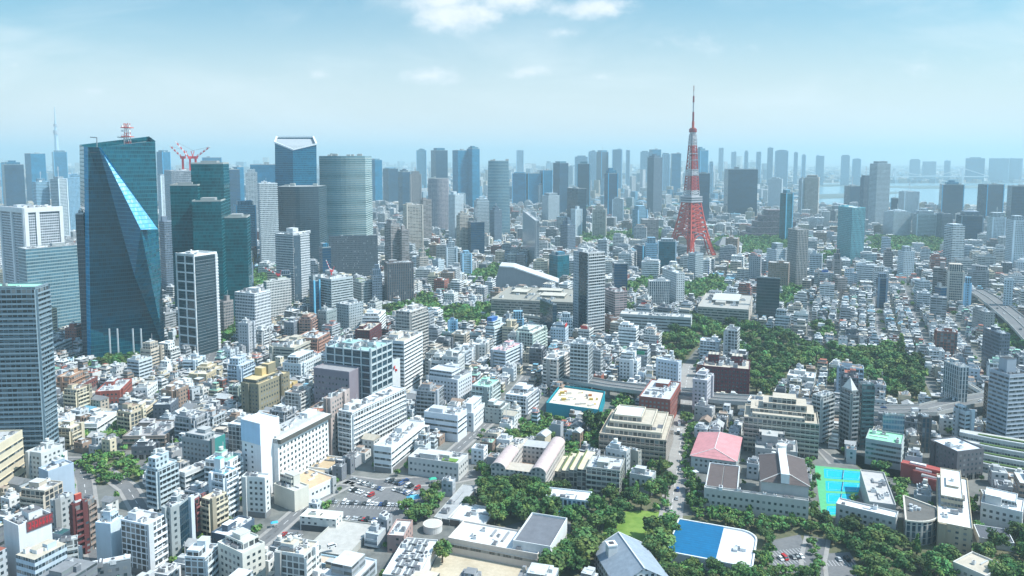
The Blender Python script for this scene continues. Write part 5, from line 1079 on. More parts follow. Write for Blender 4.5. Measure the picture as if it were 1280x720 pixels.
# school with barrel vaulted wings round a courtyard
def vault_school():
    cx, cy, rot, sx, sy, h = solve((682, 616, 592, 706, 553, 614)); root = thing('vaulted_building', (cx, cy, 0), rot, 'courtyard building with pale pink barrel vaulted roofs', 'school')
    # local x runs along the right face (away), y to the left
    w = sy * .26
    part('wall', boxes('wall', [(0, -sy / 2 + w / 2, sx, w, 0, 0, h, (.56, .52, .48), ROOFB, 0, 1), (0, sy / 2 - w / 2, sx, w, 0, 0, h, (.56, .52, .48), ROOFB, 0, 1), (-sx / 2 + 6.2, 0, 12, sy - 2 * w - .02, 0, 0, h - .4, (.50, .47, .44), ROOFB, 0, 1), (sx / 2 - 7, 0, 12, sy - 2 * w - .02, 0, 0, h - .4, (.50, .47, .44), ROOFG, 0, 1)], [MAT['punched'], MAT['rooftop']]), root)
    for sgn in (-1, 1):
        mb = MB(); yc = sgn * (sy / 2 - w / 2); n = 12; L = sx if sgn < 0 else sx * .55; x0, x1 = -sx / 2 - .8, -sx / 2 + L
        v = [(x, yc + w * .54 * math.cos(math.pi * i / n), h + w * .40 * math.sin(math.pi * i / n)) for x in (x0, x1) for i in range(n + 1)]
        f = [[i, i + 1, n + 2 + i, n + 1 + i] for i in range(n)]
        rf = part('vaulted_roof', poly('vaulted_roof', v, f + [list(range(n + 1))[::-1], list(range(n + 1, 2 * n + 2))], [MAT['tiled_roof'], MAT['punched']], [(.52, .42, .40)] * n + [(.36, .35, .35)] * 2, [0] * n + [1, 1]), root)
        mb = MB()
        for i in range(n): mb.bar(v[i], v[i + 1], .35, (.60, .52, .48))
        part('gable_rim', mb.mesh('gable_rim', [MAT['wall']]), rf)
    for i in range(9): part('air_conditioner', unit_mesh('air_conditioner'), root, (rng.uniform(.1, .4) * sx, sy / 2 - w * rng.uniform(.2, .8), h), sc=(3, 2, 1.8))
    part('courtyard_floor', boxes('courtyard_floor', [(0, 0, sx - 26, sy - 2 * w - .1, 0, .1, .6, (.3, .2, .15), (.33, .22, .16), 0, 0)], [MAT['wall']]), root)
    FOOT.append((cx, cy, rot, sx, sy)); REG.append(dict(o=root, x=cx, y=cy, h=h, s=(sx, sy), anchor='the pink vaulted school', col=PINK, rc=PINK, style='', auto=False))
vault_school()

# slate gable at the bottom edge
def gable():
    x0, y0 = ground(788, 724); root = thing('gabled_hall', (x0, y0, 0), R(12), 'blue grey slate gabled roof building with a square white chimney', 'building')
    w, L, e, r = 13, 34, 8, 15
    mb = MB(); mb.prism([(-w, -L / 2), (w, -L / 2), (w, L / 2), (-w, L / 2)], 0, e, (.6, .62, .62)); mb.add([(w, L / 2, e), (-w, L / 2, e), (0, L / 2, r)], [[0, 1, 2]], (.6, .62, .62)); mb.add([(-w, -L / 2, e), (w, -L / 2, e), (0, -L / 2, r)], [[0, 1, 2]], (.6, .62, .62)); part('wall', mb.mesh('wall', [MAT['punched']]), root)
    ro = part('roof', poly('roof', [(-w - .8, -L / 2 - .6, e - .3), (0, -L / 2 - .6, r + .2), (0, L / 2 + .6, r + .2), (-w - .8, L / 2 + .6, e - .3), (w + .8, -L / 2 - .6, e - .3), (w + .8, L / 2 + .6, e - .3)], [[0, 1, 2, 3], [1, 4, 5, 2]], [MAT['tiled_roof']], (.27, .32, .37)), root)
    mb = MB(); mb.bar((0, -L / 2 - .6, r + .3), (0, L / 2 + .6, r + .3), .35, WHITE); mb.bar((w + .8, L / 2 + .6, e - .2), (0, L / 2 + .6, r + .3), .3, WHITE); mb.bar((-w - .8, L / 2 + .6, e - .2), (0, L / 2 + .6, r + .3), .3, WHITE); part('ridge_cap', mb.mesh('ridge_cap', [MAT['wall']]), ro)
    mb = MB(); mb.box(-10, -5.6, 4, 8.4, 8, 15.5, (.55, .57, .57)); mb.box(-10.3, -5.3, 3.7, 8.7, 15.5, 16.2, WHITE); mb.box(-9, -6.6, 5, 7.4, 16.2, 16.4, (.06, .06, .07)); part('chimney', mb.mesh('chimney', [MAT['wall']]), root)
    FOOT.append((x0, y0, R(12), 28, 36)); REG.append(dict(o=root, x=x0, y=y0, h=15, s=(26, 34), anchor='the slate gabled building', col=PBLUE, rc=NAVY, style='', auto=False))
gable()

# quarter round drum building
def drum():
    a = ground(1131, 680); q = ground(1160, 672); h = 12.5; root = thing('drum_building', (a[0], a[1], 0), R(-25), 'quarter round drum building with a dark gravel roof', 'building')
    rd = 17.5; pts = [(0, 0)] + [(rd * .95 * math.sin(t), rd * 1.0 - rd * math.cos(t)) for t in np.linspace(.05, math.pi * .62, 14)] + [(0, rd * 1.9)]
    mb = MB(); mb.prism(pts, 0, h, (.46, .44, .40)); part('wall', mb.mesh('wall', [MAT['vertical_fins']]), root)
    mb = MB(); c = Vector((5, 14)); mb.prism([(c.x + (x - c.x) * .94, c.y + (y - c.y) * .94) for x, y in pts], h, h + .2, (.13, .125, .115)); ro = part('roof', mb.mesh('roof', [MAT['rooftop']]), root)
    mb = MB()
    for i in range(len(pts)): mb.bar((*pts[i], h + .5), (*pts[(i + 1) % len(pts)], h + .5), .6, (.58, .54, .46))
    part('parapet', mb.mesh('parapet', [MAT['wall']]), ro)
    mb = MB()
    for i in range(6): mb.cyl(5 + rng.uniform(-2, 3), 17 + rng.uniform(-4, 4), 1.0, h + .2, h + 1.6, LGREY)
    part('ventilator', mb.mesh('ventilator', [MAT['metal']]), ro)
    FOOT.append((a[0] + 8, a[1] + 15, 0, 24, 38)); REG.append(dict(o=root, x=a[0], y=a[1], h=h, s=(20, 30), anchor='the quarter round drum building', col=BEIGE, rc=ROOFD, style='', auto=False))
drum()

# red terraced roofs on the right
def red_terraces():
    a = ground(1160, 603); root = thing('terraced_building', (a[0], a[1], 0), R(-38), 'brick red terraced building stepping down in curved roofs', 'building')
    for k in range(5):
        mb = MB(); L = 31 - 4 * k; mb.prism([(-L / 2 + 6 * k, -3 - 4 * k), (L / 2 + 4 * k, -5 - 4 * k), (L / 2 + 4 * k, 2 - 4 * k), (6 * k, 4 - 4 * k), (-L / 2 + 6 * k, 3 - 4 * k)], 0, 10 - 1.7 * k, (.36, .075, .065))
        t = part('terrace', mb.mesh('terrace', [MAT['wall']]), root)
        part('parapet', boxes('parapet', [(5 * k, -4.6 - 4 * k, L * .92, .5, 0, 10 - 1.7 * k, 11 - 1.7 * k, (.46, .11, .09), (.5, .16, .14), 0, 0)], [MAT['wall']]), t)
        if k < 3: part('skylight', boxes('skylight', [(4 * k - 6, -.5 - 4 * k, 9, 2.4, 0, 10 - 1.7 * k, 11.2 - 1.7 * k, OFFW, WHITE, 0, 0)], [MAT['wall']]), t)
    FOOT.append((a[0], a[1] - 4, R(-38), 48, 26)); REG.append(dict(o=root, x=a[0], y=a[1], h=12, s=(40, 20), anchor='the red terraced building', col=BRICK, rc=BRICK, style='', auto=False))
red_terraces()
# white curved terraces at the right edge
def white_terraces():
    a = ground(1262, 584); root = thing('terraced_building', (a[0], a[1], 0), R(-33), 'long white building of curved terraces with planted strips', 'building')
    for k in range(4):
        L = 60 - 4 * k; y = 13 - 8 * k; z = 15 - 3.4 * k; n = 10
        fr = [(L * (i / n - .5), y - 4 - 3 * math.cos(math.pi * (i / n - .5))) for i in range(n + 1)]; bk = [(x, y + 4.2) for x, _ in fr]
        mb = MB(); mb.prism(fr + bk[::-1], 0, z, (.42, .46, .46), 0, 1, (.46, .46, .43)); t = part('terrace', mb.mesh('terrace', [MAT['ribbon'], MAT['rooftop']]), root)
        mb = MB()
        for i in range(n): mb.bar((*fr[i], z + .4), (*fr[i + 1], z + .4), .55, WHITE)
        part('parapet', mb.mesh('parapet', [MAT['wall']]), t)
        part('planting', boxes('planting', [(2, y - 2.5, L * .7, 2, 0, z, z + .8, (.09, .14, .05), (.09, .15, .05), 0, 0)], [MAT['lawn_grass']]), t)
    FOOT.append((a[0], a[1], R(-33), 66, 46)); REG.append(dict(o=root, x=a[0], y=a[1], h=14, s=(80, 30), anchor='the white curved terraces', col=WHITE, rc=ROOFW, style='', auto=False))
white_terraces()

# fenced building site
def site():
    w = [ground(x, y, 8) for x, y in ((683, 506), (749, 515), (756, 492), (700, 484))]; cx = sum(p[0] for p in w) / 4; cy = sum(p[1] for p in w) / 4
    root = thing('building_site', (cx, cy, 0), 0, 'half built block wrapped in turquoise scaffold sheets with a pale slab on top', 'building site')
    pts = [(x - cx, y - cy) for x, y in w]
    mb = MB(); mb.prism([(x * .95, y * .95) for x, y in pts], 0, 8.6, (.5, .45, .38), ctop=(.62, .55, .44)); part('concrete_slab', mb.mesh('concrete_slab', [MAT['rooftop']]), root)
    mb = MB()
    for i in range(4):
        p, q = Vector((*pts[i], 0)), Vector((*pts[(i + 1) % 4], 0)); d = (q - p).normalized() * .25; nv = Vector((-d.y, d.x, 0))
        mb.add([p + nv, q + nv, q - nv, p - nv, p + nv + Vector((0, 0, 10)), q + nv + Vector((0, 0, 10)), q - nv + Vector((0, 0, 10)), p - nv + Vector((0, 0, 10))], [[0, 1, 5, 4], [2, 3, 7, 6], [4, 5, 6, 7]], (.015, .30, .38))
    part('scaffold_sheet', mb.mesh('scaffold_sheet', [MAT['paint']]), root)
    mb = MB(); r2 = random.Random(9)
    for i in range(26):
        x, y = r2.uniform(-.8, .8), r2.uniform(-.7, .7); p = [sum(pts[j][k] * wgt for j, wgt in enumerate(((1 - x) * (1 - y) / 4, (1 + x) * (1 - y) / 4, (1 + x) * (1 + y) / 4, (1 - x) * (1 + y) / 4))) for k in (0, 1)]
        s = r2.uniform(.6, 2.2); mb.box(p[0] - s, p[0] + s, p[1] - s * .6, p[1] + s * .6, 8.6, 8.6 + r2.uniform(.4, 2), r2.choice([(.7, .66, .58), (.45, .16, .06), (.5, .36, .08), (.3, .3, .3), (.7, .7, .68)]))
    part('building_material', mb.mesh('building_material', [MAT['wall']]), root)
    FOOT.append((cx, cy, 0, 56, 46)); REG.append(dict(o=root, x=cx, y=cy, h=9, s=(50, 40), anchor='the turquoise building site', col=TEAL, rc=BEIGE, style='', auto=False))
site()
# tennis courts
def tennis():
    w = [ground(x, y) for x, y in ((1027, 646), (1062, 644), (1084, 588), (1018, 582))]; cx, cy = w[0]
    root = thing('tennis_courts', (cx, cy, 0), 0, 'green sports ground with four bright cyan tennis courts', 'tennis court')
    P = [Vector((x - cx, y - cy, 0)) for x, y in w]
    def at(u, v): return P[0] * (1 - u) * (1 - v) + P[1] * u * (1 - v) + P[2] * u * v + P[3] * (1 - u) * v
    def quad(nm, u0, u1, v0, v1, z, col, mat='coating'): return poly(nm, [at(u, v) + Vector((0, 0, z)) for u, v in ((u0, v0), (u1, v0), (u1, v1), (u0, v1))], [[0, 1, 2, 3]], [MAT[mat]], col)
    part('playing_ground', quad('playing_ground', 0, 1.0, 0, 1, .03, (.10, .42, .19)), root)
    for v0, v1, u0, u1 in ((.74, .95, .18, .96), (.48, .68, .20, .99), (.23, .43, .20, 1.0), (.03, .18, .20, .92)):
        c = part('court', quad('court', u0, u1, v0, v1, .05, (.0, .40, .56)), root); mb = MB()
        for a, b in (((u0 + .06, v0 + .03), (u1 - .06, v0 + .03)), ((u0 + .06, v1 - .03), (u1 - .06, v1 - .03)), ((u0 + .06, v0 + .03), (u0 + .06, v1 - .03)), ((u1 - .06, v0 + .03), (u1 - .06, v1 - .03)), (((u0 + u1) / 2, v0 + .03), ((u0 + u1) / 2, v1 - .03))):
            mb.bar(at(*a) + Vector((0, 0, .06)), at(*b) + Vector((0, 0, .06)), .05, (.75, .8, .8))
        part('court_line', mb.mesh('court_line', [MAT['paint']]), c)
        mb = MB(); a, b = at((u0 + u1) / 2, v0), at((u0 + u1) / 2, v1)
        for p in (a, b): mb.bar(p, p + Vector((0, 0, 1.1)), .08, (.2, .25, .22))
        mb.bar(a + Vector((0, 0, 1)), b + Vector((0, 0, 1)), .05, (.7, .7, .7)); mb.add([a, b, b + Vector((0, 0, 1)), a + Vector((0, 0, 1))], [[0, 1, 2, 3]], (.05, .12, .1)); part('net', mb.mesh('net', [MAT['paint']]), c)
    EXCL.append([(x, y) for x, y in w])
    REG.append(dict(o=root, x=cx + 10, y=cy + 30, h=.1, s=(40, 60), anchor='the blue tennis courts', col=TEAL, rc=TEAL, style='', auto=False))
tennis()
# sloped roof theatre hall
def wedge():
    Yb = ground(655, 366)[1]; X = lambda px: xat(px, Yb, 20); Zt = lambda py: max(3, zat(py, Yb)); cx = X(655)
    root = thing('wedge_hall', (cx, Yb, 0), R(-4), 'grey wedge hall with a white roof line sloping down to the right', 'hall')
    pr = [(X(615) - cx, 0), (X(696) - cx, 0), (X(698) - cx, Zt(353)), (X(641) - cx, Zt(334)), (X(624) - cx, Zt(333))]; n = 5; d = 45
    v = [(x, 0, z) for x, z in pr] + [(x, d, z) for x, z in pr]; f = [list(range(n))] + [[(i + 1) % n, i, n + i, n + (i + 1) % n] for i in range(n)] + [list(range(n, 2 * n))[::-1]]
    part('wall', poly('wall', v, f, [MAT['wall']], [(.27, .29, .31)] + [(.3, .31, .32)] * 2 + [LGREY] * 2 + [(.3, .3, .3)] * 2), root)
    mb = MB(); mb.bar((pr[2][0], -1, pr[2][1]), (pr[3][0], -1, pr[3][1]), 1.3, WHITE); mb.bar((pr[3][0], -1, pr[3][1]), (pr[4][0], -1, pr[4][1]), 1.3, WHITE); part('roof_edge', mb.mesh('roof_edge', [MAT['wall']]), root)
    FOOT.append((cx, Yb + 22, 0, 120, 60)); REG.append(dict(o=root, x=cx, y=Yb, h=30, s=(90, 45), anchor='the grey wedge hall', col=GREY, rc=LGREY, style='', auto=False))
wedge()
def trapezoid():
    Yb = ground(972, 299)[1]; X = lambda px: xat(px, Yb, 40); cx = X(972); z = zat(263, Yb)
    root = thing('sloped_building', (cx, Yb, 0), 0, 'dark purple brown building with stepped sloping ends', 'building')
    for k in range(5):
        a, b = X(934 + 7 * k) - cx, X(1010 - 7 * k) - cx
        part('tier', boxes('tier', [((a + b) / 2, 30, b - a, 60 - 5 * k, 0, z * k / 5, z * (k + 1) / 5, (.15, .115, .14), (.2, .18, .19), 0, 1)], [MAT['ribbon'], MAT['rooftop']]), root)
    FOOT.append((cx, Yb + 30, 0, 210, 80)); REG.append(dict(o=root, x=cx, y=Yb, h=z, s=(150, 60), anchor='the purple brown sloped building', col=LILAC, rc=ROOFD, style='', auto=False))
trapezoid()
# temple with a big hipped roof near the lattice tower
def temple():
    Yb = ground(911, 312)[1]; cx = xat(911, Yb, 10); root = thing('temple', (cx, Yb, 0), 0, 'temple hall with a broad grey hipped roof among trees', 'temple'); w, d = 24, 20
    mb = MB(); mb.box(-w * .8, w * .8, -d * .7, d * .7, 0, 12, (.45, .42, .38)); part('wall', mb.mesh('wall', [MAT['wall']]), root)
    part('roof', poly('roof', [(-w * 1.2, -d * 1.1, 11), (w * 1.2, -d * 1.1, 11), (w * 1.2, d * 1.1, 11), (-w * 1.2, d * 1.1, 11), (-w * .6, 0, 27), (w * .6, 0, 27)], [[0, 1, 5, 4], [1, 2, 5], [2, 3, 4, 5], [3, 0, 4]], [MAT['tiled_roof']], (.22, .23, .24)), root)
    mb = MB(); mb.bar((-w * .62, 0, 27.4), (w * .62, 0, 27.4), 1.3, WHITE); part('ridge_cap', mb.mesh('ridge_cap', [MAT['wall']]), root)
    FOOT.append((cx, Yb, 0, 60, 50)); REG.append(dict(o=root, x=cx, y=Yb, h=26, s=(50, 40), anchor='the grey temple roof', col=GREY, rc=GREY, style='', auto=False))
temple()
# marquee, canopies
def canopy(px, py, w, col, label, hgt=3.6):
    x, y = ground(px, py); root = thing('canopy', (x, y, 0), R(20), label, 'canopy')
    mb = MB()
    for a in (-w, w):
        for b in (-w * .7, w * .7): mb.bar((a, b, 0), (a, b, hgt), .12, (.6, .6, .6))
    part('pole', mb.mesh('pole', [MAT['metal']]), root)
    part('cover', poly('cover', [(-w * 1.1, -w * .8, hgt), (w * 1.1, -w * .8, hgt), (w * 1.1, w * .8, hgt), (-w * 1.1, w * .8, hgt), (-w * .5, 0, hgt + w * .45), (w * .5, 0, hgt + w * .45)], [[0, 1, 5, 4], [1, 2, 5], [2, 3, 4, 5], [3, 0, 4]], [MAT['paint']], col), root)
    FOOT.append((x, y, 0, w * 2.2, w * 2))
canopy(708, 648, 3.8, (.02, .26, .52), 'bright blue gabled canopy beside the grey roofed gymnasium')
canopy(517, 629, 3.6, (.10, .42, .58), 'pale blue canopy at the far right corner of the car park')
canopy(343, 659, 1.8, (.06, .40, .62), 'small blue canopy in the little parking lot', 2.8)
canopy(541, 604, 2.2, (.04, .40, .26), 'small green canopy by the street behind the car park', 3)
canopy(868, 596, 2.2, (.5, .55, .6), 'small white canopy beside the avenue')
# water drum on school roof
r_, sx, sy, h = HB['white roofed main school building facing the sandy yard']
hp = HB['long low school wing with a white roof full of air conditioners'][3] * .62; p = ground(541, 663); root = thing('round_pavilion', (p[0], p[1], 0), 0, 'low round white roofed pavilion at the corner of the school wings', 'pavilion')
mb = MB(); mb.cyl(0, 0, 5.2, 0, hp, (.6, .6, .58), n=28); part('wall', mb.mesh('wall', [MAT['wall']]), root)
mb = MB(); mb.cyl(0, 0, 5.4, hp, hp + .7, (.62, .58, .52), n=28); mb.cyl(0, 0, 4.5, hp + .7, hp + .78, (.5, .51, .5), n=28); part('roof', mb.mesh('roof', [MAT['wall']]), root)
FOOT.append((p[0], p[1], 0, 13, 13))

# ------------------------------------------------------------------ skyline and middle-distance towers: x0, x1, roof y, base y, style, tint
SKY = [
 (0, 8, 204, 262, 0, 0), (30, 57, 192, 262, 0, 0), (64, 84, 190, 250, 0, 1), (1, 30, 206, 275, 1, 0), (40, 62, 228, 310, 2, 2), (62, 84, 224, 310, 2, 3), (84, 105, 222, 300, 3, 2), (195, 213, 190, 262, 0, 0), (252, 277, 197, 250, 0, 0), (196, 208, 220, 300, 3, 3),
 (198, 222, 278, 372, 2, 4), (290, 305, 209, 268, 0, 0), (277, 300, 212, 290, 1, 1), (291, 320, 258, 330, 2, 1), (306, 322, 216, 300, 4, 3), (312, 345, 206, 280, 0, 1), (460, 478, 200, 262, 0, 1), (478, 498, 211, 258, 1, 0), (497, 513, 215, 268, 1, 4), (511, 527, 218, 274, 2, 5),
 (520, 533, 188, 240, 2, 1), (538, 560, 188, 258, 1, 0), (565, 585, 188, 262, 0, 0), (583, 600, 186, 262, 0, 1), (503, 529, 257, 318, 4, 6), (480, 500, 281, 340, 4, 5), (498, 512, 288, 340, 4, 5), (524, 540, 250, 310, 4, 5), (584, 606, 278, 322, 1, 4), (560, 580, 244, 304, 3, 3), (592, 612, 252, 304, 2, 3), (570, 586, 270, 320, 4, 6),
 (645, 655, 188, 232, 0, 2), (640, 658, 217, 262, 0, 0), (656, 676, 217, 262, 0, 0), (674, 691, 213, 262, 0, 0), (691, 711, 204, 272, 1, 1), (721, 738, 205, 262, 1, 1), (718, 735, 196, 240, 0, 2), (735, 746, 190, 236, 0, 2), (745, 761, 190, 244, 1, 0), (765, 778, 187, 244, 0, 2), (782, 788, 188, 236, 0, 2), (755, 773, 217, 276, 1, 0),
 (800, 812, 190, 236, 0, 2), (811, 827, 187, 244, 0, 1), (827, 838, 193, 244, 0, 2), (838, 852, 192, 244, 0, 1), (809, 829, 197, 274, 2, 4), (866, 886, 188, 250, 0, 1), (869, 888, 217, 280, 1, 1), (886, 892, 204, 244, 0, 2), (898, 905, 185, 228, 0, 2), (914, 921, 190, 230, 0, 2), (930, 936, 190, 232, 0, 2), (945, 952, 190, 234, 0, 2), (959, 967, 185, 236, 0, 2), (969, 986, 189, 238, 0, 2), (992, 998, 191, 234, 0, 2), (1002, 1008, 194, 234, 0, 2), (1020, 1031, 195, 232, 0, 2), (1051, 1063, 195, 232, 0, 2), (1065, 1077, 199, 232, 0, 2),
 (905, 948, 212, 276, 1, 0), (1087, 1114, 205, 290, 2, 3), (1075, 1090, 222, 286, 2, 4), (1055, 1076, 233, 268, 1, 4), (1006, 1024, 222, 274, 4, 6), (998, 1008, 225, 274, 2, 3), (975, 992, 242, 304, 5, 1), (960, 978, 224, 262, 3, 3), (1113, 1126, 248, 275, 1, 1), (1123, 1150, 240, 280, 3, 3), (1174, 1206, 231, 278, 1, 0), (1222, 1256, 231, 280, 1, 0), (1259, 1290, 233, 298, 1, 4),
 (1137, 1151, 200, 226, 0, 2), (1153, 1171, 202, 226, 0, 2), (1180, 1189, 201, 228, 0, 2), (1207, 1232, 198, 228, 0, 1), (1236, 1262, 198, 228, 0, 2), (1261, 1279, 198, 228, 0, 2), (1180, 1207, 284, 345, 4, 3), (1258, 1284, 276, 345, 3, 3), (1140, 1172, 268, 300, 2, 3), (1170, 1192, 268, 302, 2, 4), (1195, 1230, 270, 306, 1, 4), (1234, 1258, 272, 314, 3, 3), (1104, 1140, 266, 298, 3, 3),
 (663, 690, 232, 262, 2, 3), (677, 700, 245, 282, 2, 3), (612, 628, 263, 306, 2, 4), (765, 780, 250, 282, 2, 3), (790, 810, 263, 300, 2, 2), (800, 824, 275, 304, 4, 5), (713, 728, 262, 300, 3, 3), (700, 720, 282, 320, 2, 4), (740, 758, 262, 300, 4, 6), (686, 712, 320, 352, 5, 1), (860, 880, 318, 352, 2, 3),
 (958, 985, 313, 350, 3, 3), (985, 992, 305, 350, 2, 5), (1012, 1028, 318, 352, 2, 3), (1040, 1052, 325, 352, 4, 5), (1104, 1117, 315, 345, 2, 5), (1122, 1144, 315, 350, 3, 3), (1095, 1110, 348, 385, 1, 4), (1143, 1163, 352, 382, 2, 3), (1166, 1185, 335, 378, 4, 5), (1182, 1206, 340, 384, 2, 6), (1205, 1215, 355, 390, 3, 2), (1168, 1184, 360, 388, 1, 5), (1040, 1060, 348, 372, 4, 5), (1255, 1268, 350, 395, 3, 3),
 (556, 572, 310, 340, 2, 3), (575, 590, 318, 346, 4, 2), (540, 556, 326, 350, 3, 3), (520, 536, 322, 350, 4, 6), (463, 478, 345, 392, 2, 4), (300, 316, 330, 378, 1, 4), (270, 292, 378, 418, 2, 5), (350, 363, 344, 392, 1, 4), (386, 400, 352, 402, 1, 1), (398, 414, 310, 372, 1, 0),
 (560, 572, 402, 424, 3, 2), (640, 655, 400, 430, 4, 2), (700, 716, 398, 430, 2, 3), (765, 785, 330, 372, 1, 4), (796, 812, 308, 340, 1, 1), (806, 822, 305, 345, 2, 2), (822, 846, 302, 342, 5, 3), (860, 872, 325, 350, 4, 2),
]
TINT = [(.03, .26, .44), (.10, .32, .46), (.26, .46, .60), (.46, .54, .58), (.15, .20, .26), (.30, .27, .26), (.50, .45, .39)]  # bluer entries carry some of the distance haze in the tower colour
STY = ['blue_glass', 'dark_glass', 'gridded', 'punched', 'balconied', 'teal_glass']
for (x0, x1, yt, yb, st, ti) in SKY:
    x0, x1, yt, yb = x0 + .5, x1 - .5, yt, yb
    Y0 = ground(x0, yb)[1]; r2 = random.Random(x0 * 31 + yt); th = r2.choice((0, 8, -6, 14, 22, 30, 36, 42)) if Y0 < 4200 else r2.choice((0, 5, -5))
    s = STY[st]; col = TINT[ti] if s not in ('blue_glass', 'dark_glass', 'teal_glass') else {'blue_glass': (.6, 1.2, 1.35), 'dark_glass': (.5, 1.5, 2.2), 'teal_glass': (1.3, 1.2, 1.2)}[s]
    if s == 'blue_glass' and ti == 2: s, col = 'gridded', TINT[2]
    if th <= 6: spec = (x0 if th <= 0 else x0, yb, yt, x1, None, -min(38., (x1 - x0) * Y0 / FPX * .8)); t2 = 0 if th == 0 else th
    else:
        sp_ = (.45 if th < 25 else .6); xc = x0 + (x1 - x0) * (math.tan(R(th)) / (1 + math.tan(R(th)))); spec = (xc, yb, yt, x1, None, x0); t2 = th
    root, sx, sy, h = building(None, 'skyscraper' if (yb - yt) > 34 else 'tower', spec, s, col, r2.choice((ROOFG, ROOFW, ROOFD)), name='tower_block', th=t2, near=False, pent=True, tank=False, n_ac=0, pent_h=r2.choice((3, 4, 6, 8)), par=1.2)
    if r2.random() < .6 and (yb - yt) > 25:              # stepped crown and plant screens
        k_ = r2.uniform(.55, .85); zc = r2.uniform(4, 11); cc = tone(TINT[ti], r2.uniform(.8, 1.2))
        part('crown', boxes('crown', [(0, 0, sx * k_, sy * k_, 0, h, h + zc, cc, cc, 0, 1)] + ([(sx * r2.uniform(-.1, .1), 0, sx * k_ * .5, sy * k_ * .5, 0, h + zc, h + zc * 1.7, cc, cc, 0, 1)] if r2.random() < .4 else []), [MAT['vertical_fins'], MAT['rooftop']]), root)
    if r2.random() < .4: part('corner_fin', boxes('corner_fin', [(sg * (sx / 2 - .6), -sy / 2 - .3, 2.2, 1.6, 0, 0, h + 1.5, tone(TINT[ti], 1.3), tone(TINT[ti], 1.3), 0, 0) for sg in (-1, 1)], [MAT['wall']]), root)
    REG[-1]['far'] = True; REG[-1]['ti'] = ti
    if r2.random() < .22 and Y0 > 1500:
        q = r2.uniform(14, 34); part('antenna', unit_mesh('antenna'), root, (0, 0, h + 3), sc=(q * .8, q * .8, q))
# ------------------------------------------------------------------ elevated roads
def elevated(name, label, pts, z, width, cat='road bridge', step=28, anchor=None):
    line = [ground(x, y, z) for x, y in pts]; dense = []
    for i in range(len(line) - 1):
        a, b = Vector(line[i]), Vector(line[i + 1]); n = max(1, int((b - a).length / 12))
        dense += [tuple(a.lerp(b, k / n)) for k in range(n)]
    dense.append(line[-1]); o = dense[len(dense) // 2]; loc = [(x - o[0], y - o[1]) for x, y in dense]
    root = thing(name, (o[0], o[1], 0), 0, label, cat)
    L, Rr = strip_pts(loc, width); n = len(loc)
    def ribbon(nm, A, B, z0, z1, mat, col):
        v = [(x, y, z0) for x, y in A] + [(x, y, z0) for x, y in B] + [(x, y, z1) for x, y in A] + [(x, y, z1) for x, y in B]; f = []
        for i in range(n - 1): f += [[2 * n + i, 2 * n + i + 1, 3 * n + i + 1, 3 * n + i], [i, 2 * n + i, 2 * n + i + 1, i + 1][::-1], [n + i, n + i + 1, 3 * n + i + 1, 3 * n + i][::-1], [i, i + 1, n + i + 1, n + i]]
        return part(nm, poly(nm, v, f, [mat], col), root)
    ribbon('deck', Rr, L, z - 1.6, z, MAT['concrete'], (.4, .4, .4))
    Li, Ri = strip_pts(loc, width - .8)
    i1, i2 = strip_pts(loc, width - 1.2); ribbon('carriageway', i2, i1, z + .01, z + .05, G_ROAD, (.3, .3, .3))
    ribbon('barrier', L, Li, z + .06, z + 1.5, MAT['concrete'], (.5, .5, .5)); ribbon('barrier', Ri, Rr, z + .06, z + 1.5, MAT['concrete'], (.5, .5, .5))
    m1, m2 = strip_pts(loc, .5); ribbon('median_barrier', m2, m1, z + .06, z + 1.0, MAT['concrete'], (.5, .5, .5))
    for i in range(1, n, max(1, step // 12)):
        mb = MB(); mb.box(-1.3, 1.3, -1.3, 1.3, 0, z - 2.6, (.4, .4, .4)); mb.box(-width * .4, width * .4, -1.2, 1.2, z - 2.6, z - 1.61, (.4, .4, .4))
        d = Vector(loc[i]) - Vector(loc[i - 1]); part('pier', mb.mesh('pier', [MAT['concrete']]), root, (loc[i][0], loc[i][1], 0), rz=math.atan2(d.y, d.x) + math.pi / 2)
    A, B = strip_pts(dense, width + 4); EXCL.append(B + A[::-1])
    REG.append(dict(o=root, x=ground(*pts[len(pts) // 2])[0], y=o[1], h=z, s=(20, 20), anchor=anchor, col=GREY, rc=GREY, style='', auto=False))
    return dense
HW = elevated('elevated_expressway', 'grey elevated expressway crossing between the grove and the mint roofed office', [(700, 470), (760, 481), (830, 490), (900, 498), (960, 501), (1040, 507), (1110, 513), (1160, 512), (1200, 503), (1245, 496), (1290, 492)], 11, 19, anchor='the elevated expressway')
HW2 = elevated('elevated_expressway', 'wide curved elevated roadway sweeping down at the far right edge', [(1218, 362), (1235, 372), (1252, 385), (1268, 398), (1284, 413), (1310, 440)], 14, 25, step=40, anchor='the curved roadway at the right edge')

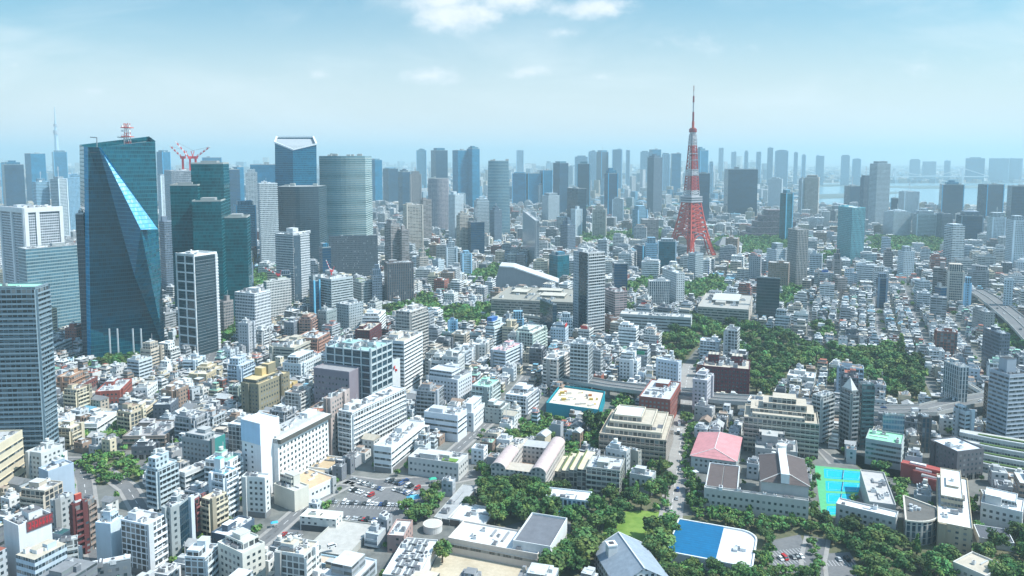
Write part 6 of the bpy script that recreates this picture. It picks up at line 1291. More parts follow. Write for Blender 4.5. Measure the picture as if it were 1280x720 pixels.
# ------------------------------------------------------------------ cars
CAR = {}
def car_proto(kind, col):
    if (kind, col) in CAR: return CAR[(kind, col)]
    L, H, wd = {'car': (4.4, 1.5, 1.8), 'van': (4.8, 2.0, 1.9), 'truck': (6.6, 2.9, 2.2), 'bus': (10.5, 3.1, 2.5)}[kind]
    def shell(prof, w0, w1):
        n = len(prof); v = [(x, -(w0 if z < .95 else w1), z) for x, z in prof] + [(x, (w0 if z < .95 else w1), z) for x, z in prof]
        return v, [[i, (i + 1) % n, n + (i + 1) % n, n + i] for i in range(n)] + [list(range(n))[::-1], list(range(n, 2 * n))]
    h = L / 2; b = MB(); g = MB()
    if kind == 'car':
        b.add(*shell([(-h, .35), (h, .35), (h, .7), (h - .9, .9), (-h + .3, .95), (-h, .75)], wd / 2, wd / 2), col); b.add(*shell([(h - 1.75, 1.42), (-h + 1.0, 1.42), (-h + 1.05, 1.5), (h - 1.85, 1.5)], .68, .68), col)
        g.add(*shell([(h - 1.0, .9), (h - 1.75, 1.42), (-h + 1.0, 1.42), (-h + .35, .95)], wd / 2 - .08, .68), (1, 1, 1))
    elif kind == 'van':
        b.add(*shell([(-h, .35), (h, .35), (h, .95), (h - .5, 1.1), (-h, 1.1)], wd / 2, wd / 2), col); b.add(*shell([(h - 1.1, 1.8), (-h + .1, 1.8), (-h + .15, 2.0), (h - 1.25, 2.0)], .84, .84), col)
        g.add(*shell([(h - .5, 1.1), (h - 1.1, 1.8), (-h + .1, 1.8), (-h + .02, 1.1)], wd / 2 - .04, .84), (1, 1, 1))
    else:
        b.add(*shell([(-h, .5), (h - 1.7, .5), (h - 1.7, H), (-h, H)], wd / 2, wd / 2), (.7, .7, .7) if kind == 'truck' else col); b.add(*shell([(h - 1.6, .4), (h, .4), (h, 1.2), (h - .1, H * .78), (h - 1.6, H * .78)], wd / 2 - .05, wd / 2 - .08), col)
        g.add(*shell([(h - .02, 1.25), (h - .08, H * .74), (h - 1.2, H * .74), (h - 1.2, 1.25)], wd / 2, wd / 2), (1, 1, 1))
        if kind == 'bus': g.add(*shell([(-h + .3, 1.4), (h - 1.9, 1.4), (h - 1.9, 2.4), (-h + .3, 2.4)], wd / 2 + .03, wd / 2 + .03), (1, 1, 1))
    w = MB(); w.bar((0, -.11, 0), (0, .11, 0), .33 if kind == 'car' else .4, (.03, .03, .03), n=10)
    CAR[(kind, col)] = (b.mesh('body', [MAT['car_paint']]), g.mesh('window', [MAT['window_glass']]), w.mesh('wheel', [MAT['rubber']]), L, wd); return CAR[(kind, col)]
plain_mat('car_paint', rough=.25, amp=.03, streak=.02, spec=.6); plain_mat('rubber', rough=.9)
ORD = ['first', 'second', 'third', 'fourth', 'fifth', 'sixth', 'seventh', 'eighth', 'ninth', 'tenth', 'eleventh', 'twelfth', 'thirteenth', 'fourteenth', 'fifteenth', 'sixteenth', 'seventeenth', 'eighteenth', 'nineteenth', 'twentieth']
TENS = {20: 'twenty', 30: 'thirty', 40: 'forty', 50: 'fifty', 60: 'sixty', 70: 'seventy', 80: 'eighty', 90: 'ninety'}
def ordw(n):
    if n <= 20: return ORD[n - 1]
    t, u = n // 10 * 10, n % 10
    return (TENS.get(t, 'many') + '-' + ORD[u - 1]) if u else TENS.get(t, 'many')[:-1] + 'ieth'
CARCOL = [('white', (.75, .76, .76)), ('white', (.75, .76, .76)), ('white', (.75, .76, .76)), ('silver', (.45, .47, .48)), ('black', (.02, .022, .025)), ('black', (.02, .022, .025)), ('grey', (.14, .15, .16)), ('blue', (.02, .07, .22)), ('red', (.42, .02, .02))]
def add_car(x, y, rz, kind, cname, col, label, group, z=.02):
    me = car_proto(kind, col); o = thing({'car': 'parked_car', 'van': 'parked_van', 'truck': 'truck', 'bus': 'bus'}[kind] if 'parked' in label else {'car': 'car', 'van': 'van', 'truck': 'truck', 'bus': 'bus'}[kind], (x, y, z), rz, label, kind, group)
    part('body', me[0], o); part('window', me[1], o)
    for sx in (-.31, .31):
        for sy in (-1, 1): part('wheel', me[2], o, (sx * me[3], sy * (me[4] / 2 - .08), .36))
rc = random.Random(21)
def car_row(p, q, n, rowname, ang=0.0, fill=.9, kinds=('car', 'car', 'van'), z=0.0):
    a, b = Vector(ground(*p, z)), Vector(ground(*q, z)); d = (b - a); base = math.atan2(d.y, d.x) + math.pi / 2 + ang; cnt = {}; items = []
    for i in range(n):
        if rc.random() > fill: continue
        c = a.lerp(b, (i + .5) / n); kind = rc.choice(kinds); cn, col = rc.choice(CARCOL); items.append((c, kind, cn, col))
    for c, kind, cn, col in items: cnt[(cn, kind)] = cnt.get((cn, kind), 0) + 1
    seen = {}
    for c, kind, cn, col in items:
        k = (cn, kind); seen[k] = seen.get(k, 0) + 1
        lab = f"{cn} parked {kind}" + (f", {ordw(seen[k])} such from left," if cnt[k] > 1 else '') + f" in the {rowname}"
        add_car(c.x, c.y, base + rc.choice((0, math.pi)) + rc.uniform(-.04, .04), kind, cn, col, lab, 'parked vehicles')
car_row((413, 628), (535, 634), 24, 'long front car park row')
car_row((438, 612), (470, 622), 8, 'short middle car park row')
car_row((448, 603), (480, 613), 9, 'car park row nearest the street', ang=.2)
car_row((484, 601), (524, 612), 10, 'far right car park row')
car_row((492, 612), (520, 620), 8, 'right middle car park row')
car_row((428, 648), (478, 652), 12, 'nearest row of the car park')
car_row((432, 661), (470, 657), 5, 'row at the parking deck edge', fill=.7)
car_row((318, 690), (352, 696), 6, 'little parking lot, near row', fill=.7)
car_row((352, 668), (378, 672), 4, 'little parking lot, far row', fill=.9)
car_row((968, 700), (1004, 696), 7, 'parking bay by the pool hall', fill=.3)
car_row((1036, 700), (1066, 700), 6, 'parking bay right of the driveway', fill=.4)
add_car(*ground(415, 684, 6.0), .6, 'van', 'white', (.75, .76, .76), 'white van standing alone on the grey parking deck', None, z=6.05)
def road_cars(line, n, where, kinds=('car', 'car', 'van', 'truck'), z=.02, off=2.2, bus=None):
    used = {}
    for i in range(n):
        k = rc.randrange(len(line) - 1); a, b = Vector(line[k]), Vector(line[k + 1]); t = rc.random(); p = a.lerp(b, t); d = (b - a).normalized(); nr = Vector((-d.y, d.x)); s = rc.choice((-1, 1))
        p = p + nr * off * s; kind = rc.choice(kinds); cn, col = rc.choice(CARCOL)
        if project(p.x, p.y, z)[0] > 1279 or any((p - q).length < 9 for q in used.get('p', [])): continue
        used.setdefault('p', []).append(p); used[(cn, kind)] = used.get((cn, kind), 0) + 1; m = used[(cn, kind)]
        add_car(p.x, p.y, math.atan2(d.y, d.x) + (math.pi if s > 0 else 0), kind, cn, col, f"{cn} {kind} driving on {where}" + (f", {ordw(m)} such {kind} there" if m > 1 else ''), 'vehicles on the roads', z)
road_cars(HW, 16, 'the elevated expressway', z=11.06, off=4.6)
road_cars(HW2, 12, 'the curved roadway', z=14.06, off=6)
road_cars(px_poly([(838, 648), (843, 610), (849, 570), (853, 530), (856, 490)]), 9, 'the tree lined avenue')
road_cars(px_poly([(432, 600), (470, 605), (520, 602), (560, 600)]), 7, 'the street behind the car park')
road_cars(px_poly([(300, 470), (345, 452), (400, 438), (470, 455), (520, 497), (600, 505), (660, 500)]), 12, 'the winding main street')

# ------------------------------------------------------------------ trees
def foliage_mat():
    m, nt, b = base_mat('foliage'); oi = nn(nt, 'ShaderNodeObjectInfo')
    hs = nn(nt, 'ShaderNodeHueSaturation', {'Color': col_node(nt), 'Hue': M_(nt, 'ADD', .47, M_(nt, 'MULTIPLY', M_(nt, 'FRACT', M_(nt, 'MULTIPLY', oi.outputs['Random'], 7.3)), .05)), 'Saturation': 1.0, 'Value': M_(nt, 'ADD', .60, M_(nt, 'MULTIPLY', oi.outputs['Random'], 1.0))})
    nt.links.new(hs.outputs[0], b.inputs['Base Color']); b.inputs['Roughness'].default_value = .7; b.inputs['Specular IOR Level'].default_value = .25
    b.inputs['Subsurface Weight'].default_value = 0
foliage_mat(); plain_mat('bark', (.10, .075, .055))
def crown_arrays(seed, n_cl, per, leaf, kind):
    """leaf clumps through the crown volume: returns co (N,4,3) and face colours; unit radius, base of crown at z=0, top at z=2"""
    r = np.random.default_rng(seed); co, fc = [], []
    for c in range(n_cl):
        d = r.normal(size=3); d /= np.linalg.norm(d)
        if kind == 'conifer':
            z = r.uniform(0.05, 1.9); rr = .62 * (1 - z / 2.05) + .05; a = r.uniform(0, 6.28); ctr = np.array([rr * math.cos(a), rr * math.sin(a), z]); cr = .16 + .22 * (1 - z / 2)
        else:
            q = r.uniform(.35, .85); ctr = np.array([d[0] * q * (1 + .25 * math.sin(seed)), d[1] * q * (1 - .25 * math.sin(seed)), 1 + d[2] * q * (.8 + .15 * math.cos(seed * 2.1))]); cr = r.uniform(.20, .48)
            if d[2] < -.6: ctr[2] += .35
        shade = r.uniform(.55, 1.5); hue = r.uniform(-1, 1)
        for k in range(per):
            n = r.normal(size=3); n /= np.linalg.norm(n); p = ctr + n * cr * r.uniform(.65, 1.05) * np.array([1, 1, .78])
            up = n * .8 + r.normal(size=3) * .45 + np.array([0, 0, .35]); up /= np.linalg.norm(up)
            t = np.cross(up, r.normal(size=3)); t /= np.linalg.norm(t) + 1e-9; b = np.cross(up, t); s = leaf * r.uniform(.6, 1.25)
            co.append([p - t * s - b * s * .7, p + t * s - b * s * .6, p + t * s * .8 + b * s * .8, p - t * s * .7 + b * s * .75])
            v = shade * r.uniform(.8, 1.2); fc.append([(.066 + .028 * hue) * v, (.128 + .014 * hue) * v, .034 * v])
    return np.array(co), np.array(fc)
def crown_mesh(co, fc):
    n = len(co); return set_mesh('crown', co.reshape(-1, 3), np.arange(n * 4), np.arange(n) * 4, np.zeros(n), np.zeros((n * 4, 2)), fc, [MAT['foliage']])
KIND = ['round', 'round', 'round', 'round', 'round', 'conifer']
CROWN = [crown_mesh(*crown_arrays(10 + i, 26 if k == 'round' else 40, 62 if k == 'round' else 34, .10 if k == 'round' else .085, k)) for i, k in enumerate(KIND)]
LOWC = [crown_arrays(40 + i, 16, 16, .19, 'round') for i in range(5)]
def trunk_mesh():
    mb = MB(); mb.bar((0, 0, 0), (0, 0, .55), .055, (.1, .07, .05), n=6, r2=.04)
    for i in range(5):
        a = i * 1.3; mb.bar((0, 0, .35 + .04 * i), (.34 * math.cos(a), .34 * math.sin(a), .62 + .05 * i), .028, (.1, .07, .05), n=5, r2=.012)
    return mb.mesh('trunk', [MAT['bark']])
TRUNK = trunk_mesh()
TREES = []                                             # x, y, radius, height, kind
def inside(P, poly_):
    x, y = P; c = False; n = len(poly_); j = n - 1
    for i in range(n):
        (xi, yi), (xj, yj) = poly_[i], poly_[j]
        if (yi > y) != (yj > y) and x < (xj - xi) * (y - yi) / (yj - yi) + xi: c = not c
        j = i
    return c
def blocked(x, y, m=2.5):
    for (cx, cy, rot, sx, sy) in FOOT:
        dx, dy = x - cx, y - cy
        if abs(dx) > 150 or abs(dy) > 150: continue
        c, s = math.cos(rot), math.sin(rot)
        if abs(dx * c + dy * s) < sx / 2 + m and abs(-dx * s + dy * c) < sy / 2 + m: return True
    return False
rt_ = random.Random(33)
def grove(pts, r0, r1, dens=1.0, con=.06, keep=None, m=2.0):
    w = px_poly(pts); xs = [p[0] for p in w]; ys = [p[1] for p in w]; placed = []
    area = abs(sum(w[i][0] * w[i - 1][1] - w[i - 1][0] * w[i][1] for i in range(len(w)))) / 2
    for _ in range(int(area / (r0 + r1) ** 2 * 14 * dens)):
        p = (rt_.uniform(min(xs), max(xs)), rt_.uniform(min(ys), max(ys)))
        if not inside(p, w): continue
        r = rt_.uniform(r0, r1)
        if any((p[0] - a) ** 2 + (p[1] - b) ** 2 < ((r + c) * .62) ** 2 for a, b, c in placed): continue
        if blocked(*p, m) or any(inside(p, k) for k in (keep or [])): continue
        placed.append((*p, r)); k = 5 if rt_.random() < con else rt_.randrange(5)
        TREES.append((p[0], p[1], r * (.6 if k == 5 else 1), r * rt_.uniform(1.7, 2.3) * (1.35 if k == 5 else 1), k))
def tree_px(px, py, dpx, hr=1.9, k=None):
    x, y = ground(px, py); r = dpx / 2 * math.hypot(y, CAM_H) / FPX; TREES.append((x, y, r, r * hr, rt_.randrange(5) if k is None else k))
LAWN = px_poly([(762, 655), (775, 645), (840, 645), (832, 668), (822, 686), (800, 690), (772, 686), (758, 672)])
SCH = [px_poly([(838, 655), (843, 610), (849, 570), (845, 655)])]
for a in [(553, 703, 26, 2.3), (519, 655, 28), (508, 640, 20), (535, 630, 22), (545, 618, 18), (530, 648, 22), (690, 730, 46), (712, 712, 34), (733, 706, 44), (738, 690, 34), (765, 690, 28), (826, 690, 34), (818, 672, 30), (812, 700, 30), (778, 645, 24), (758, 652, 22), (770, 660, 26, 1.8), (640, 640, 30), (655, 652, 34), (620, 655, 30), (610, 640, 26), (672, 625, 24), (648, 618, 30), (622, 618, 26), (690, 645, 26), (741, 545, 26, 2.6), (640, 555, 22), (683, 555, 20), (660, 548, 18), (868, 545, 20), (858, 530, 18), (597, 530, 16), (910, 560, 14)]: tree_px(*a)
tree_px(219, 565, 9, 4.5, 5)
grove([(598, 590), (640, 600), (705, 605), (712, 640), (700, 655), (655, 655), (600, 660), (585, 640)], 3.0, 6.4, .45)
grove([(712, 655), (745, 640), (760, 652), (748, 672), (766, 695), (745, 715), (705, 722), (690, 700)], 3.2, 7.0, .5)
grove([(745, 632), (790, 590), (836, 585), (840, 640), (800, 640), (770, 640)], 2.6, 6.4, .55, .15, [LAWN] + SCH)
grove([(800, 700), (832, 650), (842, 650), (834, 690), (832, 720), (800, 735)], 2.6, 6, .65)
grove([(826, 712), (940, 716), (955, 735), (820, 745)], 3.0, 5.0, 1.2)
grove([(880, 640), (1000, 655), (1010, 664), (960, 668), (880, 652), (855, 640)], 2.2, 3.8, 1.4, .12)
grove([(860, 600), (880, 608), (878, 640), (856, 640)], 3, 4.6, 1.2); grove([(855, 600), (858, 540), (868, 540), (866, 600)], 2.2, 3.4, 1.4)
grove([(1010, 645), (1050, 660), (1125, 670), (1130, 690), (1085, 690), (1040, 680), (1000, 670)], 2.8, 6.6, .6, .05)
grove([(1064, 690), (1130, 685), (1190, 700), (1200, 735), (1075, 735)], 3.0, 7, .7)
grove([(945, 690), (960, 672), (964, 716), (1012, 716), (1010, 735), (940, 735)], 2.4, 4.2, 1.2); grove([(1012, 678), (1022, 690), (1026, 735), (1018, 735)], 2, 3, 1.2)
grove([(1220, 690), (1290, 665), (1300, 735), (1240, 735)], 3, 7, .8); grove([(1120, 596), (1135, 605), (1134, 650), (1122, 648)], 3, 4.5, 1.4); grove([(1206, 640), (1222, 625), (1224, 665), (1214, 665)], 2.4, 4, 1.4)
grove([(1005, 580), (1014, 575), (1018, 645), (1008, 640)], 2.4, 3.8, 1.4); grove([(1085, 585), (1130, 588), (1150, 605), (1130, 612), (1100, 600)], 2.6, 4.4, 1.2)
grove([(92, 580), (140, 572), (176, 584), (174, 602), (124, 607)], 2.0, 4.2, .4); grove([(125, 540), (150, 528), (155, 550), (130, 560)], 2.2, 3.6, 1.0)
grove([(745, 515), (788, 500), (795, 520), (770, 540), (750, 548)], 3.2, 5.2, 1.2); grove([(700, 560), (745, 545), (752, 560), (715, 590)], 2.6, 4.2, 1.0); grove([(630, 545), (690, 515), (700, 530), (650, 570)], 2.6, 4.4, .8)
grove([(520, 660), (548, 612), (552, 625), (530, 660)], 2.6, 4.4, 1.3); grove([(535, 568), (512, 580), (520, 588), (545, 560)], 1.6, 2.4, 1.2)
grove([(1044, 446), (1100, 440), (1150, 462), (1164, 498), (1120, 502), (1080, 488), (1050, 468)], 5.0, 11.5, .75, .02)
grove([(826, 432), (860, 404), (905, 402), (960, 418), (1000, 434), (1046, 444), (1056, 468), (1020, 460), (985, 468), (962, 500), (942, 498), (938, 462), (900, 438), (872, 434), (850, 458), (832, 452)], 4.0, 9.5, .6, .03)
grove([(1045, 470), (1062, 478), (1050, 490), (1030, 480)], 3.6, 6, 1.4)
for g_ in ([(852, 362), (890, 352), (908, 358), (905, 378), (868, 380), (852, 375)], [(884, 312), (930, 322), (1000, 318), (1010, 300), (960, 300), (900, 300)], [(1084, 300), (1180, 298), (1186, 318), (1120, 322), (1084, 316)], [(480, 392), (540, 372), (548, 395), (500, 405), (478, 402)], [(545, 392), (610, 384), (625, 402), (600, 412), (556, 410)], [(590, 345), (625, 335), (622, 350), (596, 358)],
           [(270, 430), (292, 408), (300, 415), (285, 440)], [(300, 350), (330, 340), (332, 368), (300, 378)], [(520, 322), (560, 310), (562, 322), (530, 332)], [(960, 360), (1000, 362), (995, 385), (965, 390)], [(740, 395), (790, 388), (780, 402)], [(780, 362), (812, 350), (812, 365), (790, 372)], [(720, 296), (830, 290), (830, 300), (720, 308)], [(1010, 322), (1046, 318), (1046, 332), (1012, 336)], [(700, 262), (800, 262), (800, 272), (700, 272)],
           [(1020, 412), (1040, 405), (1042, 425), (1022, 430)], [(1190, 300), (1215, 296), (1215, 306), (1190, 312)], [(1232, 405), (1262, 420), (1290, 450), (1260, 440)], [(100, 470), (135, 455), (205, 448), (210, 455), (140, 466)]):
    grove(g_, 5.0, 8.5, 1.2, 0)
# ------------------------------------------------------------------ ordinary city fabric between the landmarks
GX0, GY0, CELL, NX, NY = -2300.0, 240.0, 2.0, 2300, 1560
mask = np.zeros((NX, NY), bool)
def raster(poly_):
    p = np.array(poly_, float); x0 = max(0, int((p[:, 0].min() - GX0) / CELL)); x1 = min(NX, int((p[:, 0].max() - GX0) / CELL) + 2); y0 = max(0, int((p[:, 1].min() - GY0) / CELL)); y1 = min(NY, int((p[:, 1].max() - GY0) / CELL) + 2)
    if x1 <= x0 or y1 <= y0: return
    X, Y = np.meshgrid(GX0 + (np.arange(x0, x1) + .5) * CELL, GY0 + (np.arange(y0, y1) + .5) * CELL, indexing='ij'); c = np.zeros(X.shape, bool); n = len(p); j = n - 1
    for i in range(n):
        xi, yi = p[i]; xj, yj = p[j]
        if yi != yj: c ^= ((yi > Y) != (yj > Y)) & (X < (xj - xi) * (Y - yi) / (yj - yi) + xi)
        j = i
    mask[x0:x1, y0:y1] |= c
for (cx, cy, rot, sx, sy) in FOOT:
    c, s = math.cos(rot), math.sin(rot); a, b = sx / 2 + 1.5, sy / 2 + 1.5
    raster([(cx + x * c - y * s, cy + x * s + y * c) for x, y in ((-a, -b), (a, -b), (a, b), (-a, b))])
for e in EXCL: raster(e)
mask_b = mask.copy()
tl = [(t[0], t[1], t[2]) for t in TREES]
for x, y, r in tl: raster([(x + r * .55 * math.cos(a), y + r * .55 * math.sin(a)) for a in np.linspace(0, 6.28, 7)[:-1]])
def free(x, y, sx, sy, rot):
    c, s = math.cos(rot), math.sin(rot)
    for fx in (-.5, -.17, .17, .5):
        for fy in (-.5, 0, .5):
            i = int((x + fx * sx * c - fy * sy * s - GX0) / CELL); j = int((y + fx * sx * s + fy * sy * c - GY0) / CELL)
            if not (0 <= i < NX and 0 <= j < NY) or mask[i, j]: return False
    return True
def occupy(x, y, sx, sy, rot):
    c, s = math.cos(rot), math.sin(rot); a, b = sx / 2, sy / 2
    raster([(x + u * c - v * s, y + u * s + v * c) for u, v in ((-a, -b), (a, -b), (a, b), (-a, b))])
v = Vector(ground(1092, 372)) - Vector(ground(1098, 425)); ANG_R = math.atan2(v.y, v.x) - math.pi / 2
ANG_L = HB['white striped office tower' if 'white striped office tower' in HB else 'white office tower striped by dark window bands'][0].rotation_euler[2]
rf_ = random.Random(77)
PAL = [(WHITE, 'white', 6), (OFFW, 'off white', 4), ((.50, .55, .58), 'pale grey', 5), ((.36, .38, .40), 'grey', 5), (CREAM, 'cream', 2.4), ((.48, .42, .34), 'tan', 2), ((.30, .22, .17), 'brown', 2.2), ((.17, .18, .20), 'dark grey', 2.6), ((.30, .11, .08), 'brick red', 1.1), ((.48, .57, .64), 'pale blue', 1.6)]
RPAL = [(ROOFW, 'white', 4), ((.50, .52, .52), 'pale grey', 4.5), (ROOFG, 'grey', 3), ((.22, .23, .24), 'dark grey', 2.4), ((.52, .47, .38), 'beige', 2), ((.32, .24, .19), 'brown', 1.2), ((.36, .13, .09), 'red', .5), ((.26, .48, .38), 'green', .4), ((.18, .40, .52), 'blue', .35)]
def pick(P):
    t = rf_.uniform(0, sum(p[2] for p in P)); 
    for p in P:
        t -= p[2]
        if t <= 0: return p
    return P[-1]
LOTS = []
def fabric(ang, test, y0, y1, w, d, street_u, street_v, sw):
    c, s = math.cos(ang), math.sin(ang); Rm = y1 * 1.25
    u = -Rm; iu = 0; us = []
    while u < Rm:
        us.append(u); iu += 1; u += w + (sw if iu % street_u == 0 else 0)
    vv = -Rm; iv = 0; vs = []
    while vv < Rm: 
        vs.append(vv); iv += 1; vv += d + (sw if iv % street_v == 0 else 0)
    U, V = np.meshgrid(us, vs, indexing='ij'); X = U * c - V * s; Y = U * s + V * c
    ok = (Y > y0) & (Y < y1) & (np.abs(X) < Y * .70 + 25)
    for x, y in zip(X[ok], Y[ok]):
        if test(x, y): LOTS.append((x, y, ang, w, d))
pxof = lambda x, y: project(x, y, 0)[0]
left = lambda x, y: pxof(x, y) < 690 + 40 * math.sin(y * .01)
right = lambda x, y: not left(x, y)
fabric(ANG_L, left, 300, 1150, 10.4, 11.0, 6, 2, 3.8); fabric(ANG_R, right, 300, 1150, 10.2, 11.0, 6, 2, 3.8)
fabric(ANG_L + .2, left, 1150, 2950, 19, 19, 5, 2, 7); fabric(ANG_R + .05, right, 1150, 2950, 19, 19, 5, 2, 7)
FILL = []
rf_.shuffle(LOTS)
def tall_zone(x, y):                                     # clusters of taller blocks
    return mnoise.noise(Vector((x * .006, y * .006, 1.7)))
for x, y, a, w, d in LOTS:
    far = y > 1150; tz = tall_zone(x, y); px, py = project(x, y, 0)
    t = rf_.random(); p_mid = .085 + .15 * max(0, tz) + (.10 if far else 0) + (.10 if px < 660 and y < 560 else 0)
    if 1000 < px < 1235 and 370 < py < 440: p_mid *= .35
    if t < p_mid:
        sx, sy = (rf_.uniform(11, 19), rf_.uniform(11, 17)) if not far else (rf_.uniform(14, 30), rf_.uniform(13, 24)); h = rf_.uniform(13, 25) * (1.3 if far else 1) * (1 + .5 * max(0, tz)); k = 'mid'
        if rf_.random() < .10 and y > 620: h *= 1.5
    else:
        sx, sy = w * rf_.uniform(.66, .93), d * rf_.uniform(.66, .93); h = rf_.choice((6.2, 6.6, 7, 7, 9.2, 9.6, 10, 12.2)) + rf_.uniform(-.4, .4); k = 'low'
        if far: h *= 1.25
    x += rf_.uniform(-1.2, 1.2); y += rf_.uniform(-1.2, 1.2); a2 = a + rf_.choice((0, 0, 0, .06, -.06)) + rf_.uniform(-.04, .04)
    if not free(x, y, sx * 1.02, sy * 1.02, a2):
        if k == 'mid':
            sx, sy, h, k = w * .72, d * .72, rf_.uniform(6, 10), 'low'
            if not free(x, y, sx, sy, a2): continue
        else:
            sx, sy = sx * .72, sy * .72
            if not free(x, y, sx, sy, a2): continue
    if k == 'mid': occupy(x, y, sx * .96, sy * .96, a2)
    wall, wn, _ = pick(PAL); roofc, rn, _ = pick(RPAL); j = rf_.uniform(.86, 1.1)
    gable_ = k == 'low' and rf_.random() < (.27 if not far else .12) and max(sx, sy) < 14
    if gable_ and rn in ('white',): roofc, rn = (.24, .25, .26), 'dark grey'
    depth = math.hypot(y, CAM_H); q = project(x, y, h / 2); area = (sx + sy) * (h + 6) * (FPX / depth) ** 2
    FILL.append(dict(x=x, y=y, a=a2, sx=sx, sy=sy, h=h, k=k, wall=tone(wall, j), wn=wn, roof=tone(roofc, j), rn=rn, gable=gable_, px=q[0], py=q[1], area=area if -5 < q[0] < 1285 and q[1] < 722 else 0, st=rf_.choice(('punched', 'ribbon', 'balconied', 'balconied', 'balconied'))))
low = sorted([f for f in FILL if f['k'] == 'low'], key=lambda f: -f['area']); mid = sorted([f for f in FILL if f['k'] == 'mid'], key=lambda f: -f['area'])
LOW_I, MID_I = low[:300], mid[:230]
def gable_roof(sx, sy, h, rise, ov=.5):
    a, b = sx / 2 + ov, sy / 2 + ov
    if sx >= sy: v = [(-a, -b, h), (a, -b, h), (a, b, h), (-a, b, h), (-a, 0, h + rise), (a, 0, h + rise)]; f = [[0, 1, 5, 4], [2, 3, 4, 5], [1, 2, 5], [3, 0, 4], [3, 2, 1, 0]]
    else: v = [(-a, -b, h), (a, -b, h), (a, b, h), (-a, b, h), (0, -b, h + rise), (0, b, h + rise)]; f = [[1, 2, 5, 4], [3, 0, 4, 5], [0, 1, 4], [2, 3, 5], [3, 2, 1, 0]]
    return v, f
for f in LOW_I:
    root = thing('house', (f['x'], f['y'], 0), f['a'], None, 'house', 'small houses packed between the streets')
    sx, sy, h = f['sx'], f['sy'], f['h']; f['o'] = root
    part('wall', boxes('wall', [(0, 0, sx, sy, 0, 0, h, f['wall'], f['wall'], 0, 0)], [MAT['wall']]), root)
    wall_parts(root, sx, sy, h, 'balconied' if f['st'] == 'balconied' and rf_.random() < .5 else 'punched', f['wall'], 2.9, 'r' if rf_.random() < .6 else 'l', base=1.5, fins=rf_.random() < .4)
    if f['gable']:
        v, fa = gable_roof(sx, sy, h, min(sx, sy) * .32); part('roof', poly('roof', v, fa, [MAT['tiled_roof']], f['roof']), root)
    else: rooftop(root, sx, sy, h, f['wall'], f['roof'], rf_.randrange(2, 7), rf_.random() < .6, True, rf_.choice((.35, .7, 1.0)), rf_, pent_h=2.6, setb=.3)
for f in MID_I:
    root = thing('apartment_block', (f['x'], f['y'], 0), f['a'], None, 'apartments', 'mid rise blocks scattered through the city')
    sx, sy, h = f['sx'], f['sy'], f['h']; f['o'] = root; st = f['st']; near = f['y'] < 800
    part('wall', boxes('wall', [(0, 0, sx, sy, 0, 0, h, f['wall'], f['wall'], 0, 1)], [MAT[('doors' if st == 'balconied' else 'wall') if near else st], MAT['wall']]), root)
    if near: street_face(root, sx, sy, h, f['wall'], rf_)
    wall_parts(root, sx, sy, h, st, f['wall'], 3.1, rf_.choice(('rl', 'r', 'l', 'rl')), near=near, fins=rf_.random() < .5)
    rooftop(root, sx, sy, h, f['wall'], f['roof'], rf_.randrange(4, 10) if near else 2, True, True, 1.0, rf_, setb=.45)
    if rf_.random() < .22:
        c_ = rf_.choice(((.55, .06, .05), (.04, .12, .38), (.62, .40, .05), (.66, .66, .64), (.05, .28, .16), (.62, .64, .66))); zz = rf_.uniform(.45, .7) * h
        part('sign_panel', boxes('sign_panel', [(sx * .42, -sy / 2 - .7, .35, 1.1, 0, zz - h * .22, zz + h * .22, c_, c_, 0, 0)] if rf_.random() < .7 else [(0, -sy / 2 + 1, sx * .6, .4, 0, h + 1.2, h + 4.6, c_, c_, 0, 0)], [MAT['coating']], True), root)
def stuff_city(name, label, items, cat):
    B = []; mats = [MAT[m] for m in ('punched', 'ribbon', 'balconied', 'small_windows', 'rooftop', 'wall')]
    for f in items:
        st = {'punched': 0, 'ribbon': 1, 'balconied': 2}[f['st']]
        if f['k'] == 'low' and st == 1: st = 3
        x, y, sx, sy, h, a = f['x'], f['y'], f['sx'], f['sy'], f['h'], f['a']; c, s = math.cos(a), math.sin(a)
        B.append((x, y, sx, sy, a, 0, h, f['wall'], f['roof'], st, 4))
        if f['y'] < 2950:
            if rf_.random() < .45:
                k_ = rf_.uniform(.45, .72); u, v_ = rf_.uniform(-.12, .12) * sx, rf_.uniform(-.12, .12) * sy
                B.append((x + u * c - v_ * s, y + u * s + v_ * c, sx * k_, sy * k_, a, h, h + rf_.choice((2.6, 2.9, 5.6)), f['wall'], f['roof'], st, 4))
            for _ in range(3 if f['k'] == 'low' else 5):
                u, v_ = rf_.uniform(-.3, .3) * sx, rf_.uniform(-.3, .3) * sy; q = rf_.uniform(.9, 3.2); wd = rf_.choice((WHITE, f['wall'], LGREY))
                B.append((x + u * c - v_ * s, y + u * s + v_ * c, q * rf_.uniform(.7, 1.6), q, a, h, h + rf_.uniform(.7, 3.0), wd, f['roof'], 5, 5))
    A = np.array([[*b[:7], *b[7], *b[8], b[9], b[10]] for b in B], float)
    o = part(name, np_boxes(name, A, mats)); tag(o, label, cat, kind='stuff'); return o
stuff_city('dense_housing', 'dense carpet of low flat roofed houses spreading across the city', low[300:], 'houses')
stuff_city('distant_blocks', 'countless mid rise blocks scattered among the low houses', mid[230:], 'buildings')
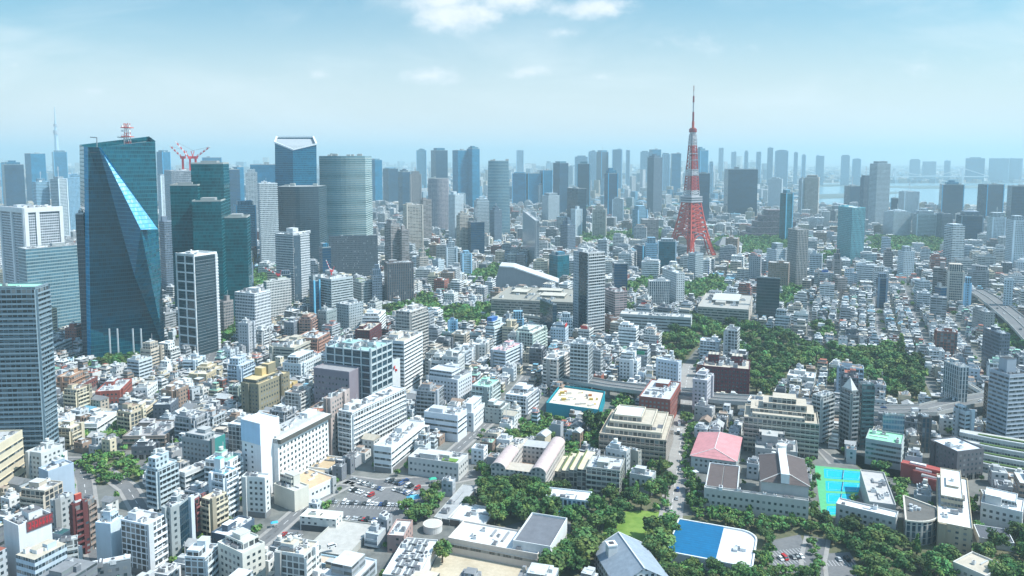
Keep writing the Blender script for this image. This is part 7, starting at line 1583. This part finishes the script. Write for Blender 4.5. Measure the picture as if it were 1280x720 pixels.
# far districts up to the horizon
FARB = []; rg = np.random.default_rng(5)
for (y0, y1, st, lo, hi) in ((2950, 5200, 46, 8, 30), (5200, 9500, 85, 10, 36), (9500, 16000, 170, 10, 40)):
    ys = np.arange(y0, y1, st)
    for y in ys:
        for x in np.arange(-y * .72, y * .72, st):
            xx, yy = x + rg.uniform(-.2, .2) * st, y + rg.uniform(-.2, .2) * st
            if rg.random() < .16 or inside((xx, yy), BAY): continue
            n_ = mnoise.noise(Vector((xx * .0012, yy * .0012, 3))); h = rg.uniform(lo, hi) * (.8 + .9 * max(0, n_))
            px = project(xx, yy, 0)[0]
            if rg.random() < (.13 if px < 960 else .03) * (1 + 2 * max(0, n_)): h *= rg.uniform(1.8, 4.6)
            if px > 985 and yy > 5200: h = min(h, 45)
            wcol = [WHITE, OFFW, (.5, .53, .55), (.30, .40, .46), (.12, .27, .38), (.08, .24, .36), BEIGE][rg.integers(7)]
            FARB.append(dict(x=xx, y=yy, a=rg.uniform(0, 1.5), sx=st * rg.uniform(.35, .75), sy=st * rg.uniform(.35, .7), h=h, k='mid', wall=wcol, roof=wcol, st=('punched', 'ribbon', 'balconied')[rg.integers(3)]))
stuff_city('far_districts', 'hazy districts of buildings fading towards the horizon', FARB, 'buildings')
G_ISLE = ground_mat('reclaimed_land', (.07, .12, .11), (.16, .20, .20), .004, .03)
# islands and harbour bridge on the bay
def island(pts, z=1.2):
    w = px_poly(pts); mb = MB(); mb.prism(w, .02, z, (.2, .25, .2)); structure('island', mb.mesh('island', [G_ISLE]))
island([(1010, 243.5), (1120, 240), (1128, 241.5), (1060, 247.5), (1012, 249)]); island([(1108, 232.5), (1290, 231.5), (1290, 235), (1150, 236), (1108, 234.5)]); island([(1010, 231), (1110, 229.5), (1110, 231.5), (1010, 234)])
def bridge():
    Yb = 6200.; a, b = xat(1085, Yb, 50), xat(1235, Yb, 50); c = (a + b) / 2; root = thing('suspension_bridge', (c, Yb, 0), 0, 'faint white suspension bridge across the bay', 'bridge'); col = (.6, .63, .65)
    part('deck', boxes('deck', [(0, 0, b - a, 25, 0, 0, 50, 58, 0, 0)] if False else [(0, 0, b - a, 25, 0, 48, 56, col, col, 0, 0)], [MAT['wall']], True), root)
    for x in (-.28, .28):
        t = part('tower', boxes('tower', [((b - a) * x, -14, 12, 8, 0, 0, 122, col, col, 0, 0), ((b - a) * x, 14, 12, 8, 0, 0, 122, col, col, 0, 0), ((b - a) * x, 0, 10, 24, 0, 108, 116, col, col, 0, 0)], [MAT['wall']]), root)
    mb = MB()
    for s_ in (-14, 14):
        P = [(-.5, 56), (-.28, 122)] + [(-.28 + .56 * i / 10, 60 + 62 * ((i - 5) / 5) ** 2) for i in range(1, 10)] + [(.28, 122), (.5, 56)]
        for (p, z), (q, z2) in zip(P, P[1:]): mb.bar(((b - a) * p, s_, z), ((b - a) * q, s_, z2), 1.6, col)
    part('cable', mb.mesh('cable', [MAT['wall']]), root)
bridge()

# ------------------------------------------------------------------ plant the trees
inst = []
for t in TREES:
    q = project(t[0], t[1], t[3] / 2); w = math.hypot(t[1], CAM_H); inst.append((t[2] * t[3] / w ** 2 * (1 if -10 < q[0] < 1290 and q[1] < 735 else 0), t, q))
inst.sort(key=lambda a: -a[0]); TI = [a for a in inst if a[0] > 0][:300]; TS = inst[len(TI):]
ITEMS = []
for _, (x, y, r, h, k), q in TI:
    nm = 'conifer' if k == 5 else 'broadleaf_tree'; o = thing(nm, (x, y, 0), rt_.random() * 6.28, None, 'tree', 'trees of the parks and gardens')
    part('crown', CROWN[k], o, (0, 0, h * .16), sc=(r * rt_.uniform(.9, 1.1), r * rt_.uniform(.9, 1.1), h * .42)); part('trunk', TRUNK, o, sc=(h * .75, h * .75, h * .8))
    sz = 'large' if r > 5 else 'small' if r < 3.2 else 'medium'
    ITEMS.append(dict(o=o, px=q[0], py=q[1], d1=f"{sz} {'pointed dark green conifer' if k == 5 else 'round green tree'}", noun=''))
co, fc = [], []
rs = np.random.default_rng(8)
def scatter_low(x, y, r, h):
    c0, f0 = LOWC[rs.integers(5)]; a = rs.uniform(0, 6.28); ca, sa = math.cos(a), math.sin(a); p = c0.copy()
    px_, py_ = p[..., 0] * r, p[..., 1] * r; p[..., 0] = x + px_ * ca - py_ * sa; p[..., 1] = y + px_ * sa + py_ * ca; p[..., 2] = p[..., 2] * h * .45 + h * .1; co.append(p); fc.append(f0 * rs.uniform(.7, 1.3))
for _, (x, y, r, h, k), q in TS: scatter_low(x, y, r, h)
n_street = 0
for i in range(5200):                                     # garden and street trees in the gaps of the fabric
    y = rs.uniform(330, 2300); x = rs.uniform(-.7, .7) * y; a, b = int((x - GX0) / CELL), int((y - GY0) / CELL)
    r = rs.uniform(1.5, 3.4) * (1 if y < 900 else 1.5)
    if not (0 <= a < NX and 0 <= b < NY) or mask_b[a, b]: continue
    if any(abs(x - f_['x']) < f_['sx'] * .5 and abs(y - f_['y']) < f_['sy'] * .5 for f_ in ()): continue
    scatter_low(x, y, r, r * rs.uniform(1.8, 2.6)); n_street += 1
tag(part('woodland', crown_mesh(np.concatenate(co), np.concatenate(fc))), 'green tree canopy of the far parks and of gardens between the houses', 'trees', kind='stuff')

# ------------------------------------------------------------------ labels that single each remaining thing out
ANCH = []
for r_ in REG:
    if r_['anchor']:
        p = project(r_['x'], r_['y'], r_['h'] * .4); ANCH.append((p[0], p[1], r_['anchor']))
def size_word(h): return 'low' if h < 7.6 else 'middling' if h < 10.8 else 'tallish'
for f in LOW_I: ITEMS.append(dict(o=f['o'], px=f['px'], py=f['py'], d1=f"{size_word(f['h'])} {f['wn']} house, {f['rn'].split()[-1]} {'gabled' if f['gable'] else 'flat'} roof,", d2=f"{size_word(f['h'])} {f['wn']} house"))
for f in MID_I: ITEMS.append(dict(o=f['o'], px=f['px'], py=f['py'], d1=f"{'tall' if f['h'] > 26 else 'mid rise'} {f['wn']} {'balconied' if f['st'] == 'balconied' else 'banded' if f['st'] == 'ribbon' else 'windowed'} block, {f['rn'].split()[-1]} roof,", d2=f"{'tall' if f['h'] > 26 else 'mid rise'} {f['wn']} {'balconied' if f['st'] == 'balconied' else 'banded' if f['st'] == 'ribbon' else 'windowed'} block"))
TN = ['blue', 'slate blue', 'pale blue', 'pale grey', 'dark grey', 'brownish', 'beige']; SN = {'blue_glass': 'glass', 'dark_glass': 'dark glass', 'gridded': 'gridded', 'punched': 'windowed', 'balconied': 'balconied', 'teal_glass': 'teal glass'}
for r_ in REG:
    if r_['auto']:
        p = project(r_['x'], r_['y'], r_['h'] * .7); sx, sy = r_['s']; hz_ = r_['y'] > 3600
        ITEMS.append(dict(o=r_['o'], px=p[0], py=p[1], d1=f"{'hazy ' if hz_ else ''}{'slim' if max(sx, sy) < r_['h'] * .4 else 'broad' if max(sx, sy) > r_['h'] * .75 else 'square'} {TN[r_['ti']]} {SN[r_['style']]} tower", noun=''))
def rel(it, a):
    dx, dy = it['px'] - a[0], it['py'] - a[1]
    if abs(dx) > abs(dy) * 1.1: return 'left of' if dx < 0 else 'right of'
    return 'in front of' if dy > 0 else 'behind'
used = {}
for it in ITEMS:
    a = min(ANCH, key=lambda q: math.hypot(q[0] - it['px'], (q[1] - it['py']) * 1.2)); it['ak'] = math.hypot(a[0] - it['px'], a[1] - it['py'])
    it['lab'] = f"{it['d1']} {rel(it, a)} {a[2]}"
    if len(it['lab'].split()) > 14 and 'd2' in it: it['lab'] = f"{it['d2']} {rel(it, a)} {a[2]}"
    if len(it['lab'].split()) > 14: it['lab'] = it['lab'].replace(' at the left edge', '').replace(' at the right edge', '').replace(' with a black crown', '').replace(' with the cyan roof', '').replace(' with a grassy roof patch', '')
    used.setdefault(it['lab'], []).append(it)
for lab, its in used.items():
    its.sort(key=lambda i: i['ak'])
    for n_, it in enumerate(its):
        L = lab if len(its) == 1 else f"{'closest' if n_ == 0 else ordw(n_ + 1) + ' closest'} {lab}"
        L = L.replace(' ,', ',')
        if len(L.split()) > 16: print('LONG', L)
        it['o']['label'] = L
print('objects', len(bpy.data.objects), 'trees', len(TREES), 'fill', len(FILL), 'low', len(low), 'mid', len(mid), 'far', len(FARB), 'street', n_street)
